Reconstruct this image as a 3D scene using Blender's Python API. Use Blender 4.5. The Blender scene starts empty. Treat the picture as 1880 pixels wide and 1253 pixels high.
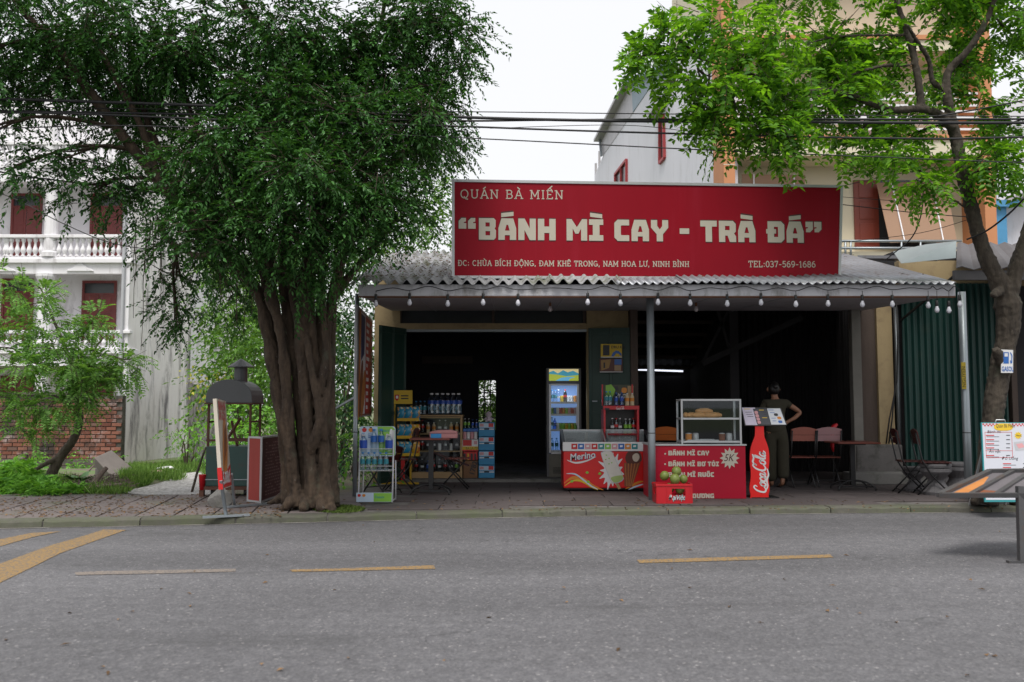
import bpy, bmesh, math, random, unicodedata
import numpy as np
from mathutils import Vector, Matrix
from mathutils.geometry import tessellate_polygon
random.seed(7)
RNG = np.random.default_rng(11)
sc = bpy.context.scene
COL = sc.collection
R = math.radians
# ------------------------------------------------------------------ camera, sky, sun
F = 1650.0; CX, CY = 940.0, 626.5; HORIZON = 745.0
CAMZ = 1.32; PZ = 0.08
PITCH = math.atan((HORIZON - CY) / F)
cd = bpy.data.cameras.new('camera'); cam = bpy.data.objects.new('camera', cd); COL.objects.link(cam)
cd.sensor_width = 36.0; cd.lens = F * 36.0 / 1880.0
cam.location = (0, 0, CAMZ); cam.rotation_euler = (math.pi / 2 + PITCH, 0, 0)
cd.clip_start = 0.1; cd.clip_end = 2000
cd.dof.use_dof = True; cd.dof.focus_distance = 11.9; cd.dof.aperture_fstop = 2.2
sc.camera = cam
SUN_EL, SUN_AZ = R(64), R(186)          # direction the sun stands in (azimuth from +Y towards +X)
w = bpy.data.worlds.new('World'); sc.world = w; w.use_nodes = True
nt = w.node_tree; bg = nt.nodes['Background']
sky = nt.nodes.new('ShaderNodeTexSky'); sky.sky_type = 'NISHITA'; sky.sun_disc = False
sky.sun_elevation = SUN_EL; sky.sun_rotation = SUN_AZ; sky.dust_density = 5.0; sky.air_density = 1.2
mx = nt.nodes.new('ShaderNodeMix'); mx.data_type = 'RGBA'; mx.inputs[0].default_value = 0.86
nt.links.new(sky.outputs[0], mx.inputs[6]); mx.inputs[7].default_value = (8.9, 8.9, 9.1, 1)
nt.links.new(mx.outputs[2], bg.inputs[0]); bg.inputs[1].default_value = 0.1
sd = bpy.data.lights.new('sun', 'SUN'); sd.energy = 2.7; sd.angle = R(22); sd.color = (1, .96, .9)
sun = bpy.data.objects.new('sun', sd); COL.objects.link(sun)
sdir = Vector((math.sin(SUN_AZ) * math.cos(SUN_EL), math.cos(SUN_AZ) * math.cos(SUN_EL), math.sin(SUN_EL)))
sun.rotation_euler = sdir.to_track_quat('Z', 'Y').to_euler()
vs = sc.view_settings; vs.view_transform = 'Standard'; vs.look = 'None'; vs.exposure = 0.3; vs.gamma = 1.0
sc.render.engine = 'CYCLES'
sc.cycles.use_denoising = True
sc.cycles.max_bounces = 8; sc.cycles.transparent_max_bounces = 24; sc.cycles.caustics_reflective = False; sc.cycles.caustics_refractive = False
# ------------------------------------------------------------------ pixel helpers (a pixel gives a direction only)
_fw = Vector((0, math.cos(PITCH), math.sin(PITCH))); _up = Vector((0, -math.sin(PITCH), math.cos(PITCH))); _rt = Vector((1, 0, 0))
CO = Vector((0, 0, CAMZ))
def ray(px, py): return _fw + _rt * ((px - CX) / F) + _up * ((CY - py) / F)
def at(px, py, Y):
    d = ray(px, py); return CO + d * (Y / d.y)
def gp(px, py, z=PZ):
    d = ray(px, py); return CO + d * ((z - CAMZ) / d.z)
def gx(px, Y): return at(px, 745, Y).x
def gz(py, Y): return at(940, py, Y).z
# ------------------------------------------------------------------ materials
MATS = {}
def _new(name):
    m = bpy.data.materials.new(name); m.use_nodes = True; MATS[name] = m
    return m, m.node_tree, m.node_tree.nodes['Principled BSDF']
def N(nt, t, **k):
    n = nt.nodes.new(t)
    for a, b in k.items(): setattr(n, a, b)
    return n
def mixc(nt, fac, a, b, bt='MIX'):
    m = N(nt, 'ShaderNodeMix', data_type='RGBA', blend_type=bt)
    for i, v in ((0, fac), (6, a), (7, b)):
        if hasattr(v, 'is_output') or isinstance(v, bpy.types.NodeSocket): nt.links.new(v, m.inputs[i])
        elif i == 0: m.inputs[0].default_value = v
        else: m.inputs[i].default_value = (*v[:3], 1)
    return m.outputs[2]
def noise(nt, scale, detail=4, rough=.6, vec=None, stretch=None):
    if vec is None: vec = N(nt, 'ShaderNodeTexCoord').outputs['Object']
    if stretch:
        mp = N(nt, 'ShaderNodeMapping'); mp.inputs['Scale'].default_value = stretch; nt.links.new(vec, mp.inputs[0]); vec = mp.outputs[0]
    n = N(nt, 'ShaderNodeTexNoise'); n.inputs['Scale'].default_value = scale; n.inputs['Detail'].default_value = detail; n.inputs['Roughness'].default_value = rough
    nt.links.new(vec, n.inputs['Vector']); return n.outputs['Fac']
def ramp(nt, fac, stops):
    r = N(nt, 'ShaderNodeValToRGB'); e = r.color_ramp.elements
    while len(e) < len(stops): e.new(.5)
    for el, (p, c) in zip(e, stops):
        el.position = p; el.color = (*c[:3], 1) if isinstance(c, (tuple, list)) else (c, c, c, 1)
    nt.links.new(fac, r.inputs[0]); return r.outputs[0]
def bump(nt, b, fac, strength=.3, dist=.01):
    n = N(nt, 'ShaderNodeBump'); n.inputs['Strength'].default_value = strength; n.inputs['Distance'].default_value = dist
    nt.links.new(fac, n.inputs['Height']); nt.links.new(n.outputs[0], b.inputs['Normal'])
def mat(name, col, rough=.6, var=.18, scale=6., bmp=0., bscale=60., metal=0., dirt=None, dirt_amt=.5, dscale=3., stretch=None, spec=.5, rnd=0.):
    if name in MATS: return MATS[name]
    m, nt, b = _new(name)
    lo = tuple(c * (1 - var) for c in col); hi = tuple(min(1, c * (1 + var)) for c in col)
    c = mixc(nt, noise(nt, scale, stretch=stretch), lo, hi)
    if dirt:
        f = ramp(nt, noise(nt, dscale, 6, .7, stretch=stretch), [(.62 - dirt_amt * .3, 0.), (.78 - dirt_amt * .2, 1.)])
        c = mixc(nt, f, c, dirt)
    if rnd:
        oi = N(nt, 'ShaderNodeObjectInfo')
        c = mixc(nt, 1., c, ramp(nt, oi.outputs['Random'], [(0, 1 - rnd), (1, 1.)]), 'MULTIPLY')
    nt.links.new(c, b.inputs['Base Color'])
    b.inputs['Roughness'].default_value = rough; b.inputs['Metallic'].default_value = metal
    b.inputs['Specular IOR Level'].default_value = spec
    if bmp: bump(nt, b, noise(nt, bscale, 5), bmp)
    return m
def emis(name, col, strength):
    if name in MATS: return MATS[name]
    m, nt, b = _new(name); b.inputs['Base Color'].default_value = (*col, 1)
    b.inputs['Emission Color'].default_value = (*col, 1); b.inputs['Emission Strength'].default_value = strength
    return m
def leafmat(name, dark, light, trans=.35, rough=.45, tcol=None):
    m, nt, b = _new(name)
    g = N(nt, 'ShaderNodeNewGeometry')
    c = ramp(nt, g.outputs['Random Per Island'], [(0, dark), (.75, light), (1, tuple(min(1, x * 1.35) for x in light))])
    nt.links.new(c, b.inputs['Base Color']); b.inputs['Roughness'].default_value = rough; b.inputs['Specular IOR Level'].default_value = .22
    t = N(nt, 'ShaderNodeBsdfTranslucent'); tc = mixc(nt, 1., c, tcol or (1.3, 1.25, .5), 'MULTIPLY'); nt.links.new(tc, t.inputs[0])
    ms = N(nt, 'ShaderNodeMixShader'); ms.inputs[0].default_value = trans
    nt.links.new(b.outputs[0], ms.inputs[1]); nt.links.new(t.outputs[0], ms.inputs[2])
    nt.links.new(ms.outputs[0], nt.nodes['Material Output'].inputs[0]); return m
def glassmat(name, tint=(.95, .97, .97), gloss=.12, rough=.03):
    m, nt, b = _new(name)
    t = N(nt, 'ShaderNodeBsdfTransparent'); t.inputs[0].default_value = (*tint, 1)
    g = N(nt, 'ShaderNodeBsdfGlossy'); g.inputs['Roughness'].default_value = rough; g.inputs[0].default_value = (.9, .95, 1, 1)
    fr = N(nt, 'ShaderNodeLayerWeight'); fr.inputs[0].default_value = .35
    ma = N(nt, 'ShaderNodeMath', operation='MULTIPLY_ADD'); ma.inputs[1].default_value = .25; ma.inputs[2].default_value = gloss; nt.links.new(fr.outputs['Fresnel'], ma.inputs[0])
    ms = N(nt, 'ShaderNodeMixShader'); nt.links.new(ma.outputs[0], ms.inputs[0]); nt.links.new(t.outputs[0], ms.inputs[1]); nt.links.new(g.outputs[0], ms.inputs[2])
    nt.links.new(ms.outputs[0], nt.nodes['Material Output'].inputs[0]); return m
def special_mats():
    # asphalt: worn pale aggregate
    m, nt, b = _new('asphalt'); tc = N(nt, 'ShaderNodeTexCoord').outputs['Object']
    big = noise(nt, .35, 5, .6, tc); mid = noise(nt, 9, 5, .7, tc)
    v = N(nt, 'ShaderNodeTexVoronoi'); v.inputs['Scale'].default_value = 70; nt.links.new(tc, v.inputs['Vector'])
    sp = ramp(nt, v.outputs['Color'], [(.0, (.072, .071, .077)), (.55, (.108, .107, .115)), (.86, (.135, .133, .140)), (.97, (.27, .26, .262))])
    c = mixc(nt, 1., sp, ramp(nt, big, [(.3, .86), (.7, 1.14)]), 'MULTIPLY'); c = mixc(nt, 1., c, ramp(nt, mid, [(.25, .78), (.75, 1.2)]), 'MULTIPLY')
    st = ramp(nt, noise(nt, 1.3, 6, .75, tc, (.25, 1, 1)), [(.56, 0.), (.72, .6)]); c = mixc(nt, st, c, (.05, .05, .052))
    ln = ramp(nt, noise(nt, .55, 3, .5, tc, (.06, 1, 1)), [(.38, .82), (.5, 1.0), (.62, 1.16)]); c = mixc(nt, 1., c, ln, 'MULTIPLY')
    v3 = N(nt, 'ShaderNodeTexVoronoi', feature='DISTANCE_TO_EDGE'); v3.inputs['Scale'].default_value = .45
    wv = N(nt, 'ShaderNodeVectorMath', operation='ADD'); nn3 = N(nt, 'ShaderNodeTexNoise'); nn3.inputs['Scale'].default_value = 1.8; nn3.inputs['Detail'].default_value = 6; nt.links.new(tc, nn3.inputs['Vector']); nt.links.new(tc, wv.inputs[0]); nt.links.new(nn3.outputs['Color'], wv.inputs[1]); nt.links.new(wv.outputs[0], v3.inputs['Vector'])
    ck = ramp(nt, v3.outputs['Distance'], [(.0, .75), (.006, .0)]); ckm = mixc(nt, 1., ck, ramp(nt, noise(nt, .7, 4, .6, tc), [(.5, 0.), (.6, 1.)]), 'MULTIPLY'); c = mixc(nt, ckm, c, (.03, .03, .032))
    v2 = N(nt, 'ShaderNodeTexVoronoi'); v2.inputs['Scale'].default_value = 22; nt.links.new(tc, v2.inputs['Vector'])
    lp = ramp(nt, v2.outputs['Distance'], [(.0, 1.), (.10, 1.), (.14, 0.)]); sel = ramp(nt, v2.outputs['Color'], [(.86, 0.), (.90, .5)])
    lpm = mixc(nt, 1., lp, sel, 'MULTIPLY'); c = mixc(nt, lpm, c, (.30, .29, .29))
    nt.links.new(c, b.inputs['Base Color']); b.inputs['Roughness'].default_value = .82
    bump(nt, b, v.outputs['Distance'], .4, .005)
    # road paint, worn through
    for nm, pc in (('paint_yellow', (.30, .185, .065)), ('paint_faded', (.24, .20, .17))):
        m, nt, b = _new(nm); f = ramp(nt, noise(nt, 38, 5, .8), [(.41, 1.), (.52, 0.)])
        c = mixc(nt, noise(nt, 3), tuple(x * .8 for x in pc), pc); c = mixc(nt, f, c, (.10, .098, .10)); nt.links.new(c, b.inputs['Base Color']); b.inputs['Roughness'].default_value = .8
    # weathered lime wall: vertical black streaks
    m, nt, b = _new('weathered_wall'); tc = N(nt, 'ShaderNodeTexCoord').outputs['Object']
    s1 = ramp(nt, noise(nt, 1.6, 8, .7, tc, (1.3, 1.3, .2)), [(.50, 0.), (.64, .9)]); s2 = ramp(nt, noise(nt, 5, 6, .7, tc, (1, 1, .12)), [(.5, 0.), (.75, .5)])
    c = mixc(nt, noise(nt, 1.2, 5, .6, tc), (.74, .72, .71), (.88, .86, .86)); c = mixc(nt, s2, c, (.45, .40, .38)); c = mixc(nt, s1, c, (.13, .12, .13))
    c = mixc(nt, ramp(nt, noise(nt, .9, 8, .75, tc, (1, 1, .6)), [(.56, 0.), (.68, .7)]), c, (.30, .28, .28)); nt.links.new(c, b.inputs['Base Color']); b.inputs['Roughness'].default_value = .9; bump(nt, b, noise(nt, 14, 6), .3, .01)
    # mouldy brick wall mortar/footing
    mat('mortar', (.13, .11, .10), .95, .4, 4, .6, 30, dirt=(.035, .04, .03), dirt_amt=.6)
    # bricks
    m, nt, b = _new('brick'); tc = N(nt, 'ShaderNodeTexCoord'); oi = N(nt, 'ShaderNodeObjectInfo'); g = N(nt, 'ShaderNodeNewGeometry')
    c = ramp(nt, oi.outputs['Random'], [(0, (.13, .045, .03)), (.4, (.22, .085, .055)), (.75, (.28, .12, .085)), (1, (.14, .085, .07))])
    c = mixc(nt, ramp(nt, noise(nt, 1.1, 6, .7, g.outputs['Position']), [(.46, 0.), (.60, .95)]), c, (.035, .032, .028))
    c = mixc(nt, ramp(nt, noise(nt, 2.3, 6, .7, g.outputs['Position']), [(.56, 0.), (.7, .7)]), c, (.48, .42, .42))
    nt.links.new(c, b.inputs['Base Color']); b.inputs['Roughness'].default_value = .92; bump(nt, b, noise(nt, 40, 4), .5)
    # pavers
    for nm, a, bb, moss in (('paver', (.12, .098, .095), (.185, .157, .153), .45), ('apron_slab', (.065, .053, .053), (.10, .083, .083), .25), ('kerb_stone', (.055, .053, .043), (.135, .13, .108), .95)):
        m, nt, b = _new(nm); g = N(nt, 'ShaderNodeNewGeometry').outputs['Position']; oi = N(nt, 'ShaderNodeObjectInfo')
        c = mixc(nt, noise(nt, 7, 6, .7, g), a, bb); c = mixc(nt, 1., c, ramp(nt, oi.outputs['Random'], [(0, .78), (1, 1.12)]), 'MULTIPLY')
        c = mixc(nt, ramp(nt, noise(nt, 1.5, 7, .75, g), [(.62 - moss * .2, 0.), (.78 - moss * .15, .85)]), c, (.075, .09, .045) if moss > .3 else (.08, .075, .065))
        c = mixc(nt, ramp(nt, noise(nt, 4, 7, .8, g), [(.58, 0.), (.75, .8)]), c, (.07, .06, .055))
        nt.links.new(c, b.inputs['Base Color']); b.inputs['Roughness'].default_value = .88; bump(nt, b, noise(nt, 35, 6, .7, g), .5)
    # bark
    for nm, a, bb in (('bark_banyan', (.016, .010, .007), (.105, .072, .047)), ('bark_right', (.017, .013, .010), (.085, .068, .05)), ('bark_small', (.05, .04, .03), (.16, .13, .10))):
        m, nt, b = _new(nm); tc = N(nt, 'ShaderNodeTexCoord').outputs['Object']
        n1 = noise(nt, 7, 8, .72, tc, (1.6, 1.6, .35)); n2 = noise(nt, 3, 6, .7, tc)
        c = mixc(nt, ramp(nt, n1, [(.3, 0.), (.7, 1.)]), a, bb); c = mixc(nt, ramp(nt, n2, [(.56, 0.), (.7, .7)]), c, (.07, .075, .05)); c = mixc(nt, ramp(nt, noise(nt, 9, 5, .7, tc), [(.64, 0.), (.70, .7)]), c, (.19, .165, .135))
        nt.links.new(c, b.inputs['Base Color']); b.inputs['Roughness'].default_value = .92; bump(nt, b, n1, .9, .03)
    # fibre-cement roof with moss
    m, nt, b = _new('roof_cement'); tc = N(nt, 'ShaderNodeNewGeometry').outputs['Position']
    c = mixc(nt, noise(nt, 6, 6, .7, tc), (.22, .22, .23), (.46, .46, .48)); c = mixc(nt, ramp(nt, noise(nt, 2.2, 7, .75, tc), [(.48, 0.), (.62, .9)]), c, (.10, .11, .06)); c = mixc(nt, ramp(nt, noise(nt, 9, 5, .7, tc), [(.6, 0.), (.68, .9)]), c, (.045, .04, .035))
    nt.links.new(c, b.inputs['Base Color']); b.inputs['Roughness'].default_value = .75; bump(nt, b, noise(nt, 30, 5, .6, tc), .4)
    # earth, gravel
    m, nt, b = _new('earth'); tc = N(nt, 'ShaderNodeNewGeometry').outputs['Position']
    c = mixc(nt, noise(nt, 4, 7, .75, tc), (.085, .07, .052), (.19, .165, .13)); c = mixc(nt, ramp(nt, noise(nt, .8, 5, .6, tc), [(.45, 0.), (.58, .9)]), c, (.10, .17, .045))
    nt.links.new(c, b.inputs['Base Color']); b.inputs['Roughness'].default_value = .95; bump(nt, b, noise(nt, 12, 6, .7, tc), .7, .03)
    m, nt, b = _new('gravel'); tc = N(nt, 'ShaderNodeNewGeometry').outputs['Position']
    v = N(nt, 'ShaderNodeTexVoronoi'); v.inputs['Scale'].default_value = 26; nt.links.new(tc, v.inputs['Vector'])
    c = ramp(nt, v.outputs['Color'], [(0, (.22, .21, .20)), (.5, (.40, .39, .38)), (1, (.58, .57, .56))]); nt.links.new(c, b.inputs['Base Color']); b.inputs['Roughness'].default_value = .9; bump(nt, b, v.outputs['Distance'], .8, .03)
special_mats()
# ------------------------------------------------------------------ mesh builder (world coordinates)
W = {}
class MB:
    def __init__(s): s.v = []; s.f = []
    def add(s, v, f):
        o = len(s.v); s.v += [Vector(x) for x in v]; s.f += [tuple(i + o for i in q) for q in f]; return s
    def box(s, c, d, rot=None):
        c = Vector(c); d = Vector(d) / 2; vs = []
        for x in (-1, 1):
            for y in (-1, 1):
                for z in (-1, 1):
                    p = Vector((x * d.x, y * d.y, z * d.z)); vs.append(c + (rot @ p if rot else p))
        return s.add(vs, [(0, 1, 3, 2), (4, 6, 7, 5), (0, 4, 5, 1), (2, 3, 7, 6), (0, 2, 6, 4), (1, 5, 7, 3)])
    def b6(s, x0, x1, y0, y1, z0, z1): return s.box(((x0 + x1) / 2, (y0 + y1) / 2, (z0 + z1) / 2), (abs(x1 - x0), abs(y1 - y0), abs(z1 - z0)))
    def bar(s, p0, p1, wd, th=None, up=(0, 0, 1)):
        p0, p1 = Vector(p0), Vector(p1); th = th or wd; d = p1 - p0; L = d.length; d.normalize(); up = Vector(up)
        if abs(d.dot(up)) > .98: up = Vector((0, 1, 0))
        a = d.cross(up).normalized(); b = a.cross(d).normalized()
        return s.box((p0 + p1) / 2, (L, wd, th), Matrix((d, a, b)).transposed())
    def tube(s, pts, r, n=8, cap=True):
        pts = [Vector(p) for p in pts]; m = len(pts); rs = r if isinstance(r, (list, tuple)) else [r] * m; vs = []; a = None
        for i, p in enumerate(pts):
            d = (pts[min(i + 1, m - 1)] - pts[max(i - 1, 0)]).normalized()
            if a is None: a = d.orthogonal().normalized()
            a = (a - d * a.dot(d)).normalized(); b = d.cross(a)
            vs += [p + (a * math.cos(t) + b * math.sin(t)) * rs[i] for t in [2 * math.pi * k / n for k in range(n)]]
        fs = [(i * n + k, i * n + (k + 1) % n, (i + 1) * n + (k + 1) % n, (i + 1) * n + k) for i in range(m - 1) for k in range(n)]
        if cap: fs += [tuple(range(n))[::-1], tuple(range((m - 1) * n, m * n))]
        return s.add(vs, fs)
    def lathe(s, prof, n=16, c=(0, 0, 0), M=None):
        c = Vector(c); vs = []
        for r, z in prof:
            for k in range(n):
                t = 2 * math.pi * k / n; p = Vector((r * math.cos(t), r * math.sin(t), z)); vs.append(c + (M @ p if M else p))
        m = len(prof)
        fs = [(i * n + k, i * n + (k + 1) % n, (i + 1) * n + (k + 1) % n, (i + 1) * n + k) for i in range(m - 1) for k in range(n)]
        fs += [tuple(range(n))[::-1], tuple(range((m - 1) * n, m * n))]
        return s.add(vs, fs)
    def quad(s, *p): return s.add(p, [tuple(range(len(p)))])
    def prism(s, pts, ext):
        n = len(pts); ext = Vector(ext); pts = [Vector(p) for p in pts]
        return s.add(pts + [p + ext for p in pts], [tuple(range(n))[::-1], tuple(range(n, 2 * n))] + [(i, (i + 1) % n, (i + 1) % n + n, i + n) for i in range(n)])
    def loops(s, loops3):
        """filled polygon with holes; loops of 3-D points in one plane"""
        vs = [Vector(p) for l in loops3 for p in l]; t = tessellate_polygon([[Vector(p) for p in l] for l in loops3]); return s.add(vs, [tuple(q) for q in t])
    def build(s, name, m, parent=None, smooth=False, bevel=0, fix=True, segs=2):
        me = bpy.data.meshes.new(name); M = W.get(parent.name) if parent else None
        vs = s.v
        if M is not None: Mi = M.inverted(); vs = [Mi @ v for v in vs]
        me.from_pydata([tuple(v) for v in vs], [], s.f)
        if fix:
            bm = bmesh.new(); bm.from_mesh(me); bmesh.ops.recalc_face_normals(bm, faces=bm.faces); bm.to_mesh(me); bm.free()
        return link(name, me, m, parent, smooth, bevel, segs)
def link(name, me, m, parent=None, smooth=False, bevel=0, segs=2):
    if m: me.materials.append(MATS[m] if isinstance(m, str) else m)
    if smooth: me.polygons.foreach_set('use_smooth', [True] * len(me.polygons))
    o = bpy.data.objects.new(name, me); COL.objects.link(o)
    if parent: o.parent = parent; W[o.name] = W[parent.name]
    else: W[o.name] = Matrix.Identity(4)
    if bevel:
        b = o.modifiers.new('bevel', 'BEVEL'); b.width = bevel; b.segments = segs; b.limit_method = 'ANGLE'
    return o
def tag(o, label, cat, group=None, kind=None):
    if label: o['label'] = label
    if cat: o['category'] = cat
    if group: o['group'] = group
    if kind: o['kind'] = kind
    return o
def thing(name, label, cat, loc, rz=0, group=None):
    o = bpy.data.objects.new(name, None); COL.objects.link(o); o.location = loc; o.rotation_euler = (0, 0, rz); o.empty_display_size = .1
    W[o.name] = Matrix.Translation(Vector(loc)) @ Matrix.Rotation(rz, 4, 'Z'); return tag(o, label, cat, group)
def kids(o): return [c for c in bpy.data.objects if c.parent == o]
def dup(o, loc, rz=0, label=None, parent=None, scale=None):
    """copy of a thing with its parts and sub-parts"""
    cache = KIDS.setdefault(o.name, None)
    if cache is None: KIDS[o.name] = cache = [(c, kids(c)) for c in kids(o)]
    r = o.copy(); COL.objects.link(r); r.location = loc; r.rotation_euler = (0, 0, rz)
    if scale: r.scale = (scale,) * 3 if not isinstance(scale, tuple) else scale
    W[r.name] = Matrix.Translation(Vector(loc)) @ Matrix.Rotation(rz, 4, 'Z')
    if label: r['label'] = label
    for c, gs in cache:
        d = c.copy(); COL.objects.link(d); d.parent = r
        for g in gs:
            e = g.copy(); COL.objects.link(e); e.parent = d
    return r
KIDS = {}
ORD = ['first', 'second', 'third', 'fourth', 'fifth', 'sixth', 'seventh', 'eighth', 'ninth', 'tenth', 'eleventh', 'twelfth']
def struct(o): o['kind'] = 'structure'; return o
# ------------------------------------------------------------------ flat print on planes
class Plane:
    def __init__(s, o, u, v):
        s.o = Vector(o); s.u = Vector(u).normalized(); v = Vector(v); s.v = (v - s.u * v.dot(s.u)).normalized(); s.n = s.u.cross(s.v)
        if s.n.dot(CO - s.o) < 0: s.n = -s.n
    def P(s, a, b, h=0.): return s.o + s.u * a + s.v * b + s.n * h
    def uv(s, px, py):
        d = ray(px, py); t = (s.o - CO).dot(s.n) / d.dot(s.n); q = CO + d * t - s.o; return q.dot(s.u), q.dot(s.v)
    def px(s, px, py, h=0.): return s.P(*s.uv(px, py), h)
def smooth2(pts, n=6, closed=False):
    out = []; m = len(pts); rng = range(m) if closed else range(m - 1)
    for i in rng:
        g = (lambda k: pts[k % m]) if closed else (lambda k: pts[max(0, min(m - 1, k))])
        p0, p1, p2, p3 = g(i - 1), g(i), g(i + 1), g(i + 2)
        for k in range(n):
            t = k / n; out.append(tuple(.5 * (2 * b + (c - a) * t + (2 * a - 5 * b + 4 * c - d) * t * t + (3 * b - a - 3 * c + d) * t ** 3) for a, b, c, d in zip(p0, p1, p2, p3)))
    if not closed: out.append(tuple(pts[-1]))
    return out
def poly_px(pl, pts, m, name, parent, h, smooth=False):
    if smooth: pts = smooth2(pts, 5, True)
    mb = MB(); mb.loops([[pl.px(x, y, h) for x, y in pts]]); return mb.build(name, m, parent, fix=False)
def strokes(mb, pl, lines, o, sc_, th, h0=.003, slant=0., wfun=None):
    """lines: list of 2-D polylines in glyph units -> thick strokes lying on the plane"""
    k = 0
    for ln in lines:
        for i in range(len(ln) - 1):
            (x0, y0), (x1, y1) = ln[i], ln[i + 1]; dx, dy = x1 - x0, y1 - y0; L = math.hypot(dx, dy)
            if L < 1e-6: continue
            dx /= L; dy /= L; e = th * .32; t0 = t1 = th / 2
            if wfun: t0 = th / 2 * wfun(i / len(ln)); t1 = th / 2 * wfun((i + 1) / len(ln))
            q = [(x0 - dx * e - dy * t0, y0 - dy * e + dx * t0), (x0 - dx * e + dy * t0, y0 - dy * e - dx * t0), (x1 + dx * e + dy * t1, y1 + dy * e - dx * t1), (x1 + dx * e - dy * t1, y1 + dy * e + dx * t1)]
            hh = h0 + .00025 * (k % 4); k += 1
            mb.quad(*[pl.P(o[0] + (a + slant * b) * sc_, o[1] + b * sc_, hh) for a, b in q])
    return mb
def arc(cx, cy, rx, ry, a0, a1, n=10): return [(cx + rx * math.cos(R(a0 + (a1 - a0) * i / n)), cy + ry * math.sin(R(a0 + (a1 - a0) * i / n))) for i in range(n + 1)]
SLAB = {
 'A': (.86, [[(.08, 0), (.40, 1), (.46, 1), (.78, 0)], [(.2, .36), (.66, .36)]], [(.08, 0), (.78, 0)]),
 'B': (.78, [[(.14, 0), (.14, 1)], [(.04, 1), (.42, 1)] + arc(.42, .76, .22, .24, 90, -90), [(.14, .52), (.42, .52)], [(.04, 0), (.44, 0)], arc(.44, .26, .25, .26, -90, 90)], []),
 'C': (.82, [arc(.43, .5, .36, .5, 48, 312, 14)], []), 'D': (.86, [[(.14, 0), (.14, 1)], [(.04, 1), (.36, 1)] + arc(.36, .5, .4, .5, 90, -90, 12) + [(.04, 0)]], []),
 'E': (.74, [[(.14, 0), (.14, 1)], [(.04, 1), (.64, 1), (.64, .82)], [(.14, .52), (.5, .52)], [(.04, 0), (.66, 0), (.66, .18)]], []),
 'G': (.88, [arc(.44, .5, .37, .5, 48, 330, 14), [(.5, .42), (.8, .42), (.8, .08)]], []), 'H': (.9, [[(.16, 0), (.16, 1)], [(.74, 0), (.74, 1)], [(.16, .52), (.74, .52)]], [(.16, 0), (.16, 1), (.74, 0), (.74, 1)]),
 'I': (.36, [[(.18, 0), (.18, 1)]], [(.18, 0), (.18, 1)]), 'K': (.82, [[(.16, 0), (.16, 1)], [(.66, 1), (.18, .45)], [(.32, .6), (.68, 0)]], [(.16, 0), (.16, 1), (.68, 0), (.66, 1)]),
 'L': (.7, [[(.16, 0), (.16, 1)], [(.04, 0), (.62, 0), (.62, .22)]], [(.16, 1)]), 'M': (1.06, [[(.16, 0), (.16, 1), (.53, .25), (.9, 1), (.9, 0)]], [(.16, 0), (.9, 0), (.12, 1), (.94, 1)]),
 'N': (.92, [[(.16, 0), (.16, 1), (.76, 0), (.76, 1)]], [(.16, 0), (.12, 1), (.76, 1)]), 'O': (.92, [arc(.46, .5, .38, .5, 0, 360, 18)], []), 'Q': (.92, [arc(.46, .5, .38, .5, 0, 360, 18), [(.42, .18), (.6, -.1), (.82, -.14)]], []),
 'R': (.82, [[(.14, 0), (.14, 1)], [(.04, 1), (.42, 1)] + arc(.42, .74, .24, .26, 90, -90), [(.42, .48), (.14, .48)], [(.42, .48), (.68, 0)]], [(.14, 0), (.7, 0)]),
 'T': (.8, [[(.4, 0), (.4, 1)], [(.06, .78), (.06, 1), (.74, 1), (.74, .78)]], [(.4, 0)]), 'U': (.9, [[(.16, 1), (.16, .3)] + arc(.45, .3, .29, .3, 180, 360) + [(.74, 1)]], [(.16, 1), (.74, 1)]),
 '0': (.66, [arc(.33, .5, .27, .5, 0, 360, 16)], []), '1': (.5, [[(.08, .84), (.26, 1), (.26, 0)]], [(.26, 0)]), '3': (.64, [arc(.28, .75, .25, .25, 140, -90), arc(.28, .26, .29, .26, 90, -140)], []),
 '5': (.64, [[(.54, 1), (.14, 1), (.11, .55)], arc(.29, .32, .28, .32, 130, -140)], []), '6': (.66, [arc(.33, .31, .27, .31, 0, 360, 14), [(.07, .4), (.12, .72), (.3, .94), (.5, 1)]], []),
 '7': (.62, [[(.07, .84), (.07, 1), (.56, 1), (.22, 0)]], []), '8': (.66, [arc(.33, .75, .23, .25, 0, 360, 12), arc(.33, .26, .27, .26, 0, 360, 12)], []), '9': (.66, [arc(.33, .69, .27, .31, 0, 360, 14), [(.59, .6), (.54, .28), (.36, .06), (.16, 0)]], []),
 ':': (.3, [[(.15, .05), (.15, .16)], [(.15, .55), (.15, .66)]], []), ',': (.3, [[(.17, .1), (.1, -.16)]], []), '-': (.5, [[(.08, .42), (.42, .42)]], []), '.': (.28, [[(.13, .0), (.13, .1)]], []), ' ': (.42, [], [])}
ACC = {'\u0301': [[(-.12, 1.14), (.12, 1.36)]], '\u0300': [[(-.12, 1.36), (.12, 1.14)]], '\u0302': [[(-.2, 1.12), (0, 1.3), (.2, 1.12)]], '\u0323': [[(0, -.2), (0, -.3)]], '\u031b': [[(.3, .95), (.44, 1.02), (.44, 1.2)]], '\u0309': [[(-.08, 1.34), (.08, 1.36), (.06, 1.22), (0, 1.12)]]}
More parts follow.
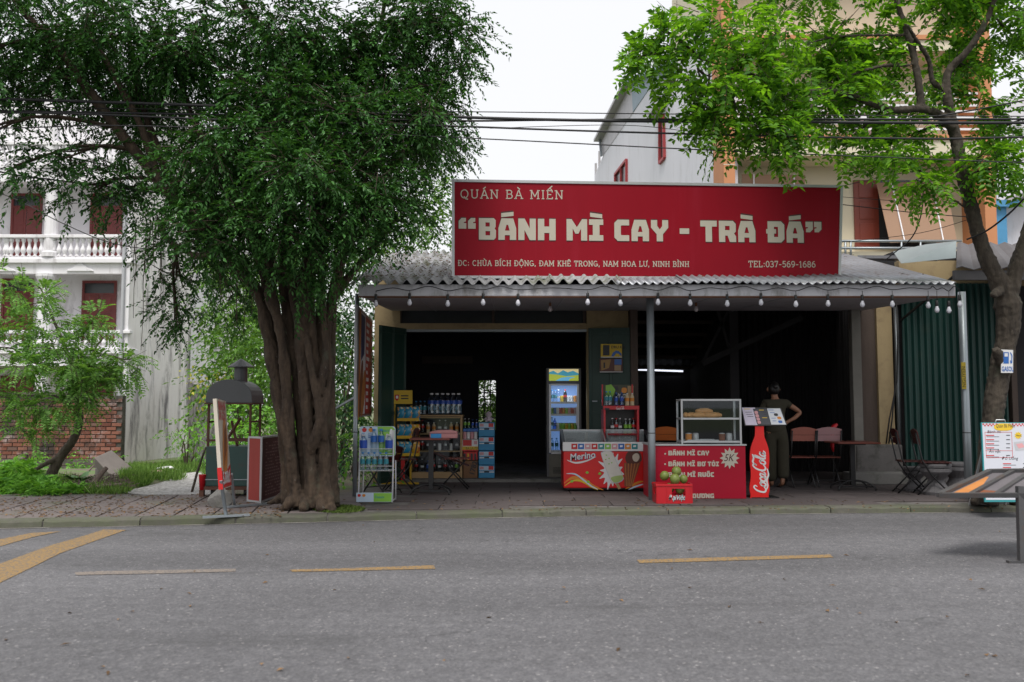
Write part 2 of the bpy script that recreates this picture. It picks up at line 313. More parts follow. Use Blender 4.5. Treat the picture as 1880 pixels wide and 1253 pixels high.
def slab_text(pl, text, o, width, height, m, parent, th=.13, sp=.12, serif=.11, name='lettering', h0=.003):
    """one line of slab-serif capitals, o = baseline start in plane units, fitted to width"""
    lines = []; x = 0
    for ch in text:
        bar = ch == 'Đ'; dec = unicodedata.normalize('NFD', 'D' if bar else ch); b = dec[0]; wd, ls, sf = SLAB[b]
        for l in ls: lines.append([(x + a, c) for a, c in l])
        for a, c in sf: lines.append([(x + a - serif, c), (x + a + serif, c)])
        if bar: lines.append([(x + .0, .52), (x + .32, .52)])
        up = .0
        for mk in dec[1:]:
            for l in ACC.get(mk, []): lines.append([(x + wd / 2 + a + (.14 if up and mk != '\u0323' else 0), c + up) for a, c in l])
            if mk == '\u0302': up = .2
        x += wd + sp
    total = x - sp; sx = width / (total * height)
    lines = [[(a * sx, c) for a, c in l] for l in lines]
    q = strokes(MB(), pl, lines, o, height, th, h0).build(name, m, parent, fix=False); q['kind'] = 'stuff'; return q
def G(*l): return [list(x) for x in l]
BLOCK = {
 'B': (8.3, G([(0, 0), (7.1, 0), (8, .9), (8.1, 4.3), (7.4, 5.2), (7.9, 6), (7.9, 9.1), (7, 10), (0, 10)], [(3.1, 2), (5.3, 2), (5.3, 4), (3.1, 4)], [(3.1, 6.1), (5.1, 6.1), (5.1, 8), (3.1, 8)])),
 'A': (8.5, G([(0, 0), (3, 0), (3, 2.2), (5.4, 2.2), (5.4, 0), (8.4, 0), (8.4, 5.4), (7, 10), (1.4, 10), (0, 5.4)], [(3.1, 4.3), (5.3, 4.3), (4.6, 7), (3.8, 7)])),
 'N': (8.4, G([(0, 0), (2.9, 0), (2.9, 4.7), (5.4, 0), (8.3, 0), (8.3, 10), (5.4, 10), (5.4, 5.5), (3, 10), (0, 10)])),
 'H': (8.4, G([(0, 0), (3, 0), (3, 3.4), (5.4, 3.4), (5.4, 0), (8.4, 0), (8.4, 10), (5.4, 10), (5.4, 6.4), (3, 6.4), (3, 10), (0, 10)])),
 'M': (9.8, G([(0, 0), (2.9, 0), (2.9, 5.6), (4.2, 3.2), (5.6, 3.2), (6.9, 5.6), (6.9, 0), (9.8, 0), (9.8, 10), (7.4, 10), (4.9, 6.2), (2.4, 10), (0, 10)])),
 'I': (6.9, G([(0, 0), (6.8, 0), (6.8, 2.6), (5, 2.6), (5, 7.4), (6.8, 7.4), (6.8, 10), (0, 10), (0, 7.4), (1.8, 7.4), (1.8, 2.6), (0, 2.6)])),
 'C': (7.3, G([(1.6, 0), (7.1, 0), (7.1, 2.7), (3.4, 2.7), (3.1, 3.1), (3.1, 6.9), (3.4, 7.3), (7.1, 7.3), (7.1, 10), (1.6, 10), (0, 8.4), (0, 1.6)])),
 'Y': (8.4, G([(2.7, 0), (5.7, 0), (5.7, 3.3), (8.3, 6.4), (8.3, 10), (5.4, 10), (5.4, 7.2), (4.2, 5.6), (3, 7.2), (3, 10), (0, 10), (0, 6.4), (2.7, 3.3)])),
 'T': (8.1, G([(2.5, 0), (5.6, 0), (5.6, 7.2), (8, 7.2), (8, 10), (0, 10), (0, 7.2), (2.5, 7.2)])),
 'R': (8.4, G([(0, 0), (3, 0), (3, 3), (4.2, 3), (5.2, 0), (8.3, 0), (8.3, 2.6), (7.3, 4), (8.2, 5), (8.2, 8.6), (6.8, 10), (0, 10)], [(3, 5.6), (5.2, 5.6), (5.2, 7.6), (3, 7.6)])),
 'D': (8.3, G([(0, 0), (6.6, 0), (8.2, 1.6), (8.2, 8.4), (6.6, 10), (0, 10)], [(3.1, 2.6), (5.1, 2.6), (5.1, 7.4), (3.1, 7.4)])),
 'Đ': (9.0, G([(.7, 0), (7.3, 0), (8.9, 1.6), (8.9, 8.4), (7.3, 10), (.7, 10), (.7, 6.3), (0, 6.3), (0, 4.2), (.7, 4.2)], [(3.8, 2.6), (5.8, 2.6), (5.8, 7.4), (3.8, 7.4), (3.8, 6.3), (4.8, 6.3), (4.8, 4.2), (3.8, 4.2)])),
 'O': (8.3, G([(1.6, 0), (6.6, 0), (8.2, 1.6), (8.2, 8.4), (6.6, 10), (1.6, 10), (0, 8.4), (0, 1.6)], [(3.1, 2.6), (5.1, 2.6), (5.1, 7.4), (3.1, 7.4)])),
 'U': (8.3, G([(1.6, 0), (6.6, 0), (8.2, 1.6), (8.2, 10), (5.1, 10), (5.1, 2.7), (3.1, 2.7), (3.1, 10), (0, 10), (0, 1.6)])),
 'G': (8, G([(1.6, 0), (7.9, 0), (7.9, 5.6), (4.5, 5.6), (4.5, 3.6), (5, 3.6), (5, 2.6), (3.1, 2.6), (3.1, 7.4), (7.6, 7.4), (7.6, 10), (1.6, 10), (0, 8.4), (0, 1.6)])),
 '-': (5, G([(.2, 3.6), (4.8, 3.6), (4.8, 6.2), (.2, 6.2)])), ' ': (3.4, []),
 '“': (8.6, G([(0, 5), (3.6, 5), (3.6, 7.6), (2.4, 7.6), (2.4, 8.1), (3.4, 8.3), (3.4, 10), (1.4, 10), (0, 8.6)]) ), '”': (8.2, [])}
def block_text(pl, text, o, width, height, m, parent, sp=.9, name='letter', h0=.003):
    x = 0; items = []
    for ch in text:
        b = ch; marks = []
        if ch not in BLOCK: dec = unicodedata.normalize('NFD', ch); b = dec[0]; marks = dec[1:]
        wd, lp = BLOCK[b]
        if b == '“':
            for dx in (0, 4.4): items.append([[(x + dx + a, c) for a, c in lp[0]]])
        elif b == '”':
            q = BLOCK['“'][1][0]
            for dx in (0, 4.2): items.append([[(x + dx + 3.6 - a, 15 - c) for a, c in q]])
        elif lp: items.append([[(x + a, c) for a, c in l] for l in lp])
        for mk in marks:
            c = x + wd / 2
            if mk == '\u0301': items.append([[(c - 2.9, 10.5), (c + 2.9, 11.2), (c + 2.9, 13.1), (c - 2.9, 12.4)]])
            if mk == '\u0300': items.append([[(c - 2.9, 11.2), (c + 2.9, 10.5), (c + 2.9, 12.4), (c - 2.9, 13.1)]])
            if mk == '\u0302': items.append([[(c - 3, 10.5), (c, 11.6), (c + 3, 10.5), (c + 3, 11.8), (c, 13), (c - 3, 11.8)]])
            if mk == '\u0309': items.append([[(c - 1, 10.5), (c + 1, 10.5), (c + 1.8, 12.8), (c - 1.6, 12.8), (c - 1.6, 11.9), (c + .2, 11.9)]])
            if mk == '\u031b': items.append([[(x + wd - .3, 7.6), (x + wd + 1.4, 8.4), (x + wd + 1.4, 10.8), (x + wd - .6, 10.8), (x + wd - .3, 9.6)]])
        x += wd + sp
    s = height / 10; sx = width / ((x - sp) * s)
    for i, lps in enumerate(items):
        hh = h0 + .00025 * (i % 3); MB().loops([[pl.P(o[0] + a * s * sx, o[1] + c * s, hh) for a, c in l] for l in lps]).build(name, m, parent, fix=False)
def font_text(pl, text, o, size, m, parent, name='lettering', h0=.003, shear=0., bold=0., align='LEFT', rot=0., sx=1.):
    cu = bpy.data.curves.new('t', 'FONT'); cu.body = text; cu.size = size; cu.shear = shear; cu.offset = bold; cu.align_x = align; cu.resolution_u = 2
    ob = bpy.data.objects.new('t', cu); COL.objects.link(ob); bpy.context.view_layer.update()
    me = bpy.data.meshes.new_from_object(ob.evaluated_get(bpy.context.evaluated_depsgraph_get())); c, s = math.cos(rot), math.sin(rot)
    mb = MB(); mb.add([pl.P(o[0] + (v.co.x * sx * c - v.co.y * s), o[1] + (v.co.x * sx * s + v.co.y * c), h0) for v in me.vertices], [tuple(p.vertices) for p in me.polygons])
    bpy.data.objects.remove(ob); bpy.data.curves.remove(cu); bpy.data.meshes.remove(me)
    q = mb.build(name, m, parent, fix=False); q['kind'] = 'stuff'; return q
# ------------------------------------------------------------------ foliage
def fast_mesh(name, V, Fq, m, parent=None, smooth=False):
    me = bpy.data.meshes.new(name); V = np.asarray(V, np.float32); Fq = np.asarray(Fq, np.int32); k = Fq.shape[1]
    if parent is not None:
        Mi = np.array(W[parent.name].inverted()); V = V @ Mi[:3, :3].T + Mi[:3, 3]
    me.vertices.add(len(V)); me.vertices.foreach_set('co', V.astype(np.float32).ravel())
    me.loops.add(Fq.size); me.loops.foreach_set('vertex_index', Fq.ravel())
    me.polygons.add(len(Fq)); me.polygons.foreach_set('loop_start', np.arange(0, Fq.size, k, dtype=np.int32))
    me.update(calc_edges=True); me.validate()
    return link(name, me, m, parent, smooth)
def nrm(a): return a / np.maximum(np.linalg.norm(a, axis=-1, keepdims=True), 1e-9)
def leaves_mesh(P, D, Nn, L, Wd):
    """P base, D direction, Nn approximate normal, L length, Wd width -> folded two-triangle leaves"""
    D = nrm(D); S = nrm(np.cross(D, Nn)); U = np.cross(S, D); L = L[:, None]; Wd = Wd[:, None]
    a = P; c = P + D * L - U * L * .10; mid = P + D * L * .45; b = mid + S * Wd * .5 + U * Wd * .18; d = mid - S * Wd * .5 + U * Wd * .18
    V = np.stack([a, b, c, d], 1).reshape(-1, 3); n = len(P); i = np.arange(n)[:, None] * 4
    Fq = np.concatenate([i + [[0, 1, 2]], i + [[0, 2, 3]]], 1).reshape(-1, 3)
    return V, Fq
def clump_twigs(clumps, shell=.45, droop=.45):
    """clumps: (centre, radii, n) -> twig bases, directions"""
    Ps, Ds = [], []
    for c, r, n in clumps:
        c = np.array(c); r = np.array(r); d = nrm(RNG.normal(size=(n, 3))); rad = RNG.random((n, 1)) ** shell
        Ps.append(c + d * r * rad); o = nrm(d * r) + RNG.normal(size=(n, 3)) * .45; o[:, 2] -= droop * RNG.random(n); Ds.append(nrm(o))
    return np.concatenate(Ps), np.concatenate(Ds)
def simple_leaves(P, D, per=12, tl=.42, L=.065, Wd=.03, droop=.5):
    n = len(P); t = np.linspace(.12, 1, per); tl = tl * RNG.uniform(.7, 1.25, (n, 1, 1))
    q = P[:, None] + D[:, None] * t[None, :, None] * tl + np.array([0, 0, -1.]) * (t ** 2)[None, :, None] * tl * .35
    side = nrm(np.cross(D, np.array([0, 0, 1.]) + RNG.normal(size=(n, 3)) * .2)); sgn = np.where(np.arange(per) % 2, 1., -1.)
    d = D[:, None] * .7 + side[:, None] * sgn[None, :, None] * .75 + RNG.normal(size=(n, per, 3)) * .28; d[..., 2] -= droop
    nn = np.array([0, 0, 1.]) + RNG.normal(size=(n, per, 3)) * .45
    k = n * per; return leaves_mesh(q.reshape(k, 3), d.reshape(k, 3), nn.reshape(k, 3), L * RNG.uniform(.5, 1.4, k), Wd * RNG.uniform(.6, 1.35, k))
def pinnate(P, D, pairs=7, rl=.25, L=.065, Wd=.024, droop=.5):
    n = len(P); t = np.linspace(.18, 1, pairs); rl = rl * RNG.uniform(.75, 1.25, (n, 1, 1))
    ax = P[:, None] + D[:, None] * t[None, :, None] * rl + np.array([0, 0, -1.]) * (t ** 2)[None, :, None] * rl * droop
    side = nrm(np.cross(D, np.array([0, 0, 1.]) + RNG.normal(size=(n, 3)) * .35)); Vs, Ns = [], []
    q = np.concatenate([ax, ax], 1); s = np.concatenate([np.ones(pairs), -np.ones(pairs)])
    d = side[:, None] * s[None, :, None] + D[:, None] * .45 + RNG.normal(size=(n, 2 * pairs, 3)) * .12; d[..., 2] -= .22
    nn = np.cross(side, D)[:, None] * np.sign(np.cross(side, D)[:, None, 2:3] + 1e-6) + RNG.normal(size=(n, 2 * pairs, 3)) * .25
    k = n * 2 * pairs; return leaves_mesh(q.reshape(k, 3), d.reshape(k, 3), nn.reshape(k, 3), L * RNG.uniform(.75, 1.2, k), Wd * RNG.uniform(.8, 1.2, k))
def twig_mesh(P0, P1, r=.004):
    D = nrm(P1 - P0); A = nrm(np.cross(D, RNG.normal(size=D.shape))); B = np.cross(D, A); Vs = []
    for base, rr in ((P0, r * 1.6), (P1, r * .6)):
        for k in range(3):
            a = 2 * math.pi * k / 3; Vs.append(base + (A * math.cos(a) + B * math.sin(a)) * rr)
    V = np.stack(Vs, 1).reshape(-1, 3); i = np.arange(len(P0))[:, None] * 6
    Fq = np.concatenate([i + [[k, (k + 1) % 3, 3 + (k + 1) % 3, 3 + k]] for k in range(3)], 1).reshape(-1, 4)
    return V, Fq
# ================================================================== SETTING
mat('concrete', (.19, .185, .175), .9, .25, 3, .5, 30, dirt=(.07, .075, .055), dirt_amt=.45)
mat('concrete_dark', (.14, .13, .125), .9, .3, 4, .5, 30, dirt=(.04, .045, .03))
mat('far_soil', (.12, .14, .07), .95, .3, .2)
# ground sheet to the horizon
g = MB(); g.quad((-600, -600, -.8), (600, -600, -.8), (600, 900, -.8), (-600, 900, -.8)); struct(g.build('ground', 'far_soil'))
kp = [gp(x, y, 0) for x, y in ((0, 971), (300, 965.5), (600, 959), (900, 951.5), (1200, 946.5), (1500, 943.5), (1880, 941))]
d0 = (kp[1] - kp[0]).normalized(); d1 = (kp[-1] - kp[-2]).normalized()
kp = [kp[0] - d0 * 40, kp[0] - d0 * 6] + kp + [kp[-1] + d1 * 6, kp[-1] + d1 * 40]
def resample(pts, step):
    out = [pts[0].copy()]; acc = 0; 
    seg = list(zip(pts[:-1], pts[1:])); total = sum((b - a).length for a, b in seg); n = int(total / step)
    for i in range(1, n + 1):
        s = total * i / n; 
        for a, b in seg:
            l = (b - a).length
            if s <= l + 1e-6: out.append(a.lerp(b, min(1, s / l))); break
            s -= l
    return out
kline = [Vector(p) for p in smooth2([tuple(p) for p in kp], 6)]
road = MB(); n = len(kline); road.add([(p.x, p.y + .2, 0) for p in kline] + [(p.x * 1.0, -22, 0) for p in kline], [(i, i + 1, n + i + 1, n + i) for i in range(n - 1)])
road_o = struct(road.build('road', 'asphalt'))
# painted markings
def marking(corners, m, z=.004):
    mb = MB(); q = [gp(x, y, 0) for x, y in corners]; mb.loops([[(p.x, p.y, z) for p in q]]); o = mb.build('lane_marking', m, road_o, fix=False); return o
marking([(137, 1052), (180, 1050), (433, 1045.5), (432, 1050.5), (300, 1054), (140, 1057)], 'paint_faded')
marking([(531, 1047), (600, 1045.5), (797, 1039), (799, 1045.5), (660, 1048.5), (537, 1051)], 'paint_yellow')
marking([(1169, 1029), (1300, 1025), (1524, 1019), (1530, 1024.5), (1300, 1031.5), (1174, 1035)], 'paint_yellow')
marking([(0, 1036), (90, 1003), (160, 983), (190, 973), (232, 974), (180, 992), (110, 1017), (50, 1047), (0, 1071), (-60, 1110), (-60, 1068)], 'paint_yellow')
marking([(0, 991), (60, 979), (112, 976.5), (60, 987), (0, 1004), (-60, 1022), (-60, 1006)], 'paint_yellow')
# dusty pale strip in the gutter
mat('gutter_dust', (.20, .19, .18), .95, .3, 12)
mb = MB(); n = len(kline); mb.add([(p.x, p.y + .1, .004) for p in kline] + [(p.x, p.y - .035 - .02 * math.sin(i * 1.7), .004) for i, p in enumerate(kline)], [(i, i + 1, n + i + 1, n + i) for i in range(n - 1)]); mb.build('gutter', 'gutter_dust', road_o)
# kerb of separate stones
kerb = MB(); kerb.add([(p.x, p.y + .03, z) for z in (-.1, PZ - .015) for p in kline] + [(p.x, p.y + .2, z) for z in (PZ - .015, -.1) for p in kline], [(j * n + i, j * n + i + 1, (j + 1) * n + i + 1, (j + 1) * n + i) for j in range(3) for i in range(n - 1)])
kerb_o = struct(kerb.build('kerb', 'concrete_dark'))
kst = resample(kline, 1.0)
for a, b in zip(kst[:-1], kst[1:]):
    if b.x < -9 or a.x > 10: continue
    d = (b - a).normalized(); nn = Vector((-d.y, d.x, 0)); a2 = a + d * .006; b2 = b - d * .006; dz = random.uniform(-.008, .006); dy = random.uniform(-.008, .008)
    mb = MB(); prof = [(dy + .0, -.02), (dy + .012, PZ - .02 + dz), (dy + .035, PZ + dz), (.21, PZ + dz + .004), (.21, -.02)]
    k = 5; nseg = 9; vs = []
    for j in range(nseg + 1):
        c = a2.lerp(b2, j / nseg); jit = random.uniform(-.014, .012)
        vs += [c + nn * (o + (jit if q < 3 else 0)) + Vector((0, 0, z + (jit * .6 if q in (1, 2) else 0))) for q, (o, z) in enumerate(prof)]
    fs = [(j * k + q, j * k + (q + 1) % k, (j + 1) * k + (q + 1) % k, (j + 1) * k + q) for j in range(nseg) for q in range(k)] + [tuple(range(k)), tuple(range(nseg * k, nseg * k + k))]
    mb.add(vs, fs).build('kerb_stone', 'kerb_stone', kerb_o, bevel=.006)
# pavement bed + slabs
PB = -.03
pv = MB(); back = [(p.x, max(p.y + 2.3, 12.9) if p.x < -2.3 else 19.5, PZ - .02) for p in kline]
pv.add([(p.x, p.y + .21, PZ - .02) for p in kline] + back, [(i, i + 1, n + i + 1, n + i) for i in range(n - 1)])
pave_o = struct(pv.build('pavement', 'concrete_dark'))
def kerb_y(x):
    for a, b in zip(kline[:-1], kline[1:]):
        if a.x <= x <= b.x: return a.y + (b.y - a.y) * (x - a.x) / (b.x - a.x)
    return kline[-1].y
ang = math.atan2(kp[4].y - kp[2].y, kp[4].x - kp[2].x)
ud = Vector((math.cos(ang), math.sin(ang), 0)); vd = Vector((-ud.y, ud.x, 0)); o0 = Vector((-3.0, kerb_y(-3.0) + .235, 0))
def slab(name, c, su, sv, u, v, m, z, th=.05, gap=.012):
    mb = MB(); tl = [random.uniform(-.003, .003) for _ in range(4)]
    P4 = [(-1, -1), (1, -1), (1, 1), (-1, 1)]; pts = [c + u * (a * (su / 2 - gap)) + v * (b * (sv / 2 - gap)) for a, b in P4]
    mb.add([(p.x, p.y, z - th) for p in pts] + [(p.x, p.y, z + t) for p, t in zip(pts, tl)], [(0, 3, 2, 1), (4, 5, 6, 7)] + [(i, (i + 1) % 4, 4 + (i + 1) % 4, 4 + i) for i in range(4)])
    return mb.build(name, m, pave_o, bevel=.006)
T = .42
for i in range(-12, 5):
    for j in range(6):
        c = o0 + ud * (T * (i + .5 - (.5 if 0 else 0))) + vd * (T * (j + .5))
        if c.x > -1.75 or c.x < -8.3 or c.y > 12.95 or c.y < kerb_y(c.x) + .3: continue
        slab('paving_slab', c, T, T, ud, vd, 'paver', PZ, gap=.010)
ux, uy = Vector((1, 0, 0)), Vector((0, 1, 0))
for j in range(12):
    y0 = 10.95 + j * .46
    for i in range(13):
        x0 = -1.75 + i * .86 + (.43 if j % 2 else 0); c = Vector((x0 + .43, y0 + .23, 0))
        if c.x > 8.6 or c.y > 14.9: continue
        if y0 < max(kerb_y(x0), kerb_y(x0 + .86)) + .2: continue
        slab('apron_slab', c, .86, .46, ux, uy, 'apron_slab', PZ, gap=.006)
# lot ground sloping down behind the pavement
def lot_z(x, y):
    t = max(0, min(1, (y - 16.5) / 13)); t = t * t * (3 - 2 * t); return (PZ - .03) * (1 - t) + -.65 * t + .03 * math.sin(x * 1.7 + y) * math.sin(y * 1.1) * min(1, max(0, y - 12.8)) 
lot = MB(); xs = np.linspace(-45, -1.95, 70); ys = np.linspace(12.5, 60, 70) 
lot.add([(x, y, lot_z(x, y)) for y in ys for x in xs], [(j * 70 + i, j * 70 + i + 1, (j + 1) * 70 + i + 1, (j + 1) * 70 + i) for j in range(69) for i in range(69)])
struct(lot.build('terrain', 'earth', smooth=True))
gpth = MB(); P_ = [(225, 905), (300, 886), (330, 872), (372, 868), (392, 880), (400, 905), (330, 912)]
def on_lot(px, py):
    z = PZ
    for _ in range(12): p = gp(px, py, z); z = lot_z(p.x, p.y)
    return p
pp = smooth2([(on_lot(*q).x, on_lot(*q).y) for q in P_], 5, True)
ctr = (sum(p[0] for p in pp) / len(pp), sum(p[1] for p in pp) / len(pp)); rings = [1, .66, .33]
vs = [(ctr[0] + (p[0] - ctr[0]) * r, ctr[1] + (p[1] - ctr[1]) * r) for r in rings for p in pp] + [ctr]; m_ = len(pp)
gpth.add([(x, y, lot_z(x, y) + .012) for x, y in vs], [(r * m_ + i, r * m_ + (i + 1) % m_, (r + 1) * m_ + (i + 1) % m_, (r + 1) * m_ + i) for r in range(2) for i in range(m_)] + [(2 * m_ + i, 2 * m_ + (i + 1) % m_, 3 * m_) for i in range(m_)])
struct(gpth.build('gravel_path', 'gravel'))

# ================================================================== LEFT: white balcony building
mat('white_paint', (.78, .77, .80), .75, .08, 1.5, .15, 20, dirt=(.42, .40, .41), dirt_amt=.3, dscale=1.5, stretch=(1, 1, .3))
mat('door_red', (.17, .028, .026), .45, .25, 3, .1, 30)
mat('door_glass_dark', (.03, .035, .04), .2, .3)
mat('pipe_grey', (.42, .43, .46), .5, .1)
mat('roof_green', (.10, .22, .17), .6, .2)
BY = 31.0; BK = BY / F
bl = thing('balcony_building', 'white three-storey building with balconies and dark red doors behind the lot', 'building', (gx(120, BY), BY, -.65))
bxr = gx(232, BY); bxl = gx(-330, BY); DEPTH = 1.5
zt = gz(150, BY)
MB().b6(bxl, bxr - .02, BY + DEPTH, BY + 9, -.7, zt).build('wall', 'white_paint', bl)
def pz(y): return gz(y, BY)
# pilaster at the right end
MB().b6(gx(218, BY), bxr, BY - .05, BY + DEPTH - .003, -.7, zt).build('pilaster', 'white_paint', bl)
for yt, yb in ((262, 268), (432, 438), (476, 484), (607, 613), (640, 650)):
    MB().b6(bxl, bxr + .1, BY - .14, BY + DEPTH - .004 if yt > 470 and yt != 607 else BY + .1, pz(yb), pz(yt)).build('cornice', 'white_paint', bl, bevel=.015)
for yt, yb in ((484, 503), (311, 334), (650, 672)):
    MB().b6(bxl, gx(217.6, BY), BY - .02, BY + .25, pz(yb), pz(yt)).build('fascia_beam', 'white_paint', bl)
for yt in (472, 305, 638): MB().b6(bxl, gx(217.6, BY), BY - .06, BY + .1, pz(yt + 4), pz(yt)).build('bottom_rail', 'white_paint', bl)
for ytop in (476, 311, 641): MB().b6(bxl, gx(217.7, BY), BY + .252, BY + DEPTH - .006, pz(ytop + 16), pz(ytop + 9)).build('balcony_slab', 'white_paint', bl)
# balusters: a lathe shared by all
bal_h = pz(438) - pz(472); prof = [(.075, 0), (.075, .06), (.045, .1), (.05, .16), (.095, .3), (.085, .42), (.045, .6), (.04, .75), (.06, .82), (.075, .86), (.075, 1)]
bmb = MB(); bmb.lathe([(r, z * bal_h) for r, z in prof], 8); bme = bmb.build('baluster', 'white_paint', None, smooth=True); bme.parent = bl; bme.location = Vector((gx(2, BY), BY, pz(472))) - Vector(bl.location)
def put(me, loc, parent, sz=1):
    o = me.copy(); COL.objects.link(o); o.parent = parent; o.location = Vector(loc) - Vector(parent.location); o.scale = (1, 1, sz); W[o.name] = W[parent.name]; return o
for (yb, yt) in ((472, 438), (305, 268), (638, 613)):
    k = 0
    for px in np.arange(-46, 217, 11.1):
        if 66 < px < 84: continue
        if yb == 472 and k == 0: k = 1
        put(bme, (gx(px, BY), BY, pz(yb)), bl, (pz(yt) - pz(yb)) / bal_h)
# columns
for (px, y0, y1) in ((80, 334, 472), (73, 503, 638), (-70, 334, 472), (-70, 503, 638), (75, 160, 305), (73, 672, 850), (-70, 672, 850)):
    mb = MB(); r = .24; z0, z1 = max(pz(y0 + (y1 - y0)), -.7), pz(y0); mb.lathe([(r * 1.25, z0), (r * 1.25, z0 + .15), (r, z0 + .2), (r * .92, z1 - .3), (r * 1.1, z1 - .24), (r * 1.35, z1 - .1), (r * 1.35, z1)], 14, (gx(px, BY), BY + .1, 0)); mb.build('column', 'white_paint', bl, smooth=False, bevel=0)
# doors (back wall stands DEPTH behind the balcony front)
BW = BY + DEPTH
for (x0, x1, yt, yb, tr) in ((17, 74, 356, 470, True), (163, 222, 356, 470, True), (6, 64, 512, 632, True), (153, 216, 516, 632, True), (-110, -50, 356, 470, True), (-110, -50, 512, 632, True), (150, 215, 690, 840, False), (10, 70, 690, 840, False)):
    X0, X1 = at(x0, 500, BW).x, at(x1, 500, BW).x; Z0, Z1 = gz(yb, BW), gz(yt, BW)
    f = MB(); t = .09
    f.b6(X0, X0 + t, BW - .06, BW - .002, Z0, Z1).b6(X1 - t, X1, BW - .06, BW - .002, Z0, Z1).b6(X0 + t, X1 - t, BW - .06, BW - .002, Z1 - t, Z1)
    door = f.build('door_frame', 'door_red', bl)
    zt2 = Z1 - t - (.42 if tr else 0)
    if tr:
        MB().b6(X0 + t, X1 - t, BW - .03, BW - .004, zt2 + .05, Z1 - t).build('transom_pane', 'door_glass_dark', door); MB().b6(X0 + t, X1 - t, BW - .055, BW - .003, zt2, zt2 + .05).build('transom_bar', 'door_red', door)
    xm = (X0 + X1) / 2
    for a, b in ((X0 + t, xm - .01), (xm + .01, X1 - t)):
        lf = MB().b6(a, b, BW - .04, BW - .004, Z0, zt2); wd = b - a
        for q0, q1 in ((.08, .42), (.47, .60), (.65, .95)): lf.b6(a + wd * .18, b - wd * .18, BW - .056, BW - .041, Z0 + (zt2 - Z0) * q0, Z0 + (zt2 - Z0) * q1)
        lf.build('door_leaf', 'door_red', door, bevel=.006)
# relief ornaments under the balcony
for px in (148, 5):
    mb = MB(); mb.prism([at(px + a, b, BY - .021) for a, b in ((-25, 499), (-22, 495), (-14, 493), (-8, 487), (0, 483), (8, 487), (14, 493), (22, 495), (25, 499))], (0, -.05, 0)); mb.build('relief_ornament', 'white_paint', bl, bevel=.02)
MB().tube([(gx(222, BY), BY - .12, z) for z in np.linspace(-.6, zt, 6)], .06, 10).build('downpipe', 'pipe_grey', bl, smooth=True)
mb = MB()
for i in range(40):
    x = gx(170, BY) + i * .05; mb.quad((x, BY - .3, zt - .5), (x + .05, BY - .3 + .03 * (-1) ** i, zt - .5), (x + .05, BY + 2 + .03 * (-1) ** i, zt + .5), (x, BY + 2, zt + .5))
mb.build('roof', 'roof_green', bl)
# weathered side wall (party wall of the same block)
ww = thing('party_wall', 'tall blank lime-washed wall with black rain streaks beside the balcony building', 'wall', (bxr, BY, -.65))
cn = at(345, 838, 35.2); zt3 = gz(120, BY)
mb = MB(); A = (bxr + .003, BY + .0); B_ = (cn.x, 35.2); mb.prism([(A[0], A[1], -.8), (B_[0], B_[1], -.8), (B_[0] - 2, B_[1] + 1, -.8), (A[0] + .003, A[1] + 3, -.8)], (0, 0, zt3 + .8)); mb.build('wall', 'weathered_wall', ww)
aw = thing('annex_house', 'pale blue-white house wall set back behind the streaked wall', 'building', (gx(375, 41), 41, -.65))
MB().b6(gx(325, 41), gx(408, 41), 41, 46, -.8, gz(330, 41)).build('wall', 'white_paint', aw)
for y0 in (590, 480): MB().b6(gx(372, 41), gx(396, 41), 40.9, 40.998, gz(y0 + 45, 41), gz(y0, 41)).build('window', 'door_glass_dark', aw)
# moss-black wall between streaked wall and grill cart
mw = thing('mossy_wall', 'low old wall black with mould ending beside the streaked wall', 'wall', (gx(375, 30), 30, -.65))
q0, q1 = at(346, 700, 33.5), at(398, 740, 27); mb = MB(); mb.prism([(q0.x, q0.y, -.7), (q1.x, q1.y, -.7), (q1.x + .25, q1.y + .1, -.7), (q0.x + .25, q0.y + .1, -.7)], (0, 0, .7)); 
mb.v[4].z = mb.v[7].z = q0.z; mb.v[5].z = mb.v[6].z = q1.z + .2
mat('mould_wall', (.30, .29, .28), .95, .4, 5, .5, 25, dirt=(.035, .035, .03), dirt_amt=.8, dscale=4); mb.build('wall', 'mould_wall', mw)
# brick wall, brick by brick
KY = 22.0
bw = thing('brick_wall', 'low red brick wall stained with moss in front of the balcony building', 'wall', (gx(110, KY), KY, -.4))
zb, ztop = gz(843, KY), gz(726, KY); xr = gx(224, KY); xl = gx(-60, KY)
MB().b6(xl, xr, KY + .025, KY + .22, zb - .5, ztop - .01).build('mortar_core', 'mortar', bw)
MB().b6(xl, xr, KY - .06, KY + .24, zb - .5, zb - .005).build('footing', 'mortar', bw)
MB().b6(xl, gx(150, KY), KY - .03, KY + .25, ztop - .008, ztop + .07).build('coping', 'mortar', bw, bevel=.02)
brk = MB().box((0, 0, 0), (.232, .09, .078)); bo = brk.build('brick', 'brick', None, bevel=.006); bme = bo.data
bo.parent = bw; nr = int((ztop - zb) / .098); first = True; cnt = 0
for r in range(nr):
    for c in range(40):
        x = xl + .13 + c * .252 + (.126 if r % 2 else 0)
        if x > xr - .1 or x < gx(-8, KY): continue
        if first: o = bo; first = False
        else: o = bo.copy(); COL.objects.link(o)
        cnt += 1
        o.location = Vector((x, KY + .04 + random.uniform(-.008, .008), zb + .045 + r * .098)) - Vector(bw.location); o.rotation_euler = (0, random.uniform(-.015, .015), random.uniform(-.03, .03))
print('bricks', cnt)

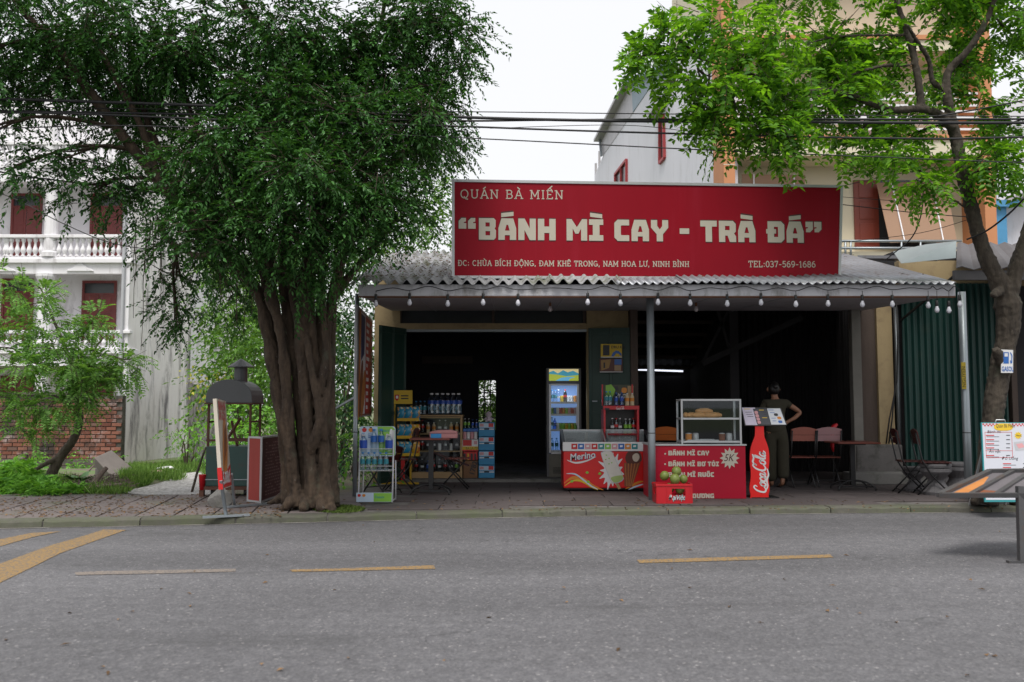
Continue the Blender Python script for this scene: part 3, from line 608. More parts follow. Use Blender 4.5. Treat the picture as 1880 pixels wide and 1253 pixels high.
# ================================================================== SHOP
SY = 14.8
mat('cream_wall', (.38, .29, .16), .85, .12, 2, .25, 30, dirt=(.26, .19, .11), dirt_amt=.35)
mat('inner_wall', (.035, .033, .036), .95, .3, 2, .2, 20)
mat('green_steel', (.012, .045, .034), .5, .2, 3)
mat('soffit', (.38, .37, .40), .8, .12, 2, .1, 20, dirt=(.22, .2, .2), dirt_amt=.2)
mat('fascia', (.52, .52, .55), .6, .15, 2, .15, 15, dirt=(.2, .19, .18), dirt_amt=.35, stretch=(1, 1, .4))
mat('timber_brown', (.09, .066, .055), .85, .3, 5, .4, 30, stretch=(3, 3, .4))
mat('black_plastic_', (.03, .03, .03), .6); mat('galv', (.30, .335, .36), .42, .15, 4, .08, 20, metal=.55)
mat('rust', (.16, .07, .035), .9, .4, 9, .3, 40)
mat('tin', (.30, .31, .34), .38, .2, 3, .08, 20, metal=.5, dirt=(.16, .13, .12), dirt_amt=.3, dscale=4)
mat('tile_wall', (.20, .19, .17), .8, .2, 6)
sh = thing('shop_building', 'single-storey shop with cream walls and dark open front under the canopy', 'building', (1.5, SY, PZ))
ZS = 2.95
xL = gx(686, SY); xD0, xD1 = gx(742, SY), gx(1078, SY); xR = gx(1155, SY); zlin = gz(605, SY); zl2 = gz(594, SY)
MB().b6(xL, xD0, SY, SY + .2, PZ - .02, zl2).build('wall', 'cream_wall', sh)                       # left pier
MB().b6(xD1, xR, SY, SY + .2, PZ - .02, 3.4).build('wall', 'cream_wall', sh)                        # right pier
MB().b6(xL, gx(733, SY), SY, SY + .2, zl2 + .002, 3.4).build('wall', 'cream_wall', sh)
MB().b6(xD0 + .002, xD1 - .002, SY - .01, SY + .2, zlin, zl2).build('lintel', 'cream_wall', sh)
MB().b6(xD0 + .002, xD1 - .002, SY - .004, SY + .12, zlin - .04, zlin - .003).build('door_track', 'galv', sh)
MB().b6(gx(733, SY) + .003, xD1 - .003, SY + .09, SY + .12, zl2 + .002, 3.4).build('transom_pane', 'door_glass_dark', sh)
for px in (733, 905, 1074): MB().b6(gx(px, SY) - .02, gx(px, SY) + .02, SY + .02, SY + .085, zl2 + .003, 3.4).build('transom_bar', 'timber_brown', sh)
MB().b6(xL, xR, SY + .003, SY + 4.6, PZ - .01, PZ + .05).build('floor', 'concrete_dark', sh)
MB().b6(xD0, xD1, SY - .12, SY, PZ - .01, PZ + .048).build('threshold', 'concrete', sh, bevel=.01)
IB = SY + 4.6
wx0, wx1 = gx(878, IB), gx(911, IB); wz0, wz1 = gz(790, IB), gz(698, IB)
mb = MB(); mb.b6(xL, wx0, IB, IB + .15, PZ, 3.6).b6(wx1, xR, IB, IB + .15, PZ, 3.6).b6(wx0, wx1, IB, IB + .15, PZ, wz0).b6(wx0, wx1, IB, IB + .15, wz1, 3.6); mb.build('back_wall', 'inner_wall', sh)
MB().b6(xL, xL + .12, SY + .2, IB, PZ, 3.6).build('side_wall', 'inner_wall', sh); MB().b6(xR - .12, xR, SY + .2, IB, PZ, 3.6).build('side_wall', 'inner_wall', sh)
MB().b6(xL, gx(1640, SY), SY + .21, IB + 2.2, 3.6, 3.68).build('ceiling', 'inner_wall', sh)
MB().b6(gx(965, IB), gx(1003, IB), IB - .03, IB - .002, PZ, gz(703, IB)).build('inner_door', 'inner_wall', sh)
MB().b6(gx(775, IB), gx(868, IB), IB - .1, IB - .004, gz(668, IB), gz(655, IB)).build('wall_shelf', 'timber_brown', sh)
# grille window
gw = MB(); mat('iron_black', (.012, .012, .013), .55, .3)
for t in np.linspace(0, 1, 4): gw.bar((wx0 + (wx1 - wx0) * t, IB + .03, wz0), (wx0 + (wx1 - wx0) * t, IB + .03, wz1), .022)
for t in np.linspace(0, 1, 5): gw.bar((wx0, IB + .045, wz0 + (wz1 - wz0) * t), (wx1, IB + .045, wz0 + (wz1 - wz0) * t), .02)
for t in (.3, .7): gw.tube([(wx0 + (wx1 - wx0) * (.5 + .2 * math.cos(a)), IB + .02, wz0 + (wz1 - wz0) * (t + .1 * math.sin(a))) for a in np.linspace(0, 2 * math.pi, 12)], .009, 5)
gw.build('window_grille', 'iron_black', sh)
# folded green door leaves
def leaf(px0, y0, px1, y1, yt0, yt1, Ya, Yb):
    a, b = at(px0, 745, Ya), at(px1, 745, Yb); d = Vector((b.x - a.x, b.y - a.y, 0)); nn = Vector((-d.y, d.x, 0)).normalized() * .02
    mb = MB(); zt_ = gz(yt0, Ya); mb.prism([(a.x, a.y, PZ + .03), (b.x, b.y, PZ + .03), (b.x + nn.x, b.y + nn.y, PZ + .03), (a.x + nn.x, a.y + nn.y, PZ + .03)], (0, 0, zt_ - PZ - .03))
    for t in (.04, .5, .96):
        p = Vector((a.x, a.y, 0)).lerp(Vector((b.x, b.y, 0)), t); mb.b6(p.x - .02, p.x + .02, p.y - .03, p.y - .0, PZ + .04, zt_ - .02)
    for z in (PZ + .1, 1.2, zt_ - .08): mb.bar((a.x, a.y - .012, z), (b.x, b.y - .012, z), .03, .05)
    dl = mb.build('door_leaf', 'green_steel', sh); return dl
leaf(696, 0, 745, 0, 597, 600, SY - .75, SY - .06); leaf(1081, 0, 1163, 0, 603, 603, SY - .08, SY - .22)
MB().box(at(1092, 737, SY - .2), (.08, .03, .02)).build('door_bolt', 'galv', sh)
# right bay: posts, side and back walls, tin roof on purlins
xB0, xB1 = gx(1162, SY), gx(1556, SY)
for px, w_, m_ in ((1162, .12, 'timber_brown'), (1566, .15, 'tile_wall')):
    x = gx(px, SY - .05); MB().b6(x - w_ / 2, x + w_ / 2, SY - .28, SY - .13, PZ - .01, 3.3).build('post', m_, sh, bevel=.01)
RBY = SY + 5.2
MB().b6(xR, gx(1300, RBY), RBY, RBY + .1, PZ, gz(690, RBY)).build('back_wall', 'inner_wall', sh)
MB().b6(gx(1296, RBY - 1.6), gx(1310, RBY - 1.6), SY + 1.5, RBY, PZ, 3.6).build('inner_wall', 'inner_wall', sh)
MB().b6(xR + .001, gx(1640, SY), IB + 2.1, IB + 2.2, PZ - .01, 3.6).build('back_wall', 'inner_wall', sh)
MB().b6(xR + .003, xB1 + .4, SY - .1, IB + 2.1, PZ - .015, PZ + .006).build('floor', 'apron_slab', sh)
def wavy(x0, x1, z0, z1, y, pitch, amp, axis='x', name='corrugated_wall', m='inner_wall', parent=None, ends=None):
    """vertical folded sheet in the plane y"""
    mb = MB(); nseg = max(2, int((x1 - x0) / pitch * 4)); vs = []
    for i in range(nseg + 1):
        x = x0 + (x1 - x0) * i / nseg; ph = i % 4; yy = y + (amp if ph in (1, 2) else -amp)
        vs += [(x, yy, z0), (x, yy, z1)]
    mb.add(vs, [(2 * i, 2 * i + 2, 2 * i + 3, 2 * i + 1) for i in range(nseg)]); o = mb.build(name, m, parent, fix=False)
    s = o.modifiers.new('thick', 'SOLIDIFY'); s.thickness = .004; return o
mat('dark_shutter', (.014, .013, .014), .7, .2, spec=.2)
wavy(gx(1330, SY + 2.2), gx(1580, SY + 2.2), PZ, 3.5, SY + 2.2, .12, .02, name='folding_gate', m='dark_shutter', parent=sh)
for i in range(7):
    y = RBY - .2 - i * .55; z = gz(676, RBY) + i * .2; MB().bar((xR + .13, y, z), (gx(1300, SY) + .9, y, z), .05, .07).build('purlin', 'timber_brown', sh)
mb = MB(); nx = 60
for j in range(2): mb.v += [Vector((xR + .13 + (2.6) * i / nx, RBY - j * 3.9, gz(676, RBY) + .06 + j * 1.42 + .02 * math.sin(i * 1.57))) for i in range(nx + 1)]
mb.f = [(i, i + 1, nx + 2 + i, nx + 1 + i) for i in range(nx)]; mb.build('bay_roof_sheet', 'dark_shutter', sh, fix=False)
mb = MB(); mb.bar((gx(1290, SY + 1), SY + 1, gz(668, SY + 1)), (gx(1470, SY + 1), SY + .8, gz(585, SY + 1)), .08, .1).bar((gx(1290, SY + 1), SY + 1, gz(668, SY + 1)), (gx(1340, SY + 1), SY + 1, gz(570, SY + 1)), .05).bar((gx(1340, SY + 1), SY + 1, gz(640, SY + 1)), (gx(1320, SY + 1), SY + 1, gz(570, SY + 1)), .05); mb.build('roof_truss', 'dark_shutter', sh)
# glowing bar added in place of a daylight slit at the back of the bay
ft = thing('daylight_slit_bar', 'white fluorescent tube lamp at the back of the dark right bay', 'lamp', at(1214, 681, RBY - .12))
emis('daylight_glow', (.85, .88, 1), 1.1)
a_, b_ = at(1170, 679, RBY - .08), at(1254, 682, RBY - .08)
MB().tube([a_, b_], .018, 8).build('tube', 'daylight_glow', ft, smooth=True); MB().bar(a_ + Vector((0, .05, .02)), b_ + Vector((0, .05, .02)), .05, .03).build('bar_backing', 'galv', ft)
# right-hand pier, skirting block, cables' pier
pr = thing('side_pier', 'cream plaster pier between the dark bay and the green shutter', 'wall', (gx(1627, SY - .1), SY - .1, PZ))
MB().b6(gx(1613, SY - .1), gx(1641, SY - .1), SY - .12, SY + .1, PZ, 3.3).build('pier', 'cream_wall', pr)
MB().b6(gx(1578, SY), gx(1612.5, SY), SY - .05, SY + .08, PZ, 3.3).build('side_panel', 'timber_brown', pr)
MB().b6(gx(1570, SY - .3), gx(1655, SY - .3), SY - .3, SY - .122, PZ, gz(817, SY - .3)).build('plinth', 'concrete_dark', pr, bevel=.02)
MB().b6(gx(1556, SY - .6), gx(1700, SY - .6), SY - .6, SY - .302, PZ, gz(868, SY - .6)).build('step', 'concrete', pr, bevel=.02)
MB().box(at(1640, 806, SY - .135), (.1, .03, .05)).build('socket', 'white_paint', pr, bevel=.006)
# neighbouring shop: green folding shutter, dark opening, roof edge
mat('shutter_green', (.006, .045, .037), .5, .12, 2, dirt=(.02, .05, .04), dirt_amt=.2)
nb = thing('neighbour_shop', 'closed neighbour shop with green folding steel shutter and dark roof edge', 'building', (gx(1740, SY), SY, PZ))
wavy(gx(1660, SY - .1), gx(1850, SY - .1), PZ, gz(522, SY), SY - .1, .105, .022, name='folding_shutter', m='shutter_green', parent=nb)
MB().b6(gx(1655, SY), gx(2100, SY), SY - .06, SY + .1, gz(524, SY), gz(480, SY)).build('wall', 'cream_wall', nb)
MB().b6(gx(1655, SY), gx(2100, SY), SY + .1, SY + 5, PZ, 3.9).build('inner_wall', 'inner_wall', nb)  # solid dark block stands in for the shade inside the opening
MB().b6(gx(1852, SY), gx(1862, SY), SY - .12, SY + .1, PZ, gz(524, SY)).build('pier', 'timber_brown', nb)
mat('dark_roof', (.09, .085, .09), .7, .3, 4, .3, 20)
mb = MB(); nn_ = 60; X0, X1 = gx(1752, 13.2), gx(2150, 13.2)
for (Y_, Z_) in ((13.0, gz(492, 13.0)), (15.6, gz(447, 15.6))): mb.v += [Vector(((X0 if Y_ < 14 else gx(1768, 15.6)) + (X1 + 2 - (X0 if Y_ < 14 else gx(1768, 15.6))) * i / nn_, Y_, Z_ + .025 * math.sin(i * 1.57))) for i in range(nn_ + 1)]
mb.f = [(i, i + 1, nn_ + 2 + i, nn_ + 1 + i) for i in range(nn_)]; rf = mb.build('roof', 'dark_roof', nb, fix=False); s_ = rf.modifiers.new('t', 'SOLIDIFY'); s_.thickness = .012
MB().b6(X0, X1, 13.05, 13.12, gz(492, 13) - .17, gz(492, 13) - .03).build('eave_beam', 'dark_roof', nb)
MB().bar((X0 + .1, 13.2, gz(500, 13)), (X0 - .1, SY - .07, 2.7), .03).build('eave_brace', 'iron_black', nb)

# ---- canopy: posts, fascia, soffit, roof sheets
cn_ = thing('canopy', 'metal canopy roof of grey corrugated sheets on round steel posts', 'canopy', (1.8, 12, PZ))
FY = 11.56; xc0, xc1 = gx(655, FY), gx(1762, FY); zf0, zf1 = gz(544, FY), gz(522.5, FY)
MB().b6(xc0, xc1, FY, FY + .06, zf0, zf1).build('fascia', 'fascia', cn_, bevel=.008)
MB().b6(xc0, xc1, FY + .004, FY + .065, zf0 - .016, zf0 - .002).build('fascia_edge', 'rust', cn_)
mb = MB(); mb.prism([(xc0, FY + .07, zf0 + .01), (xc1, FY + .07, zf0 + .01), (xc1 + .02, SY - .01, gz(571, SY)), (xc0, SY - .01, gz(571, SY))], (0, 0, .02)); mb.build('soffit', 'soffit', cn_)
for px in (760, 900, 1040, 1180, 1320, 1460): MB().bar((gx(px, FY), FY + .08, zf0 + .004), (gx(px, FY), SY - .03, gz(571, SY) - .006), .012, .006).build('soffit_joint', 'pipe_grey', cn_)
for (px, by, yt, r) in ((651, 912, 540, .03), (1197.5, 918, 540, .05), (1773, 915, 530, .05)):
    b = gp(px if px < 1700 else 1779, by); mb = MB(); z1 = zf1 - .02; mb.tube([(b.x, b.y, PZ - .03), (b.x, b.y, .9), (b.x, b.y, z1)], r, 14); mb.build('post', 'galv', cn_, smooth=True)
    MB().lathe([(r * 1.03, 0), (r * 1.03, .012)], 14, (b.x, b.y, .95)).build('post_joint', 'black_plastic_', cn_, smooth=True)
b = gp(1654, 884); MB().tube([(b.x, b.y, PZ - .02), (b.x, b.y, 2.95)], .04, 12).build('post', 'galv', cn_, smooth=True)
b = at(1769, 690, gp(1779, 915).y - .056); MB().b6(b.x - .028, b.x + .03, b.y - .006, b.y + .004, b.z - .18, b.z + .18).build('post_sticker', mat('sticker_yellow', (.45, .33, .02), .5), cn_)
st_pl = Plane((b.x, b.y - .008, b.z), (1, 0, 0), (0, 0, 1)); font_text(st_pl, 'NGUYEN', (.022, -.16), .07, mat('ink_black', (.015, .015, .015), .6), cn_, 'sticker_lettering', rot=math.pi / 2, h0=.002)
def roof_sheet(x0, x1, pitch, amp, y0, z0, y1, z1, m, lift=0, y0b=None):
    mb = MB(); ns = int((x1 - x0) / pitch * 8); rows = 5
    jag = random.uniform(-.03, .03)
    for j in range(rows):
        t = j / (rows - 1)
        for i in range(ns + 1):
            x = x0 + (x1 - x0) * i / ns; mb.v.append(Vector((x, y0 + jag + (y1 - y0) * t, z0 + (z1 - z0) * t + lift + amp * math.sin(2 * math.pi * (x) / pitch) + .006 * math.sin(x * 3 + j))))
    mb.f = [(j * (ns + 1) + i, j * (ns + 1) + i + 1, (j + 1) * (ns + 1) + i + 1, (j + 1) * (ns + 1) + i) for j in range(rows - 1) for i in range(ns)]
    o = mb.build('roof_sheet', m, cn_, smooth=True, fix=False); s = o.modifiers.new('t', 'SOLIDIFY'); s.thickness = .008; return o
zr0 = gz(522, 11.5); RYB = 15.6; zr1 = zr0 + (RYB - 11.5) * .27
x = gx(640, 11.5); k = 0
while x < gx(1075, 11.5):
    roof_sheet(x, x + .92, .155, .034, 11.48, zr0 + .02, RYB, zr1 + .02, 'roof_cement', .009 * (k % 2)); x += .86; k += 1
while x < gx(1792, 11.5) - .3:
    x2 = min(x + .92, gx(1790, 11.5)); roof_sheet(x, x2, .105, .018, 11.46, zr0 + .012, RYB - .3, zr1 - .08, 'tin', .007 * (k % 2)); x += .86; k += 1
MB().bar((gx(1600, 14.6), 14.9, gz(474, 14.9)), (gx(1690, 14.9), 14.2, gz(475, 14.2)), .3, .05).build('ridge_flashing', 'tin', cn_)
fl = thing('roof_flashing', 'bent grey sheet-metal flashing propped on the canopy roof corner', 'sheet metal', at(1706, 480, 13.6))
mb = MB(); mb.prism([at(1655, 484, 13.4), at(1755, 474, 13.4), at(1756, 443, 13.6), at(1700, 449, 13.8), at(1640, 462, 14.0)], (0, .012, 0)); mb.build('sheet', mat('galv_flash', (.34, .39, .40), .45, .15, 3, metal=.4), fl)
b = gp(651, 912); MB().bar((b.x, b.y, gz(729, b.y)), at(604, 757, b.y + .3), .028).build('brace', 'galv', cn_)
# ================================================================== SIGN
mat('sign_red', (.265, .0012, .012), .55, .10, 1.2, spec=.2, dirt=(.29, .007, .022), dirt_amt=.25, dscale=.8, stretch=(3, 1, .25))
mat('sign_cream', (.50, .465, .385), .6, .06, 3); mat('sign_ink', (.06, .01, .012), .6)
mat('alu', (.48, .49, .50), .4, .1, 4, metal=.4)
SYL, SYR = 11.92, 12.22
c00, c10, c11, c01 = at(832, 509, SYL), at(1541, 512, SYR), at(1545, 343, SYR), at(832, 332, SYL)
sg = thing('shop_sign', 'large red shop signboard with cream lettering standing on the canopy roof', 'sign', (c00 + c10) / 2)
pl = Plane(c00, c10 - c00, (0, 0, 1)); sn = -pl.n
mb = MB(); mb.prism([c00, c10, c11, c01], sn * .12); mb.build('panel', 'sign_red', sg)
fr = MB()
for a, b in ((c00, c10), (c10, c11), (c11, c01), (c01, c00)):
    d = (b - a).normalized(); fr.bar(a - d * .02 + sn * .055, b + d * .02 + sn * .055, .036, .135, up=pl.n)
fr.build('frame', 'alu', sg)
for px in (870, 1000, 1150, 1300, 1450, 1520):
    p = pl.px(px, 505) + sn * .16; t = pl.px(px, 360) + sn * .16; m2 = MB(); m2.bar((p.x, p.y, p.z - .12), t, .035); m2.bar(t, (t.x, t.y + 1.3, zr0 + (t.y + 1.3 - 11.5) * .27), .03); m2.build('support', 'iron_black', sg)
def base(px, py): return pl.uv(px, py)
def wpx(a, b): return (pl.px(*a) - pl.px(*b)).length
slab_text(pl, 'QUÁN BÀ MIẾN', base(845, 364), wpx((845, 364), (1034, 364)), wpx((845, 364), (845, 349)), 'sign_cream', sg, th=.12, sp=.2)
def line_block(x0, y0, x1, y1, h, text, m, h0, parent=sg, P=pl, nm='letter'):
    o = P.uv(x0, y0); e = P.uv(x1, y1); wd = math.hypot(e[0] - o[0], e[1] - o[1]); Q = Plane(P.P(*o), P.P(*e) - P.P(*o), P.v); hh = abs(P.uv(x0, y0 - h)[1] - o[1])
    return block_text(Q, text, (0, 0), wd, hh, m, parent, h0=h0, name=nm)
line_block(842, 440, 1510, 446.5, 39.5, '“BÁNH MÌ CAY - TRÀ ĐÁ”', 'sign_cream', .0045)
o_ = line_block(841, 441.8, 1511.5, 448.3, 43.0, '“BÁNH MÌ CAY - TRÀ ĐÁ”', 'sign_ink', .0025, nm='letter_outline')
slab_text(pl, 'ĐC: CHÙA BÍCH ĐỘNG, ĐAM KHÊ TRONG, NAM HOA LƯ, NINH BÌNH', base(841, 488), wpx((841, 488), (1265, 488)), wpx((841, 488), (841, 478.6)), 'sign_cream', sg, th=.15, sp=.12)
slab_text(pl, 'TEL:037-569-1686', base(1374, 490.5), wpx((1374, 490), (1497, 490)), wpx((1374, 490), (1374, 479.5)), 'sign_cream', sg, th=.15, sp=.14)
# side banner on the left of the canopy
bn = thing('side_banner', 'tall narrow menu banner in red with bread picture on the left canopy side', 'banner', at(664, 765, 13))
b0, b1 = at(654.5, 764, 12.35), at(682, 762, 14.55); zt_a = gz(540, 12.35); 
pb = Plane(b0, Vector((b1.x - b0.x, b1.y - b0.y, 0)), (0, 0, 1)); LB = Vector((b1.x - b0.x, b1.y - b0.y, 0)).length; HB = min(zt_a, 2.68) - b0.z
mat('banner_red', (.48, .014, .018), .5); mat('banner_white', (.75, .73, .75), .5); mat('bread_orange', (.48, .19, .05), .55, .3, 8); mat('bread_brown', (.20, .065, .025), .6, .3, 9); mat('print_navy', (.03, .04, .12), .5)
mb = MB(); mb.prism([pb.P(0, 0), pb.P(LB, 0), pb.P(LB, HB), pb.P(0, HB)], -pb.n * .03); mb.build('panel', 'banner_red', bn)
fr = MB()
for a, b in (((0, 0), (LB, 0)), ((LB, 0), (LB, HB)), ((LB, HB), (0, HB)), ((0, HB), (0, 0))): fr.bar(pb.P(*a, -.015), pb.P(*b, -.015), .03, .05)
fr.build('frame', 'alu', bn)
def upoly(P, pts, m, nm, par, h, smooth=False):
    if smooth: pts = smooth2(pts, 5, True)
    return MB().loops([[P.P(a, b, h) for a, b in pts]]).build(nm, m, par, fix=False)
upoly(pb, [(.02, .02), (LB * .5, .02), (LB * .52, HB * .5), (LB * .5, HB - .02), (.02, HB - .02)], 'banner_white', 'printed_field', bn, .002)
upoly(pb, [(LB * .22, HB * .52), (LB * .42, HB * .6), (LB * .46, HB * .97), (LB * .2, HB * .97)], 'print_navy', 'printed_field', bn, .003)
for k, (x0, x1, zz0, zz1, mm) in enumerate(((.03, .2, 0, .95, 'bread_orange'), (.12, .34, 0, .5, 'bread_brown'), (.24, .5, .0, .42, 'bread_orange'), (.0, .1, .3, .95, 'bread_brown'))):
    upoly(pb, [(LB * x0, HB * zz0 + .02), (LB * (x0 + .1), HB * zz0 + .02), (LB * (x1 - .02), HB * (zz0 + zz1) / 2), (LB * x1, HB * zz1), (LB * (x1 - .1), HB * zz1), (LB * (x0 + .02), HB * (zz0 + zz1) / 2)], mm, 'printed_bread', bn, .004 + .001 * k, True)
mb = MB(); rr = random.Random(3)
for i in range(13):
    z = HB * (.06 + i * .07); L_ = rr.uniform(.22, .5); a0 = LB * .56
    mb.quad(*[pb.P(a, b, .003) for a, b in ((a0, z), (a0 + L_, z), (a0 + L_, z + .055), (a0, z + .055))]); mb.quad(*[pb.P(a, b, .003) for a, b in ((LB * .9, z + .01), (LB * .97, z + .01), (LB * .97, z + .06), (LB * .9, z + .06))])
o = mb.build('printed_menu_lines', 'banner_white', bn, fix=False); o['kind'] = 'stuff'

# ================================================================== RIGHT: white side house and cream house
mat('white_house', (.70, .70, .76), .8, .08, .8, .1, 10, dirt=(.6, .6, .64), dirt_amt=.3, stretch=(1, 1, .2))
mat('metal_blue', (.24, .31, .36), .5, .15, 2, metal=.3); mat('metal_grey', (.42, .41, .43), .5, .2, 2, metal=.3)
mat('window_red', (.34, .035, .04), .5)
n0 = Vector((gx(1346, 24.3), 24.3, 0)); n1 = Vector((gx(1088, 41), 41, 0)); dv = (n1 - n0).normalized(); nv = Vector((-dv.y, dv.x, 0))   # nv points left, towards the camera side
if nv.x > 0: nv = -nv
wh = thing('side_house', 'tall white house side wall with narrow red window above the signboard', 'building', (n0.x, n0.y, 0))
ps = Plane(n0, dv, (0, 0, 1))
mb = MB(); L = (n1 - n0).length; prof = [(0, -.8), (L, -.8), (L, 10.2), (L * .75, 10.9), (ps.uv(1163, 208)[0], ps.uv(1163, 208)[1]), (ps.uv(1201, 150)[0], ps.uv(1201, 150)[1]), (0, ps.uv(1201, 150)[1] + .2)]
# wall outline: top follows the roof edge seen in the photograph
top = [ps.uv(x, y) for x, y in ((1092, 322), (1107, 287), (1163, 207), (1201, 150))]
out = [(0, -.8), (top[0][0], -.8)] + top + [(0, top[-1][1])]
mb.prism([ps.P(a, b) for a, b in out], -ps.n * .25); mb.build('wall', 'white_house', wh)
# cladding band between wall top and the tin roof
cl = [ps.uv(x, y) for x, y in ((1107, 287), (1104, 258), (1160, 152), (1163, 207))]
MB().prism([ps.P(a, b, .02) for a, b in cl], -ps.n * .1).build('cladding', 'metal_grey', wh)
c2 = [ps.uv(x, y) for x, y in ((1163, 206), (1160, 152), (1240, 120), (1240, 141), (1202, 150))]
MB().prism([ps.P(a, b, .025) for a, b in c2], -ps.n * .1).build('cladding', 'metal_blue', wh)
for (x, y), (x2, y2) in (((1103, 259), (1160, 150)), ((1159, 151), (1240, 119))):
    a, b = ps.uv(x, y), ps.uv(x2, y2); MB().bar(ps.P(*a, .15), ps.P(*b, .15), .35, .12).build('roof_edge', 'metal_grey' if x < 1150 else 'metal_blue', wh)
a, b = ps.uv(1105, 256), ps.uv(1108, 287); MB().bar(ps.P(*a, .1), ps.P(*b, .1), .09).build('downpipe', 'galv', wh)
def win(pts, name='window'):
    q = [ps.uv(*p) for p in pts]; fm = MB()
    for i in range(len(q)): fm.bar(ps.P(*q[i], .02), ps.P(*q[(i + 1) % len(q)], .02), .14, .1)
    f = fm.build(name, 'window_red', wh); MB().loops([[ps.P(*p, .012) for p in q]]).build('pane', 'door_glass_dark', f, fix=False); return f
win([(1213, 300), (1222, 290), (1220, 212), (1213, 222)]); w2 = win([(1131, 345), (1152, 345), (1152, 294), (1131, 321)])
m1, m2_ = ps.uv(1141, 345), ps.uv(1142, 308); MB().bar(ps.P(*m1, .03), ps.P(*m2_, .03), .1).build('mullion', 'window_red', w2)
a, b = ps.uv(1207, 218), ps.uv(1223, 194); MB().bar(ps.P(*a, .2), ps.P(*b, .2), .4, .1).build('window_hood', 'metal_grey', wh)
for px, y0, y1 in ((1096.5, 305, 278), (1087.5, 340, 300)):
    a, b = ps.uv(px if px > 1090 else 1090, y0), ps.uv(px if px > 1090 else 1090, y1); MB().bar(ps.P(*a, -.1), ps.P(*b, -.1), .1).build('roof_post', 'metal_grey', wh)
# cream house
HY = 24.0
mat('cream_house', (.66, .60, .46), .8, .08, 1, .1, 15); mat('orange_trim', (.55, .24, .11), .75, .1, 2); mat('mauve_wall', (.36, .30, .33), .8, .1, 1)
mat('blind', (.30, .185, .12), .8, .25, 30, stretch=(.2, 1, 14)); mat('house_door', (.19, .035, .02), .45, .25, 4); mat('sky_blue_paint', (.08, .30, .55), .6)
ch = thing('cream_house', 'cream house with orange pillars and bamboo blinds behind the right tree', 'building', (gx(1590, HY), HY, -.6))
hz = lambda y: gz(y, HY); hx = lambda p: gx(p, HY)
MB().b6(hx(1357), hx(1822), HY + 1.2, HY + 9, -.7, hz(-320)).build('wall', 'cream_house', ch)
for px in (1346, 1831): 
    zz0 = -.7 if px in (1346, 1831) else hz(250)
    MB().b6(hx(px - 10.5), hx(px + 10.5), HY - .05, HY + 1.195, zz0, hz(-320)).build('pillar', 'orange_trim', ch)
for k in range(26):
    z = hz(470) + k * .62; MB().b6(hx(1346 - 11), hx(1346 + 11), HY - .056, HY - .051, z, z + .02).build('pillar_joint', 'cream_house', ch)
for y0, y1, m_ in ((247, 256, 'orange_trim'), (256, 285, 'cream_house'), (64, 72, 'orange_trim'), (72, 92, 'cream_house'), (-160, -140, 'orange_trim')):
    MB().b6(hx(1357), hx(1820), HY + .0 if m_ == 'orange_trim' else HY + .05, HY + 1.198, hz(y1), hz(y0) - .002).build('floor_band', m_, ch)
MB().b6(hx(1357), hx(1820), HY + .05, HY + 1.198, hz(490), hz(462)).build('balcony_floor', 'cream_house', ch)
MB().b6(hx(1400), hx(1480), HY + 1.1, HY + 1.197, hz(245), hz(105)).build('recess', 'mauve_wall', ch)
MB().b6(hx(1600), hx(1660), HY + 1.1, HY + 1.197, hz(245), hz(105)).build('recess', 'mauve_wall', ch)
for i in range(7):
    y = 236 - i * 11
    for xa, xb in ((1358, 1820),): MB().bar((hx(xa), HY + .1, hz(y)), (hx(xb), HY + .1, hz(y)), .05, .06).build('balustrade_rail', 'white_paint', ch)
W2 = HY + 1.2
def hdoor(x0, x1, y0, y1):
    o = MB().b6(gx(x0, W2), gx(x1, W2), W2 - .06, W2 - .004, gz(y1, W2), gz(y0, W2)).build('door', 'house_door', ch)
    wdt = gx(x1, W2) - gx(x0, W2)
    for a, b in ((.06, .36), (.42, .68), (.74, .95)): MB().b6(gx(x0, W2) + wdt * .2, gx(x1, W2) - wdt * .2, W2 - .08, W2 - .061, gz(y1, W2) + (gz(y0, W2) - gz(y1, W2)) * a, gz(y1, W2) + (gz(y0, W2) - gz(y1, W2)) * b).build('door_panel', 'house_door', o, bevel=.01)
hdoor(1577, 1622, 332, 456); hdoor(1728, 1746, 334, 456)
MB().b6(gx(1622, W2), gx(1728, W2), W2 - .05, W2 - .005, gz(456, W2), gz(332, W2)).build('door_opening', 'door_glass_dark', ch)
mb = MB(); mb.prism([at(1609, 336, HY + .9), at(1736, 333, HY + .9), at(1757, 443, HY + .2), at(1634, 446, HY + .2)], (0, .02, .0)); bd = mb.build('bamboo_blind', 'blind', ch)
for q in (.22, .8):
    MB().bar(at(1609 + 127 * q, 336, HY + .87), at(1634 + 123 * q, 445, HY + .17), .03).build('blind_cord', 'white_paint', bd)
mb = MB(); mb.prism([at(1362, 320, HY + .6), at(1478, 322, HY + .6), at(1478, 470, HY + .5), at(1362, 470, HY + .5)], (0, .02, 0)); bd2 = mb.build('bamboo_blind', 'blind', ch)
for px in (1384, 1458): MB().bar(at(px, 320, HY + .55), at(px, 470, HY + .45), .03).build('blind_cord', 'white_paint', bd2)
for y in (443, 456): MB().tube([at(1500, y, HY - .1), at(1765, y, HY - .1)], .035, 6).build('balcony_rail', 'galv', ch, smooth=True)
for px in (1552, 1562, 1655, 1690): MB().tube([at(px, 443, HY - .1), at(px, 475, HY - .1)], .03, 6).build('rail_post', 'galv', ch, smooth=True)
bh = thing('blue_house', 'pale house with bright blue gutter at the right edge behind the tree', 'building', (gx(1900, 27), 27, -.6))
MB().b6(gx(1845, 27), gx(2150, 27), 27, 33, -.7, gz(180, 27)).build('wall', 'white_house', bh)
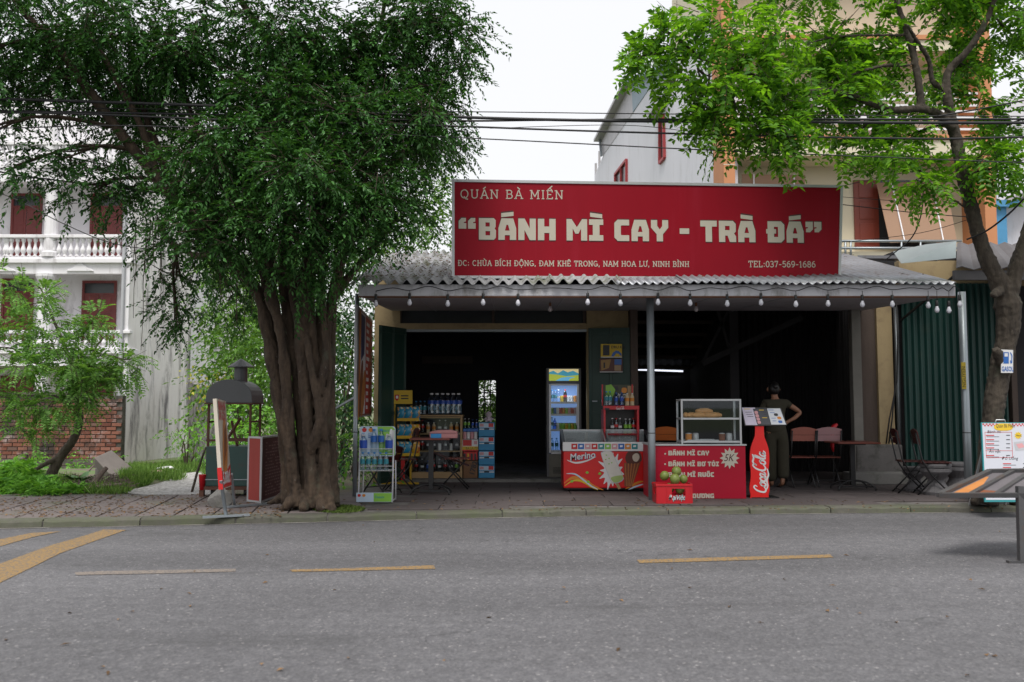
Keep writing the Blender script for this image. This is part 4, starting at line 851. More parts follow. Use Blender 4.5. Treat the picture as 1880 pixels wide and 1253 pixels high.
MB().b6(gx(1841, 26.6), gx(1862, 26.6), 26.6, 26.998, -.7, gz(372, 26.6)).build('drain', 'sky_blue_paint', bh); MB().b6(gx(1842, 26.5), gx(1885, 26.5), 26.45, 26.59, gz(380, 26.5), gz(368, 26.5)).build('gutter', 'sky_blue_paint', bh)
mb = MB(); mb.prism([at(1850, 372, 26.4), at(1960, 330, 26.4), at(1960, 322, 26.4), at(1850, 364, 26.4)], (0, .6, 0)); mb.build('awning', 'metal_grey', bh)

# ================================================================== WIRES
mat('cable_black', (.012, .012, .014), .6)
def cable(pts, r, label, Y, ext=True):
    P = [at(x, y, Yv) for x, y, Yv in pts]; q = smooth2([tuple(p) for p in P], 8); o = MB().tube(q, r, 5).build('overhead_cable', 'cable_black', smooth=True, fix=False)
    return tag(o, label, 'cable', 'overhead cables across the street front')
cable([(-700, 175, 10.2), (0, 196, 10.2), (600, 204, 10.2), (900, 206, 10.2), (1250, 210, 10.2), (1880, 214, 10.2), (2600, 214, 10.2)], .006, 'thin topmost cable crossing the sky over the signboard', 10)
cable([(-700, 160, 10.1), (0, 182, 10.1), (450, 197, 10.1), (800, 214, 10.1), (1100, 222, 10.1), (1400, 224, 10.1), (1880, 226, 10.1), (2600, 220, 10.1)], .018, 'thickest overhead cable bundle passing just above the white house window', 10)
cable([(-700, 190, 10.15), (0, 204, 10.15), (450, 212, 10.15), (800, 222, 10.15), (1000, 221, 10.15), (1250, 219.5, 10.15), (1880, 219, 10.15), (2600, 214, 10.15)], .012, 'cable twisting round the thick bundle above the signboard', 10)
cable([(-700, 215, 10.0), (0, 207, 10.0), (450, 222, 10.0), (800, 231, 10.0), (1050, 240, 10.0), (1400, 250, 10.0), (1700, 255, 10.0), (1880, 252, 10.0), (2600, 235, 10.0)], .0115, 'medium overhead cable sagging below the thick bundle', 10)
cable([(-700, 250, 9.9), (0, 236, 9.9), (220, 231, 9.9), (600, 243, 9.9), (900, 256, 9.9), (1080, 265, 9.9), (1300, 276, 9.9), (1600, 288, 9.9), (1880, 299, 9.9), (2600, 320, 9.9)], .007, 'lowest long cable sloping down to the right above the signboard', 10)
cable([(900, 236, 10.3), (1130, 230, 10.3), (1260, 241, 10.3), (1420, 262, 10.4), (1560, 300, 10.6)], .004, 'thin wire sloping across the white house wall', 10)
cable([(1880, 185, 9.6), (1790, 202, 9.9), (1720, 214, 10.1), (2400, 60, 8)][::-1][1:], .009, 'short cable rising to the right edge through the right tree', 10)
cable([(-300, 250, 10.6), (0, 316, 10.6), (110, 332, 10.6), (270, 352, 10.8), (420, 370, 11)], .010, 'cable running through hanging leaves into the banyan from the left', 10)
cable([(-200, 300, 13), (0, 355, 13), (110, 408, 13), (200, 445, 13), (290, 460, 13), (400, 470, 13)], .007, 'thin dark wire sagging in front of the white balconies', 10)
for i, (ys, lab) in enumerate(((( 342, 312, 305), 'upper drop wire from the signboard end to the right tree'), ((376, 392, 400), 'heavier drop wire from the signboard end past the bamboo blind'), ((362, 372, 374), 'middle straight drop wire in front of the bamboo blind'), ((445, 428, 396), 'lowest drop wire in front of the red balcony door'))):
    cable([(1546, ys[0], 12.3), (1690, ys[1], 12), (1800, ys[2], 11.3)], (.005, .006, .004, .004)[i], lab, 12)
cable([(1695, 340, 12), (1692, 390, 12.2), (1675, 435, 12.6), (1640, 466, 13.3), (1625, 478, 13.6)], .009, 'thick looping cable hanging from branches down onto the roof', 12)
cable([(1880, 365, 10.4), (1850, 395, 10.8), (1810, 425, 11.1), (1775, 440, 11.3)], .012, 'black cable loop reaching the right trunk from the right edge', 12)
cb = MB()
for dx in (0, 5): cb.tube([at(1641 + dx, 560, SY - .16), at(1643 + dx, 640, SY - .18), at(1644 + dx * .6, 700, SY - .2), at(1638 - dx, 770, SY - .2), at(1632 - dx, 815, SY - .17)], .012, 5)
tag(cb.build('cable_bundle', 'cable_black', smooth=True), 'two black cables hanging down the cream pier', 'cable')

# ================================================================== STRING LIGHTS
sl = thing('string_lights', 'string of white globe bulbs on black cord along the canopy edge', 'string lights', at(1200, 540, FY - .05))
mat('bulb_white', (.62, .62, .68), .25, .05); mat('bulb_clear', (.55, .5, .52), .2, .05); mat('black_plastic', (.012, .012, .013), .45)
bpx = [(690, 551), (752, 549), (822, 551), (887, 549), (951, 550), (1079, 548.5), (1139, 550), (1208, 548.5), (1267, 550), (1335, 551), (1397, 549), (1461, 552), (1520, 551), (1583, 552), (1638, 552), (1704, 554), (1720, 562), (1742, 563), (1762, 552)]
SLY = FY - .06; cord = []
for i, (px, py) in enumerate(bpx):
    cord.append(at(px, 533 + random.uniform(-2, 2), SLY))
    if i < len(bpx) - 1: nx_ = (px + bpx[i + 1][0]) / 2; cord.append(at(nx_, 526 if i % 2 else 529, SLY))
MB().tube([tuple(p) for p in smooth2([tuple(p) for p in cord], 5)], .006, 5).build('cord', 'cable_black', sl, smooth=True)
for i, (px, py) in enumerate(bpx):
    a = at(px, 534, SLY); b = at(px, py, SLY); s = random.uniform(.85, 1.15); hm = MB(); hm.tube([a, (b.x + .004, b.y, b.z + .06)], .004, 5)
    hm.lathe([(.010, .075), (.018, .07), (.02, .0), (.016, -.005)][::-1], 10, b); h = hm.build('bulb_holder', 'black_plastic', sl, smooth=True)
    MB().lathe([(0.001, -.092), (.016, -.088), (.028, -.072), (.031, -.055), (.026, -.036), (.018, -.02), (.016, -.004)], 12, (b.x, b.y, b.z + .002)).build('bulb', 'bulb_white', h, smooth=True)
for px, py, Yb in ((1010, 560, 12.6), (1278, 560, 12.7)):
    t = thing('ceiling_bulb', 'bare bulb hanging from the soffit %s' % ('near the shop door' if px < 1100 else 'above the glass case'), 'bulb', at(px, py, Yb)); b = at(px, py, Yb)
    zc = zf0 + (gz(571, SY) - zf0) * (Yb - FY) / (SY - FY)
    MB().tube([(b.x, b.y, zc + .012), (b.x, b.y, b.z)], .004, 5).build('wire', 'cable_black', t); MB().lathe([(.016, -.02), (.018, .03)], 10, b).build('socket', 'rust', t); MB().lathe([(.001, -.1), (.02, -.095), (.033, -.07), (.026, -.04), (.016, -.021)], 12, b).build('bulb', 'bulb_clear', t, smooth=True)
# ================================================================== TREES AND PLANTS
leafmat('leaf_banyan', (.008, .036, .008), (.058, .165, .038), .26, .42)
leafmat('leaf_right', (.035, .125, .014), (.14, .33, .03), .5, .4, (1.7, 1.5, .5))
leafmat('leaf_small', (.09, .23, .045), (.22, .42, .11), .45, .45)
leafmat('leaf_back', (.04, .11, .02), (.12, .25, .045), .4, .5)
leafmat('leaf_bush', (.07, .22, .03), (.19, .42, .07), .4, .5)
leafmat('leaf_yellow', (.30, .32, .04), (.48, .45, .08), .4, .5)
leafmat('leaf_dark', (.012, .045, .016), (.04, .11, .04), .25, .35)
leafmat('grass', (.07, .17, .03), (.20, .33, .09), .35, .6)
mat('twig', (.07, .05, .038), .9, .3)
def limb_path(pts):
    """pts: (px, py, Y, r) -> smoothed points and radii"""
    P = [(*at(x, y, Y), r) for x, y, Y, r in pts]; q = smooth2(P, 5); return [Vector(p[:3]) for p in q], [max(.004, p[3]) for p in q]
def px_clump(x, y, Y, rx, ry, ry_m, n):
    c = at(x, y, Y); k = Y / F; return (tuple(c), (rx * k, ry_m, ry * k), n)
def make_tree(name, label, cat, base_loc, limbs, clumps, leaf_m, bark_m, leafer, voxel=.02, density=1., shell=.45, droop=.45, group=None, branch_r=.02, twig_r=.0035, fork=None, bumps=None, subs=0):
    t = thing(name, label, cat, base_loc, group=group); tm = MB(); centre = []
    for l in limbs:
        if max(q[3] for q in l) < .062 and l[0][1] > 500 and name.startswith('banyan'):      # thin strand: sink both ends into the bundle
            l = [(a, b, c + (.16 if k in (0, len(l) - 1) else 0), d * (.4 if k in (0, len(l) - 1) else 1)) for k, (a, b, c, d) in enumerate(l)]
        P, r = limb_path(l)
        if bumps: r = [x * (1 + bumps * math.sin(i * 1.3 + len(centre)) * .5 + bumps * random.uniform(-.5, .5)) for i, x in enumerate(r)]
        tm.tube(P, r, 10); centre += list(zip(P, r))
    trunk = tm.build('trunk', bark_m, t, smooth=True)
    rm = trunk.modifiers.new('remesh', 'REMESH'); rm.mode = 'VOXEL'; rm.voxel_size = voxel; rm.use_smooth_shade = True
    sm = trunk.modifiers.new('smooth', 'SMOOTH'); sm.factor = .35; sm.iterations = 1
    tx = bpy.data.textures.new('bark_relief', 'CLOUDS'); tx.noise_scale = .045; tx.noise_depth = 3; dp = trunk.modifiers.new('relief', 'DISPLACE'); dp.texture = tx; dp.strength = voxel * 1.6; dp.mid_level = .5; dp.texture_coords = 'LOCAL'
    bm_ = MB(); cp = np.array([tuple(p) for p, _ in centre])
    cl = [px_clump(*c[:6], int(max(8, c[3] * c[4] * (c[2] / F) ** 2 * math.pi * 95 * density * (c[6] if len(c) > 6 else 1)))) for c in clumps]
    up = cp[:, 2] > cp[:, 2].min() + .55 * (cp[:, 2].max() - cp[:, 2].min()) if fork is None else cp[:, 2] > fork
    cq = cp[up]
    for c, r, n in cl:
        c = np.array(c); j = np.argmin(np.linalg.norm(cq - c, axis=1) + .6 * np.maximum(0, cq[:, 2] - c[2])); a = Vector(cq[j]); b = Vector(c); m = (a + b) / 2 + Vector((random.uniform(-.1, .1), random.uniform(-.1, .1), .12 * (b - a).length)); q = [a, m, b]
        for _ in range(3): e = Vector(c) + Vector([random.uniform(-.75, .75) * x for x in r]); bm_.tube([tuple(x) for x in smooth2([tuple(a), tuple(m), tuple(b.lerp(e, .3)), tuple(e)], 4)], [branch_r * (1 - .85 * i / 12) for i in range(13)], 5)
    o = bm_.build('branches', bark_m, t, smooth=True, fix=False); o['kind'] = 'stuff'
    if subs:
        c2 = []
        for c, r, n in cl:
            for _ in range(subs):
                d = np.array([random.gauss(0, 1) for _ in range(3)]); d = d / np.linalg.norm(d) * random.uniform(.35, .85); k = random.uniform(.28, .46)
                c2.append((tuple(np.array(c) + d * np.array(r)), tuple(max(.14, x * k) for x in r), max(5, int(n / subs * random.uniform(.6, 1.4)))))
        cl = c2
    P, D = clump_twigs(cl, shell, droop); V, Fq = leafer(P, D); fast_mesh('crown', V, Fq, leaf_m, t)['kind'] = 'stuff'
    V, Fq = twig_mesh(P[::2], P[::2] + D[::2] * .3, twig_r); fast_mesh('twigs', V, Fq, 'twig', t)['kind'] = 'stuff'
    return t
# ---- banyan
Y0 = 10.95
ban = [
 [(562, 930, Y0 - .0, .08), (557, 850, Y0 + .02, .066), (549, 750, Y0 + .04, .062), (540, 660, Y0 + .04, .062), (530, 590, Y0 + .04, .064), (522, 530, Y0 + .03, .07), (515, 450, Y0 + .1, .05)],
 [(585, 928, Y0 + .0, .08), (581, 850, Y0 + .03, .062), (574, 750, Y0 + .04, .06), (566, 660, Y0 + .04, .06), (560, 590, Y0 + .03, .07), (556, 520, Y0 + .08, .06)],
 [(540, 925, Y0 + .12, .11), (534, 850, Y0 + .12, .105), (525, 760, Y0 + .12, .1), (514, 680, Y0 + .12, .095), (503, 610, Y0 + .14, .09), (495, 550, Y0 + .16, .08), (480, 480, Y0 + .2, .07), (440, 400, Y0 + .3, .05)],
 [(534, 925, Y0 - .02, 0.121), (526, 850, Y0, 0.076), (516, 760, Y0 - .02, 0.076), (504, 680, Y0, 0.087), (492, 610, Y0 + .02, 0.084), (478, 550, Y0 + .02, 0.072), (450, 505, Y0, 0.081), (400, 455, Y0 - .1, 0.076), (340, 395, Y0 - .2, 0.072), (292, 330, Y0 - .3, 0.072), (235, 262, Y0 - .4, 0.064), (180, 190, Y0 - .5, 0.060), (115, 100, Y0 - .6, 0.050), (40, 20, Y0 - .7, 0.035)],
 [(550, 930, Y0 - .15, 0.095), (535, 850, Y0 - .13, 0.072), (529, 750, Y0 - .12, 0.069), (522, 660, Y0 - .1, 0.066), (511, 590, Y0 - .12, 0.066), (497, 540, Y0 - .15, 0.076), (500, 490, Y0 - .2, 0.072), (480, 440, Y0 - .25, 0.060), (460, 370, Y0 - .2, 0.055), (430, 280, Y0 - .1, 0.040)],
 [(575, 932, Y0 - .16, 0.103), (570, 850, Y0 - .15, 0.076), (563, 750, Y0 - .15, 0.076), (556, 660, Y0 - .14, 0.072), (548, 590, Y0 - .12, 0.066), (538, 530, Y0 - .05, 0.072), (528, 450, Y0, 0.064), (535, 340, Y0 + .1, 0.065), (560, 200, Y0 + .2, 0.055), (580, 60, Y0 + .2, 0.040)],
 [(598, 932, Y0 - .14, 0.095), (596, 850, Y0 - .13, 0.072), (590, 770, Y0 - .14, 0.069), (582, 690, Y0 - .12, 0.061), (574, 620, Y0 - .05, 0.055), (570, 540, Y0, 0.060), (575, 430, Y0 + .1, 0.065), (600, 300, Y0 + .2, 0.055), (650, 160, Y0 + .3, 0.045), (700, 40, Y0 + .3, 0.035)],
 [(605, 930, Y0 - .02, 0.103), (602.9, 850, Y0, 0.076), (600.8, 760, Y0, 0.072), (599.75, 680, Y0 - .02, 0.061), (600.8, 600, Y0 + .02, 0.055), (614, 530, Y0 + .1, 0.065), (640, 440, Y0 + .1, 0.055), (690, 350, Y0, 0.045), (750, 270, Y0 - .1, 0.030)],
 [(609.2, 926, Y0 + .15, 0.103), (606.4, 850, Y0 + .15, 0.076), (603.95, 760, Y0 + .15, 0.072), (605, 680, Y0 + .15, 0.066), (607.8, 610, Y0 + .2, 0.061), (612.7, 550, Y0 + .25, 0.050), (672, 470, Y0 + .3, 0.050), (730, 400, Y0 + .3, 0.035)],
 [(566, 920, Y0 + .42, 0.130), (563, 800, Y0 + .42, 0.109), (558, 700, Y0 + .42, 0.102), (552, 600, Y0 + .42, 0.095), (560, 500, Y0 + .45, 0.093), (600, 380, Y0 + .6, 0.068), (660, 240, Y0 + .8, 0.055)],
 [(592, 915, Y0 + .40, 0.121), (592, 800, Y0 + .40, 0.102), (588, 720, Y0 + .40, 0.095), (584, 640, Y0 + .42, 0.072), (588, 560, Y0 + .5, 0.050), (592, 450, Y0 + .5, 0.050)],
 [(556, 760, Y0 - .06, 0.040), (552, 690, Y0 - .05, 0.040), (545, 610, Y0 - .1, 0.038), (552, 540, Y0 - .1, 0.035), (560, 440, Y0 - .05, 0.030)],
 [(586, 760, Y0 - .2, 0.060), (592, 700, Y0 - .22, 0.045), (598, 640, Y0 - .15, 0.040), (594, 580, Y0 - .1, 0.035), (592, 500, Y0, 0.035), (600, 400, Y0, 0.030)],
 [(600.1, 850, Y0 - .2, 0.060), (592, 780, Y0 - .24, 0.060), (576, 700, Y0 - .24, 0.045), (566, 640, Y0 - .22, 0.040), (560, 580, Y0 - .15, 0.035)],
 [(560, 860, Y0 - .24, 0.060), (580, 800, Y0 - .26, 0.060), (599.4, 730, Y0 - .2, 0.045), (602.9, 680, Y0 - .1, 0.040)],
 [(540, 640, Y0 - .2, 0.045), (556, 600, Y0 - .1, 0.040), (565, 540, Y0 - .1, 0.035), (566, 450, Y0, 0.030)],
 [(500, 700, Y0 - .1, 0.055), (520, 780, Y0 - .12, 0.060), (538, 860, Y0 - .16, 0.060), (540, 935, Y0 - .25, 0.060)],
 [(612.7, 560, Y0 + .25, 0.040), (609.9, 640, Y0 + .1, 0.045), (608.5, 740, Y0 + .02, 0.045), (609.9, 850, Y0 - .02, 0.060), (612.7, 925, Y0 - .08, 0.072)],
 [(545, 895, Y0 - .15, 0.060), (530, 925, Y0 - .25, 0.060), (512, 938, Y0 - .3, 0.030)], [(560, 900, Y0 - .2, 0.060), (558, 930, Y0 - .3, 0.060), (552, 944, Y0 - .42, 0.025)],
 [(585, 900, Y0 - .2, 0.060), (588, 930, Y0 - .3, 0.060), (592, 944, Y0 - .45, 0.025)], [(602.2, 900, Y0 - .15, 0.059), (606.4, 928, Y0 - .25, 0.066), (612.7, 940, Y0 - .35, 0.030)],
 [(605.7, 895, Y0, 0.059), (614.45, 920, Y0 - .05, 0.060), (622.5, 930, Y0 - .1, 0.025)], [(535, 890, Y0, 0.060), (515, 915, Y0 - .02, 0.060), (490, 925, Y0 - .05, 0.025)],
 [(330, 388, Y0 - .2, 0.060), (295, 290, Y0 - .1, 0.050), (258, 180, Y0, 0.040), (235, 60, Y0, 0.030)], [(290, 330, Y0 - .3, 0.055), (262, 240, Y0 - .5, 0.045), (205, 130, Y0 - .6, 0.035), (150, 40, Y0 - .7, 0.025)],
 [(560, 210, Y0 + .2, 0.050), (480, 60, Y0 + .1, 0.045), (400, -60, Y0, 0.035)], [(470, 430, Y0 - .22, 0.050), (420, 330, Y0 - .2, 0.050), (350, 210, Y0 - .1, 0.045), (320, 90, Y0, 0.030)],
 [(400, 455, Y0 - .1, 0.050), (360, 470, Y0 + .3, 0.040), (310, 440, Y0 + .6, 0.030), (290, 400, Y0 + .9, 0.020)],
]
bc = [(430, 270, 9.9, 120, 70, .7), (560, 330, 9.7, 150, 90, .7), (675, 320, 10, 95, 95, .8), (765, 215, 10.4, 100, 85, .8), (620, 210, 10.1, 160, 90, .8), (480, 180, 10.4, 130, 70, .7), (380, 420, 9.9, 85, 45, .45), (520, 420, 9.8, 90, 45, .45), (655, 415, 10.2, 95, 55, .6), (735, 375, 10.6, 38, 50, .4), (340, 330, 10.1, 75, 55, .5), (420, 390, 10.0, 110, 50, .5), (590, 450, 10.1, 90, 45, .45), (810, 255, 12.5, 45, 40, .4), (800, 160, 10.8, 85, 70, .7), (845, 60, 10.9, 55, 65, .6), (780, 40, 11, 120, 60, .8), (680, 90, 10.8, 150, 90, .9), (520, 70, 10.5, 160, 90, .9), (360, 90, 10.4, 140, 90, .9), (560, 510, 10.4, 50, 22, .25), (440, 460, 10.4, 60, 30, .35),
 (220, 60, 10.3, 130, 80, .9, 1.0), (70, 50, 10.2, 140, 80, .9, 1.0), (60, 160, 10.4, 120, 50, .7, .9), (200, 150, 10.8, 80, 55, .6, .55), (120, 110, 11.4, 170, 80, .7, .7), (150, 280, 10.4, 100, 45, .6, .62), (40, 300, 10.3, 75, 38, .5, .6), (170, 345, 10.6, 70, 35, .4, .6), (240, 360, 10.9, 40, 40, .4, .6), (-80, 120, 10.2, 100, 120, .9, .6), (-90, 270, 10.2, 80, 60, .6, .6),
 (330, 510, 12.2, 55, 45, .6, .35), (290, 430, 12.1, 45, 45, .5, .5), (395, 480, 12.3, 55, 55, .6, .7), (440, 540, 12.5, 45, 40, .5, .5), (325, 580, 12.4, 35, 35, .4, .15),
 (560, 200, 12.0, 220, 130, .9), (460, 330, 11.8, 160, 90, .7), (680, 300, 12.0, 120, 130, .7), (300, 200, 11.6, 120, 110, .7, .8),
 (400, -120, 10.8, 340, 90, 1.3, .8), (760, -90, 11.2, 160, 70, 1.1, .8), (30, -90, 10.2, 260, 80, 1.6, 1.0), (500, -300, 11.2, 300, 110, 1.4, .5)]
banyan = make_tree('banyan_tree', 'huge banyan fig with bundled strand trunk and dark crown left of the shop', 'tree', gp(575, 930), ban, bc, 'leaf_banyan', 'bark_banyan', lambda P, D: simple_leaves(P, D, 20, .40, .066, .029, .34), .013, 2.1, subs=9, shell=.42, branch_r=.026, fork=2.6, bumps=.18)
# aerial roots
ar = MB()
for i in range(60):
    px = random.choice([random.uniform(385, 440), random.uniform(240, 300), random.uniform(395, 425), random.uniform(440, 480)]); y0 = random.uniform(360, 470); L_ = random.uniform(40, 190); Y_ = random.uniform(11, 12.2); a = at(px, y0, Y_)
    ar.tube([a + Vector((random.uniform(-.02, .02), random.uniform(-.02, .02), -L_ / 150 * t)) for t in (0, .3, .6, 1)], [.006, .005, .004, .003], 4)
o = ar.build('aerial_roots', 'twig', banyan, fix=False); o['kind'] = 'stuff'
# ---- right street tree
R0 = 11.3
rt = [
 [(1806, 925, R0, .17), (1812, 880, R0, .145), (1818, 820, R0, .135), (1826, 740, R0, .13), (1838, 670, R0, .13), (1850, 610, R0, .135), (1850, 560, R0, .155), (1838, 525, R0, .12), (1814, 480, R0, .10), (1796, 430, R0, .09), (1783, 380, R0 - .05, .085), (1768, 320, R0 - .1, .08), (1756, 260, R0 - .1, .075), (1746, 220, R0 - .15, .07), (1738, 170, R0 - .2, .055), (1742, 130, R0 - .2, .05), (1775, 95, R0 - .3, .045), (1810, 40, R0 - .4, .035), (1840, -40, R0 - .5, .03)],
 [(1748, 235, R0 - .15, .06), (1722, 210, R0 - .2, .055), (1690, 200, R0 - .3, .05), (1640, 202, R0 - .4, .045), (1600, 190, R0 - .5, .042), (1530, 168, R0 - .6, .036), (1460, 168, R0 - .8, .03), (1380, 138, R0 - 1, .022), (1290, 110, R0 - 1.2, .014)],
 [(1692, 204, R0 - .3, .05), (1686, 150, R0 - .3, .046), (1672, 80, R0 - .3, .042), (1652, 20, R0 - .3, .036), (1630, -60, R0 - .3, .03)],
 [(1738, 165, R0 - .2, .04), (1712, 150, R0 - .2, .034), (1705, 110, R0 - .25, .03), (1680, 70, R0 - .4, .026), (1665, 45, R0 - .5, .02)],
 [(1670, 120, R0 - .3, .025), (1620, 122, R0 - .5, .022), (1560, 140, R0 - .7, .018), (1500, 180, R0 - .8, .012)], [(1660, 65, R0 - .3, .02), (1600, 65, R0 - .4, .018), (1520, 70, R0 - .6, .014), (1430, 100, R0 - .7, .01)],
 [(1850, 555, R0, .11), (1864, 500, R0 - .02, .10), (1884, 440, R0 - .05, .09), (1915, 340, R0 - .1, .08), (1935, 200, R0 - .2, .06)],
 [(1838, 670, R0 - .1, .05), (1832, 650, R0 - .17, .06), (1828, 640, R0 - .2, .045)], [(1835, 535, R0 - .1, .06), (1826, 540, R0 - .18, .05), (1822, 545, R0 - .2, .035)], [(1775, 330, R0 - .1, .05), (1752, 326, R0 - .12, .03), (1740, 332, R0 - .15, .02)],
 [(1770, 380, R0 - .05, .018), (1740, 360, R0 - .1, .015), (1700, 335, R0 - .2, .01)], [(1800, 900, R0 - .05, .08), (1788, 925, R0 - .15, .05)], [(1818, 900, R0 - .1, .08), (1825, 930, R0 - .2, .05)]]
rc = [(1225, 60, 10.0, 45, 55, .45), (1290, 50, 10.0, 80, 60, .6), (1300, 150, 9.9, 70, 55, .5), (1295, 219, 10.0, 40, 35, .35), (1350, 194, 10.0, 70, 50, .5), (1400, 80, 10.0, 100, 75, .7), (1430, 180, 10.0, 90, 60, .6), (1395, 236, 10.1, 70, 35, .4), (1450, 266, 10.2, 55, 28, .35), (1520, 80, 11.1, 110, 75, .7), (1540, 184, 11.2, 90, 55, .6), (1560, 256, 11.3, 80, 35, .45), (1620, 286, 10.5, 45, 20, .3), (1640, 110, 11.4, 90, 80, .7, .8), (1670, 252, 11.5, 60, 45, .45), (1770, 140, 11.7, 90, 90, .7, .7), (1840, 70, 11.7, 70, 80, .7, .8), (1825, 240, 11.7, 45, 60, .5, .7), (1795, 292, 10.9, 50, 28, .35, .7), (1850, 312, 10.9, 30, 30, .3, .6), (1720, 20, 11.5, 120, 50, .7), (1180, 105, 10.0, 25, 20, .25, .6), (1690, 327, 11.0, 30, 18, .2, .6), (1500, -60, 11.2, 260, 70, .9, .7), (1800, -80, 11.5, 160, 70, .9, .7), (1950, 150, 11.5, 80, 160, .8, .6)]
make_tree('street_tree', 'street tree with forked trunk and bright feathery leaves at right', 'tree', gp(1806, 925), rt, rc, 'leaf_right', 'bark_right', lambda P, D: pinnate(P, D, 7, .30, .095, .046, .35), .018, 1.5, subs=7, shell=.5, droop=.25, branch_r=.016, fork=4.0, bumps=.08)
# ---- feathery tree in the lot
S0 = 13.9
sb_ = on_lot(92, 893)
stt = [[(88, 900, sb_.y, .10), (95, 870, sb_.y, .085), (112, 838, sb_.y, .075), (136, 805, sb_.y, .065), (146, 770, sb_.y, .06), (142, 730, sb_.y, .05), (138, 690, sb_.y, .04), (120, 640, sb_.y, .032), (95, 580, sb_.y - .1, .024), (75, 530, sb_.y - .1, .015)], [(140, 725, sb_.y, .035), (160, 680, sb_.y + .1, .028), (175, 640, sb_.y + .2, .02), (200, 610, sb_.y + .2, .012)], [(138, 690, sb_.y, .03), (100, 680, sb_.y - .2, .024), (50, 660, sb_.y - .3, .016)], [(112, 838, sb_.y, .05), (70, 860, sb_.y - .2, .03), (40, 885, sb_.y - .3, .015)]]
scl = [(60, 560, 13.6, 60, 50, .5, .5), (110, 620, 13.6, 70, 50, .5, .6), (40, 640, 13.4, 60, 45, .5, .6), (170, 600, 13.8, 50, 40, .4, .45), (130, 690, 13.5, 90, 50, .5, .7), (50, 710, 13.4, 60, 50, .5, .7), (200, 680, 13.8, 45, 35, .4, .6), (150, 740, 13.4, 70, 35, .4, .6), (70, 780, 13.5, 50, 30, .4, .5), (-20, 640, 13.4, 60, 80, .6, .6), (25, 520, 13.6, 35, 30, .3, .4), (235, 665, 13.8, 25, 20, .3, .5)]
make_tree('feathery_tree', 'small slanting tree with feathery pale leaves in the vacant lot', 'tree', sb_, stt, scl, 'leaf_small', 'bark_small', lambda P, D: pinnate(P, D, 9, .28, .07, .026, .3), .014, 2.4, subs=5, shell=.55, droop=.15, branch_r=.012, fork=1.6)
# ---- greenery behind the trunk
def bush(name, label, cat, base_px, base_Y, clumps, leaf_m, L=.07, Wd=.035, dens=1., stem=True, group=None, per=10, z0=None):
    x, y = base_px; p = at(x, y, base_Y); z = z0 if z0 is not None else (lot_z(p.x, base_Y) if p.x < -1.95 else PZ); loc = Vector((p.x, base_Y, z)); t = thing(name, label, cat, loc, group=group)
    cl = [px_clump(*c[:6], int(max(8, c[3] * c[4] * (c[2] / F) ** 2 * math.pi * 70 * dens * (c[6] if len(c) > 6 else 1)))) for c in clumps]
    P, D = clump_twigs(cl, .5, .4); V, Fq = simple_leaves(P, D, per, .4 * L / .07, L, Wd, .5); fast_mesh('foliage', V, Fq, leaf_m, t)['kind'] = 'stuff'
    sm = MB()
    for c, r, n in cl: sm.tube([loc + Vector((random.uniform(-.06, .06), 0, -.03)), (loc + Vector(c)) / 2 + Vector((random.uniform(-.1, .1), 0, .05)), Vector(c)], [.022, .016, .006], 5)
    q = sm.build('stem', 'twig', t, fix=False); q['kind'] = 'stuff'; return t
bush('background_tree', 'bright leafy tree mass seen behind the grill cart', 'tree', (445, 800), 24, [(430, 560, 24, 60, 70, 1.2), (470, 640, 23, 70, 70, 1.2), (430, 690, 23, 55, 60, 1.1), (500, 560, 24, 70, 80, 1.2), (410, 620, 24.5, 30, 60, .8), (520, 700, 22, 60, 80, 1), (400, 500, 25, 40, 50, 1), (470, 470, 25, 80, 70, 1.2), (560, 800, 22, 60, 60, 1)], 'leaf_back', .13, .065, .55)
bush('background_tree', 'dark leafy tree filling the gap between banyan trunk and shop', 'tree', (625, 880), 16.5, [(630, 620, 16.5, 45, 70, .7), (640, 720, 16, 35, 80, .6), (620, 800, 16, 35, 60, .5), (600, 560, 17, 60, 60, .8), (655, 560, 17.3, 25, 50, .5), (640, 860, 15.2, 35, 40, .5), (650, 640, 18.5, 40, 90, .5), (650, 780, 18.5, 40, 90, .5)], 'leaf_dark', .09, .045, .9)
bush('background_tree', 'tall tree crown beyond the shop roof behind the signboard left end', 'tree', (760, 560), 24, [(720, 440, 24, 90, 70, 1.3), (810, 400, 24, 60, 70, 1.2), (660, 460, 24, 80, 80, 1.3), (600, 420, 25, 90, 90, 1.3), (780, 330, 24.5, 60, 60, 1)], 'leaf_back', .14, .07, .5, z0=-.6)
bush('broadleaf_bush', 'low bushes growing beyond the grill cart opening', 'bush', (440, 850), 18, [(440, 770, 18, 45, 45, .6), (490, 790, 17.5, 35, 50, .5), (400, 790, 19, 20, 45, .5), (460, 830, 17, 50, 30, .5)], 'leaf_bush', .11, .055, .8)
bush('shrub', 'yellow-green shrub glowing beside the bottle rack and post', 'shrub', (652, 900), 14.2, [(655, 800, 14.2, 14, 30, .25), (652, 840, 14.1, 16, 30, .25)], 'leaf_bush', .09, .05, 1.6)
bush('shrub', 'slender green shrub against the streaked white wall', 'shrub', (345, 862), 19, [(340, 800, 19, 30, 20, .35, .8), (355, 825, 19, 25, 25, .35), (325, 785, 19, 18, 14, .25, .6), (360, 850, 19, 22, 16, .3), (350, 780, 19, 20, 10, .2, .5)], 'leaf_small', .07, .035, 1.1)
bush('sapling', 'yellow-leaved sapling on top of the mouldy wall end', 'sapling', (390, 730), 26, [(378, 690, 26, 18, 10, .3), (395, 684, 26, 16, 9, .3), (388, 705, 26, 12, 8, .25)], 'leaf_yellow', .13, .08, 1.2, per=5, z0=gz(742, 26))
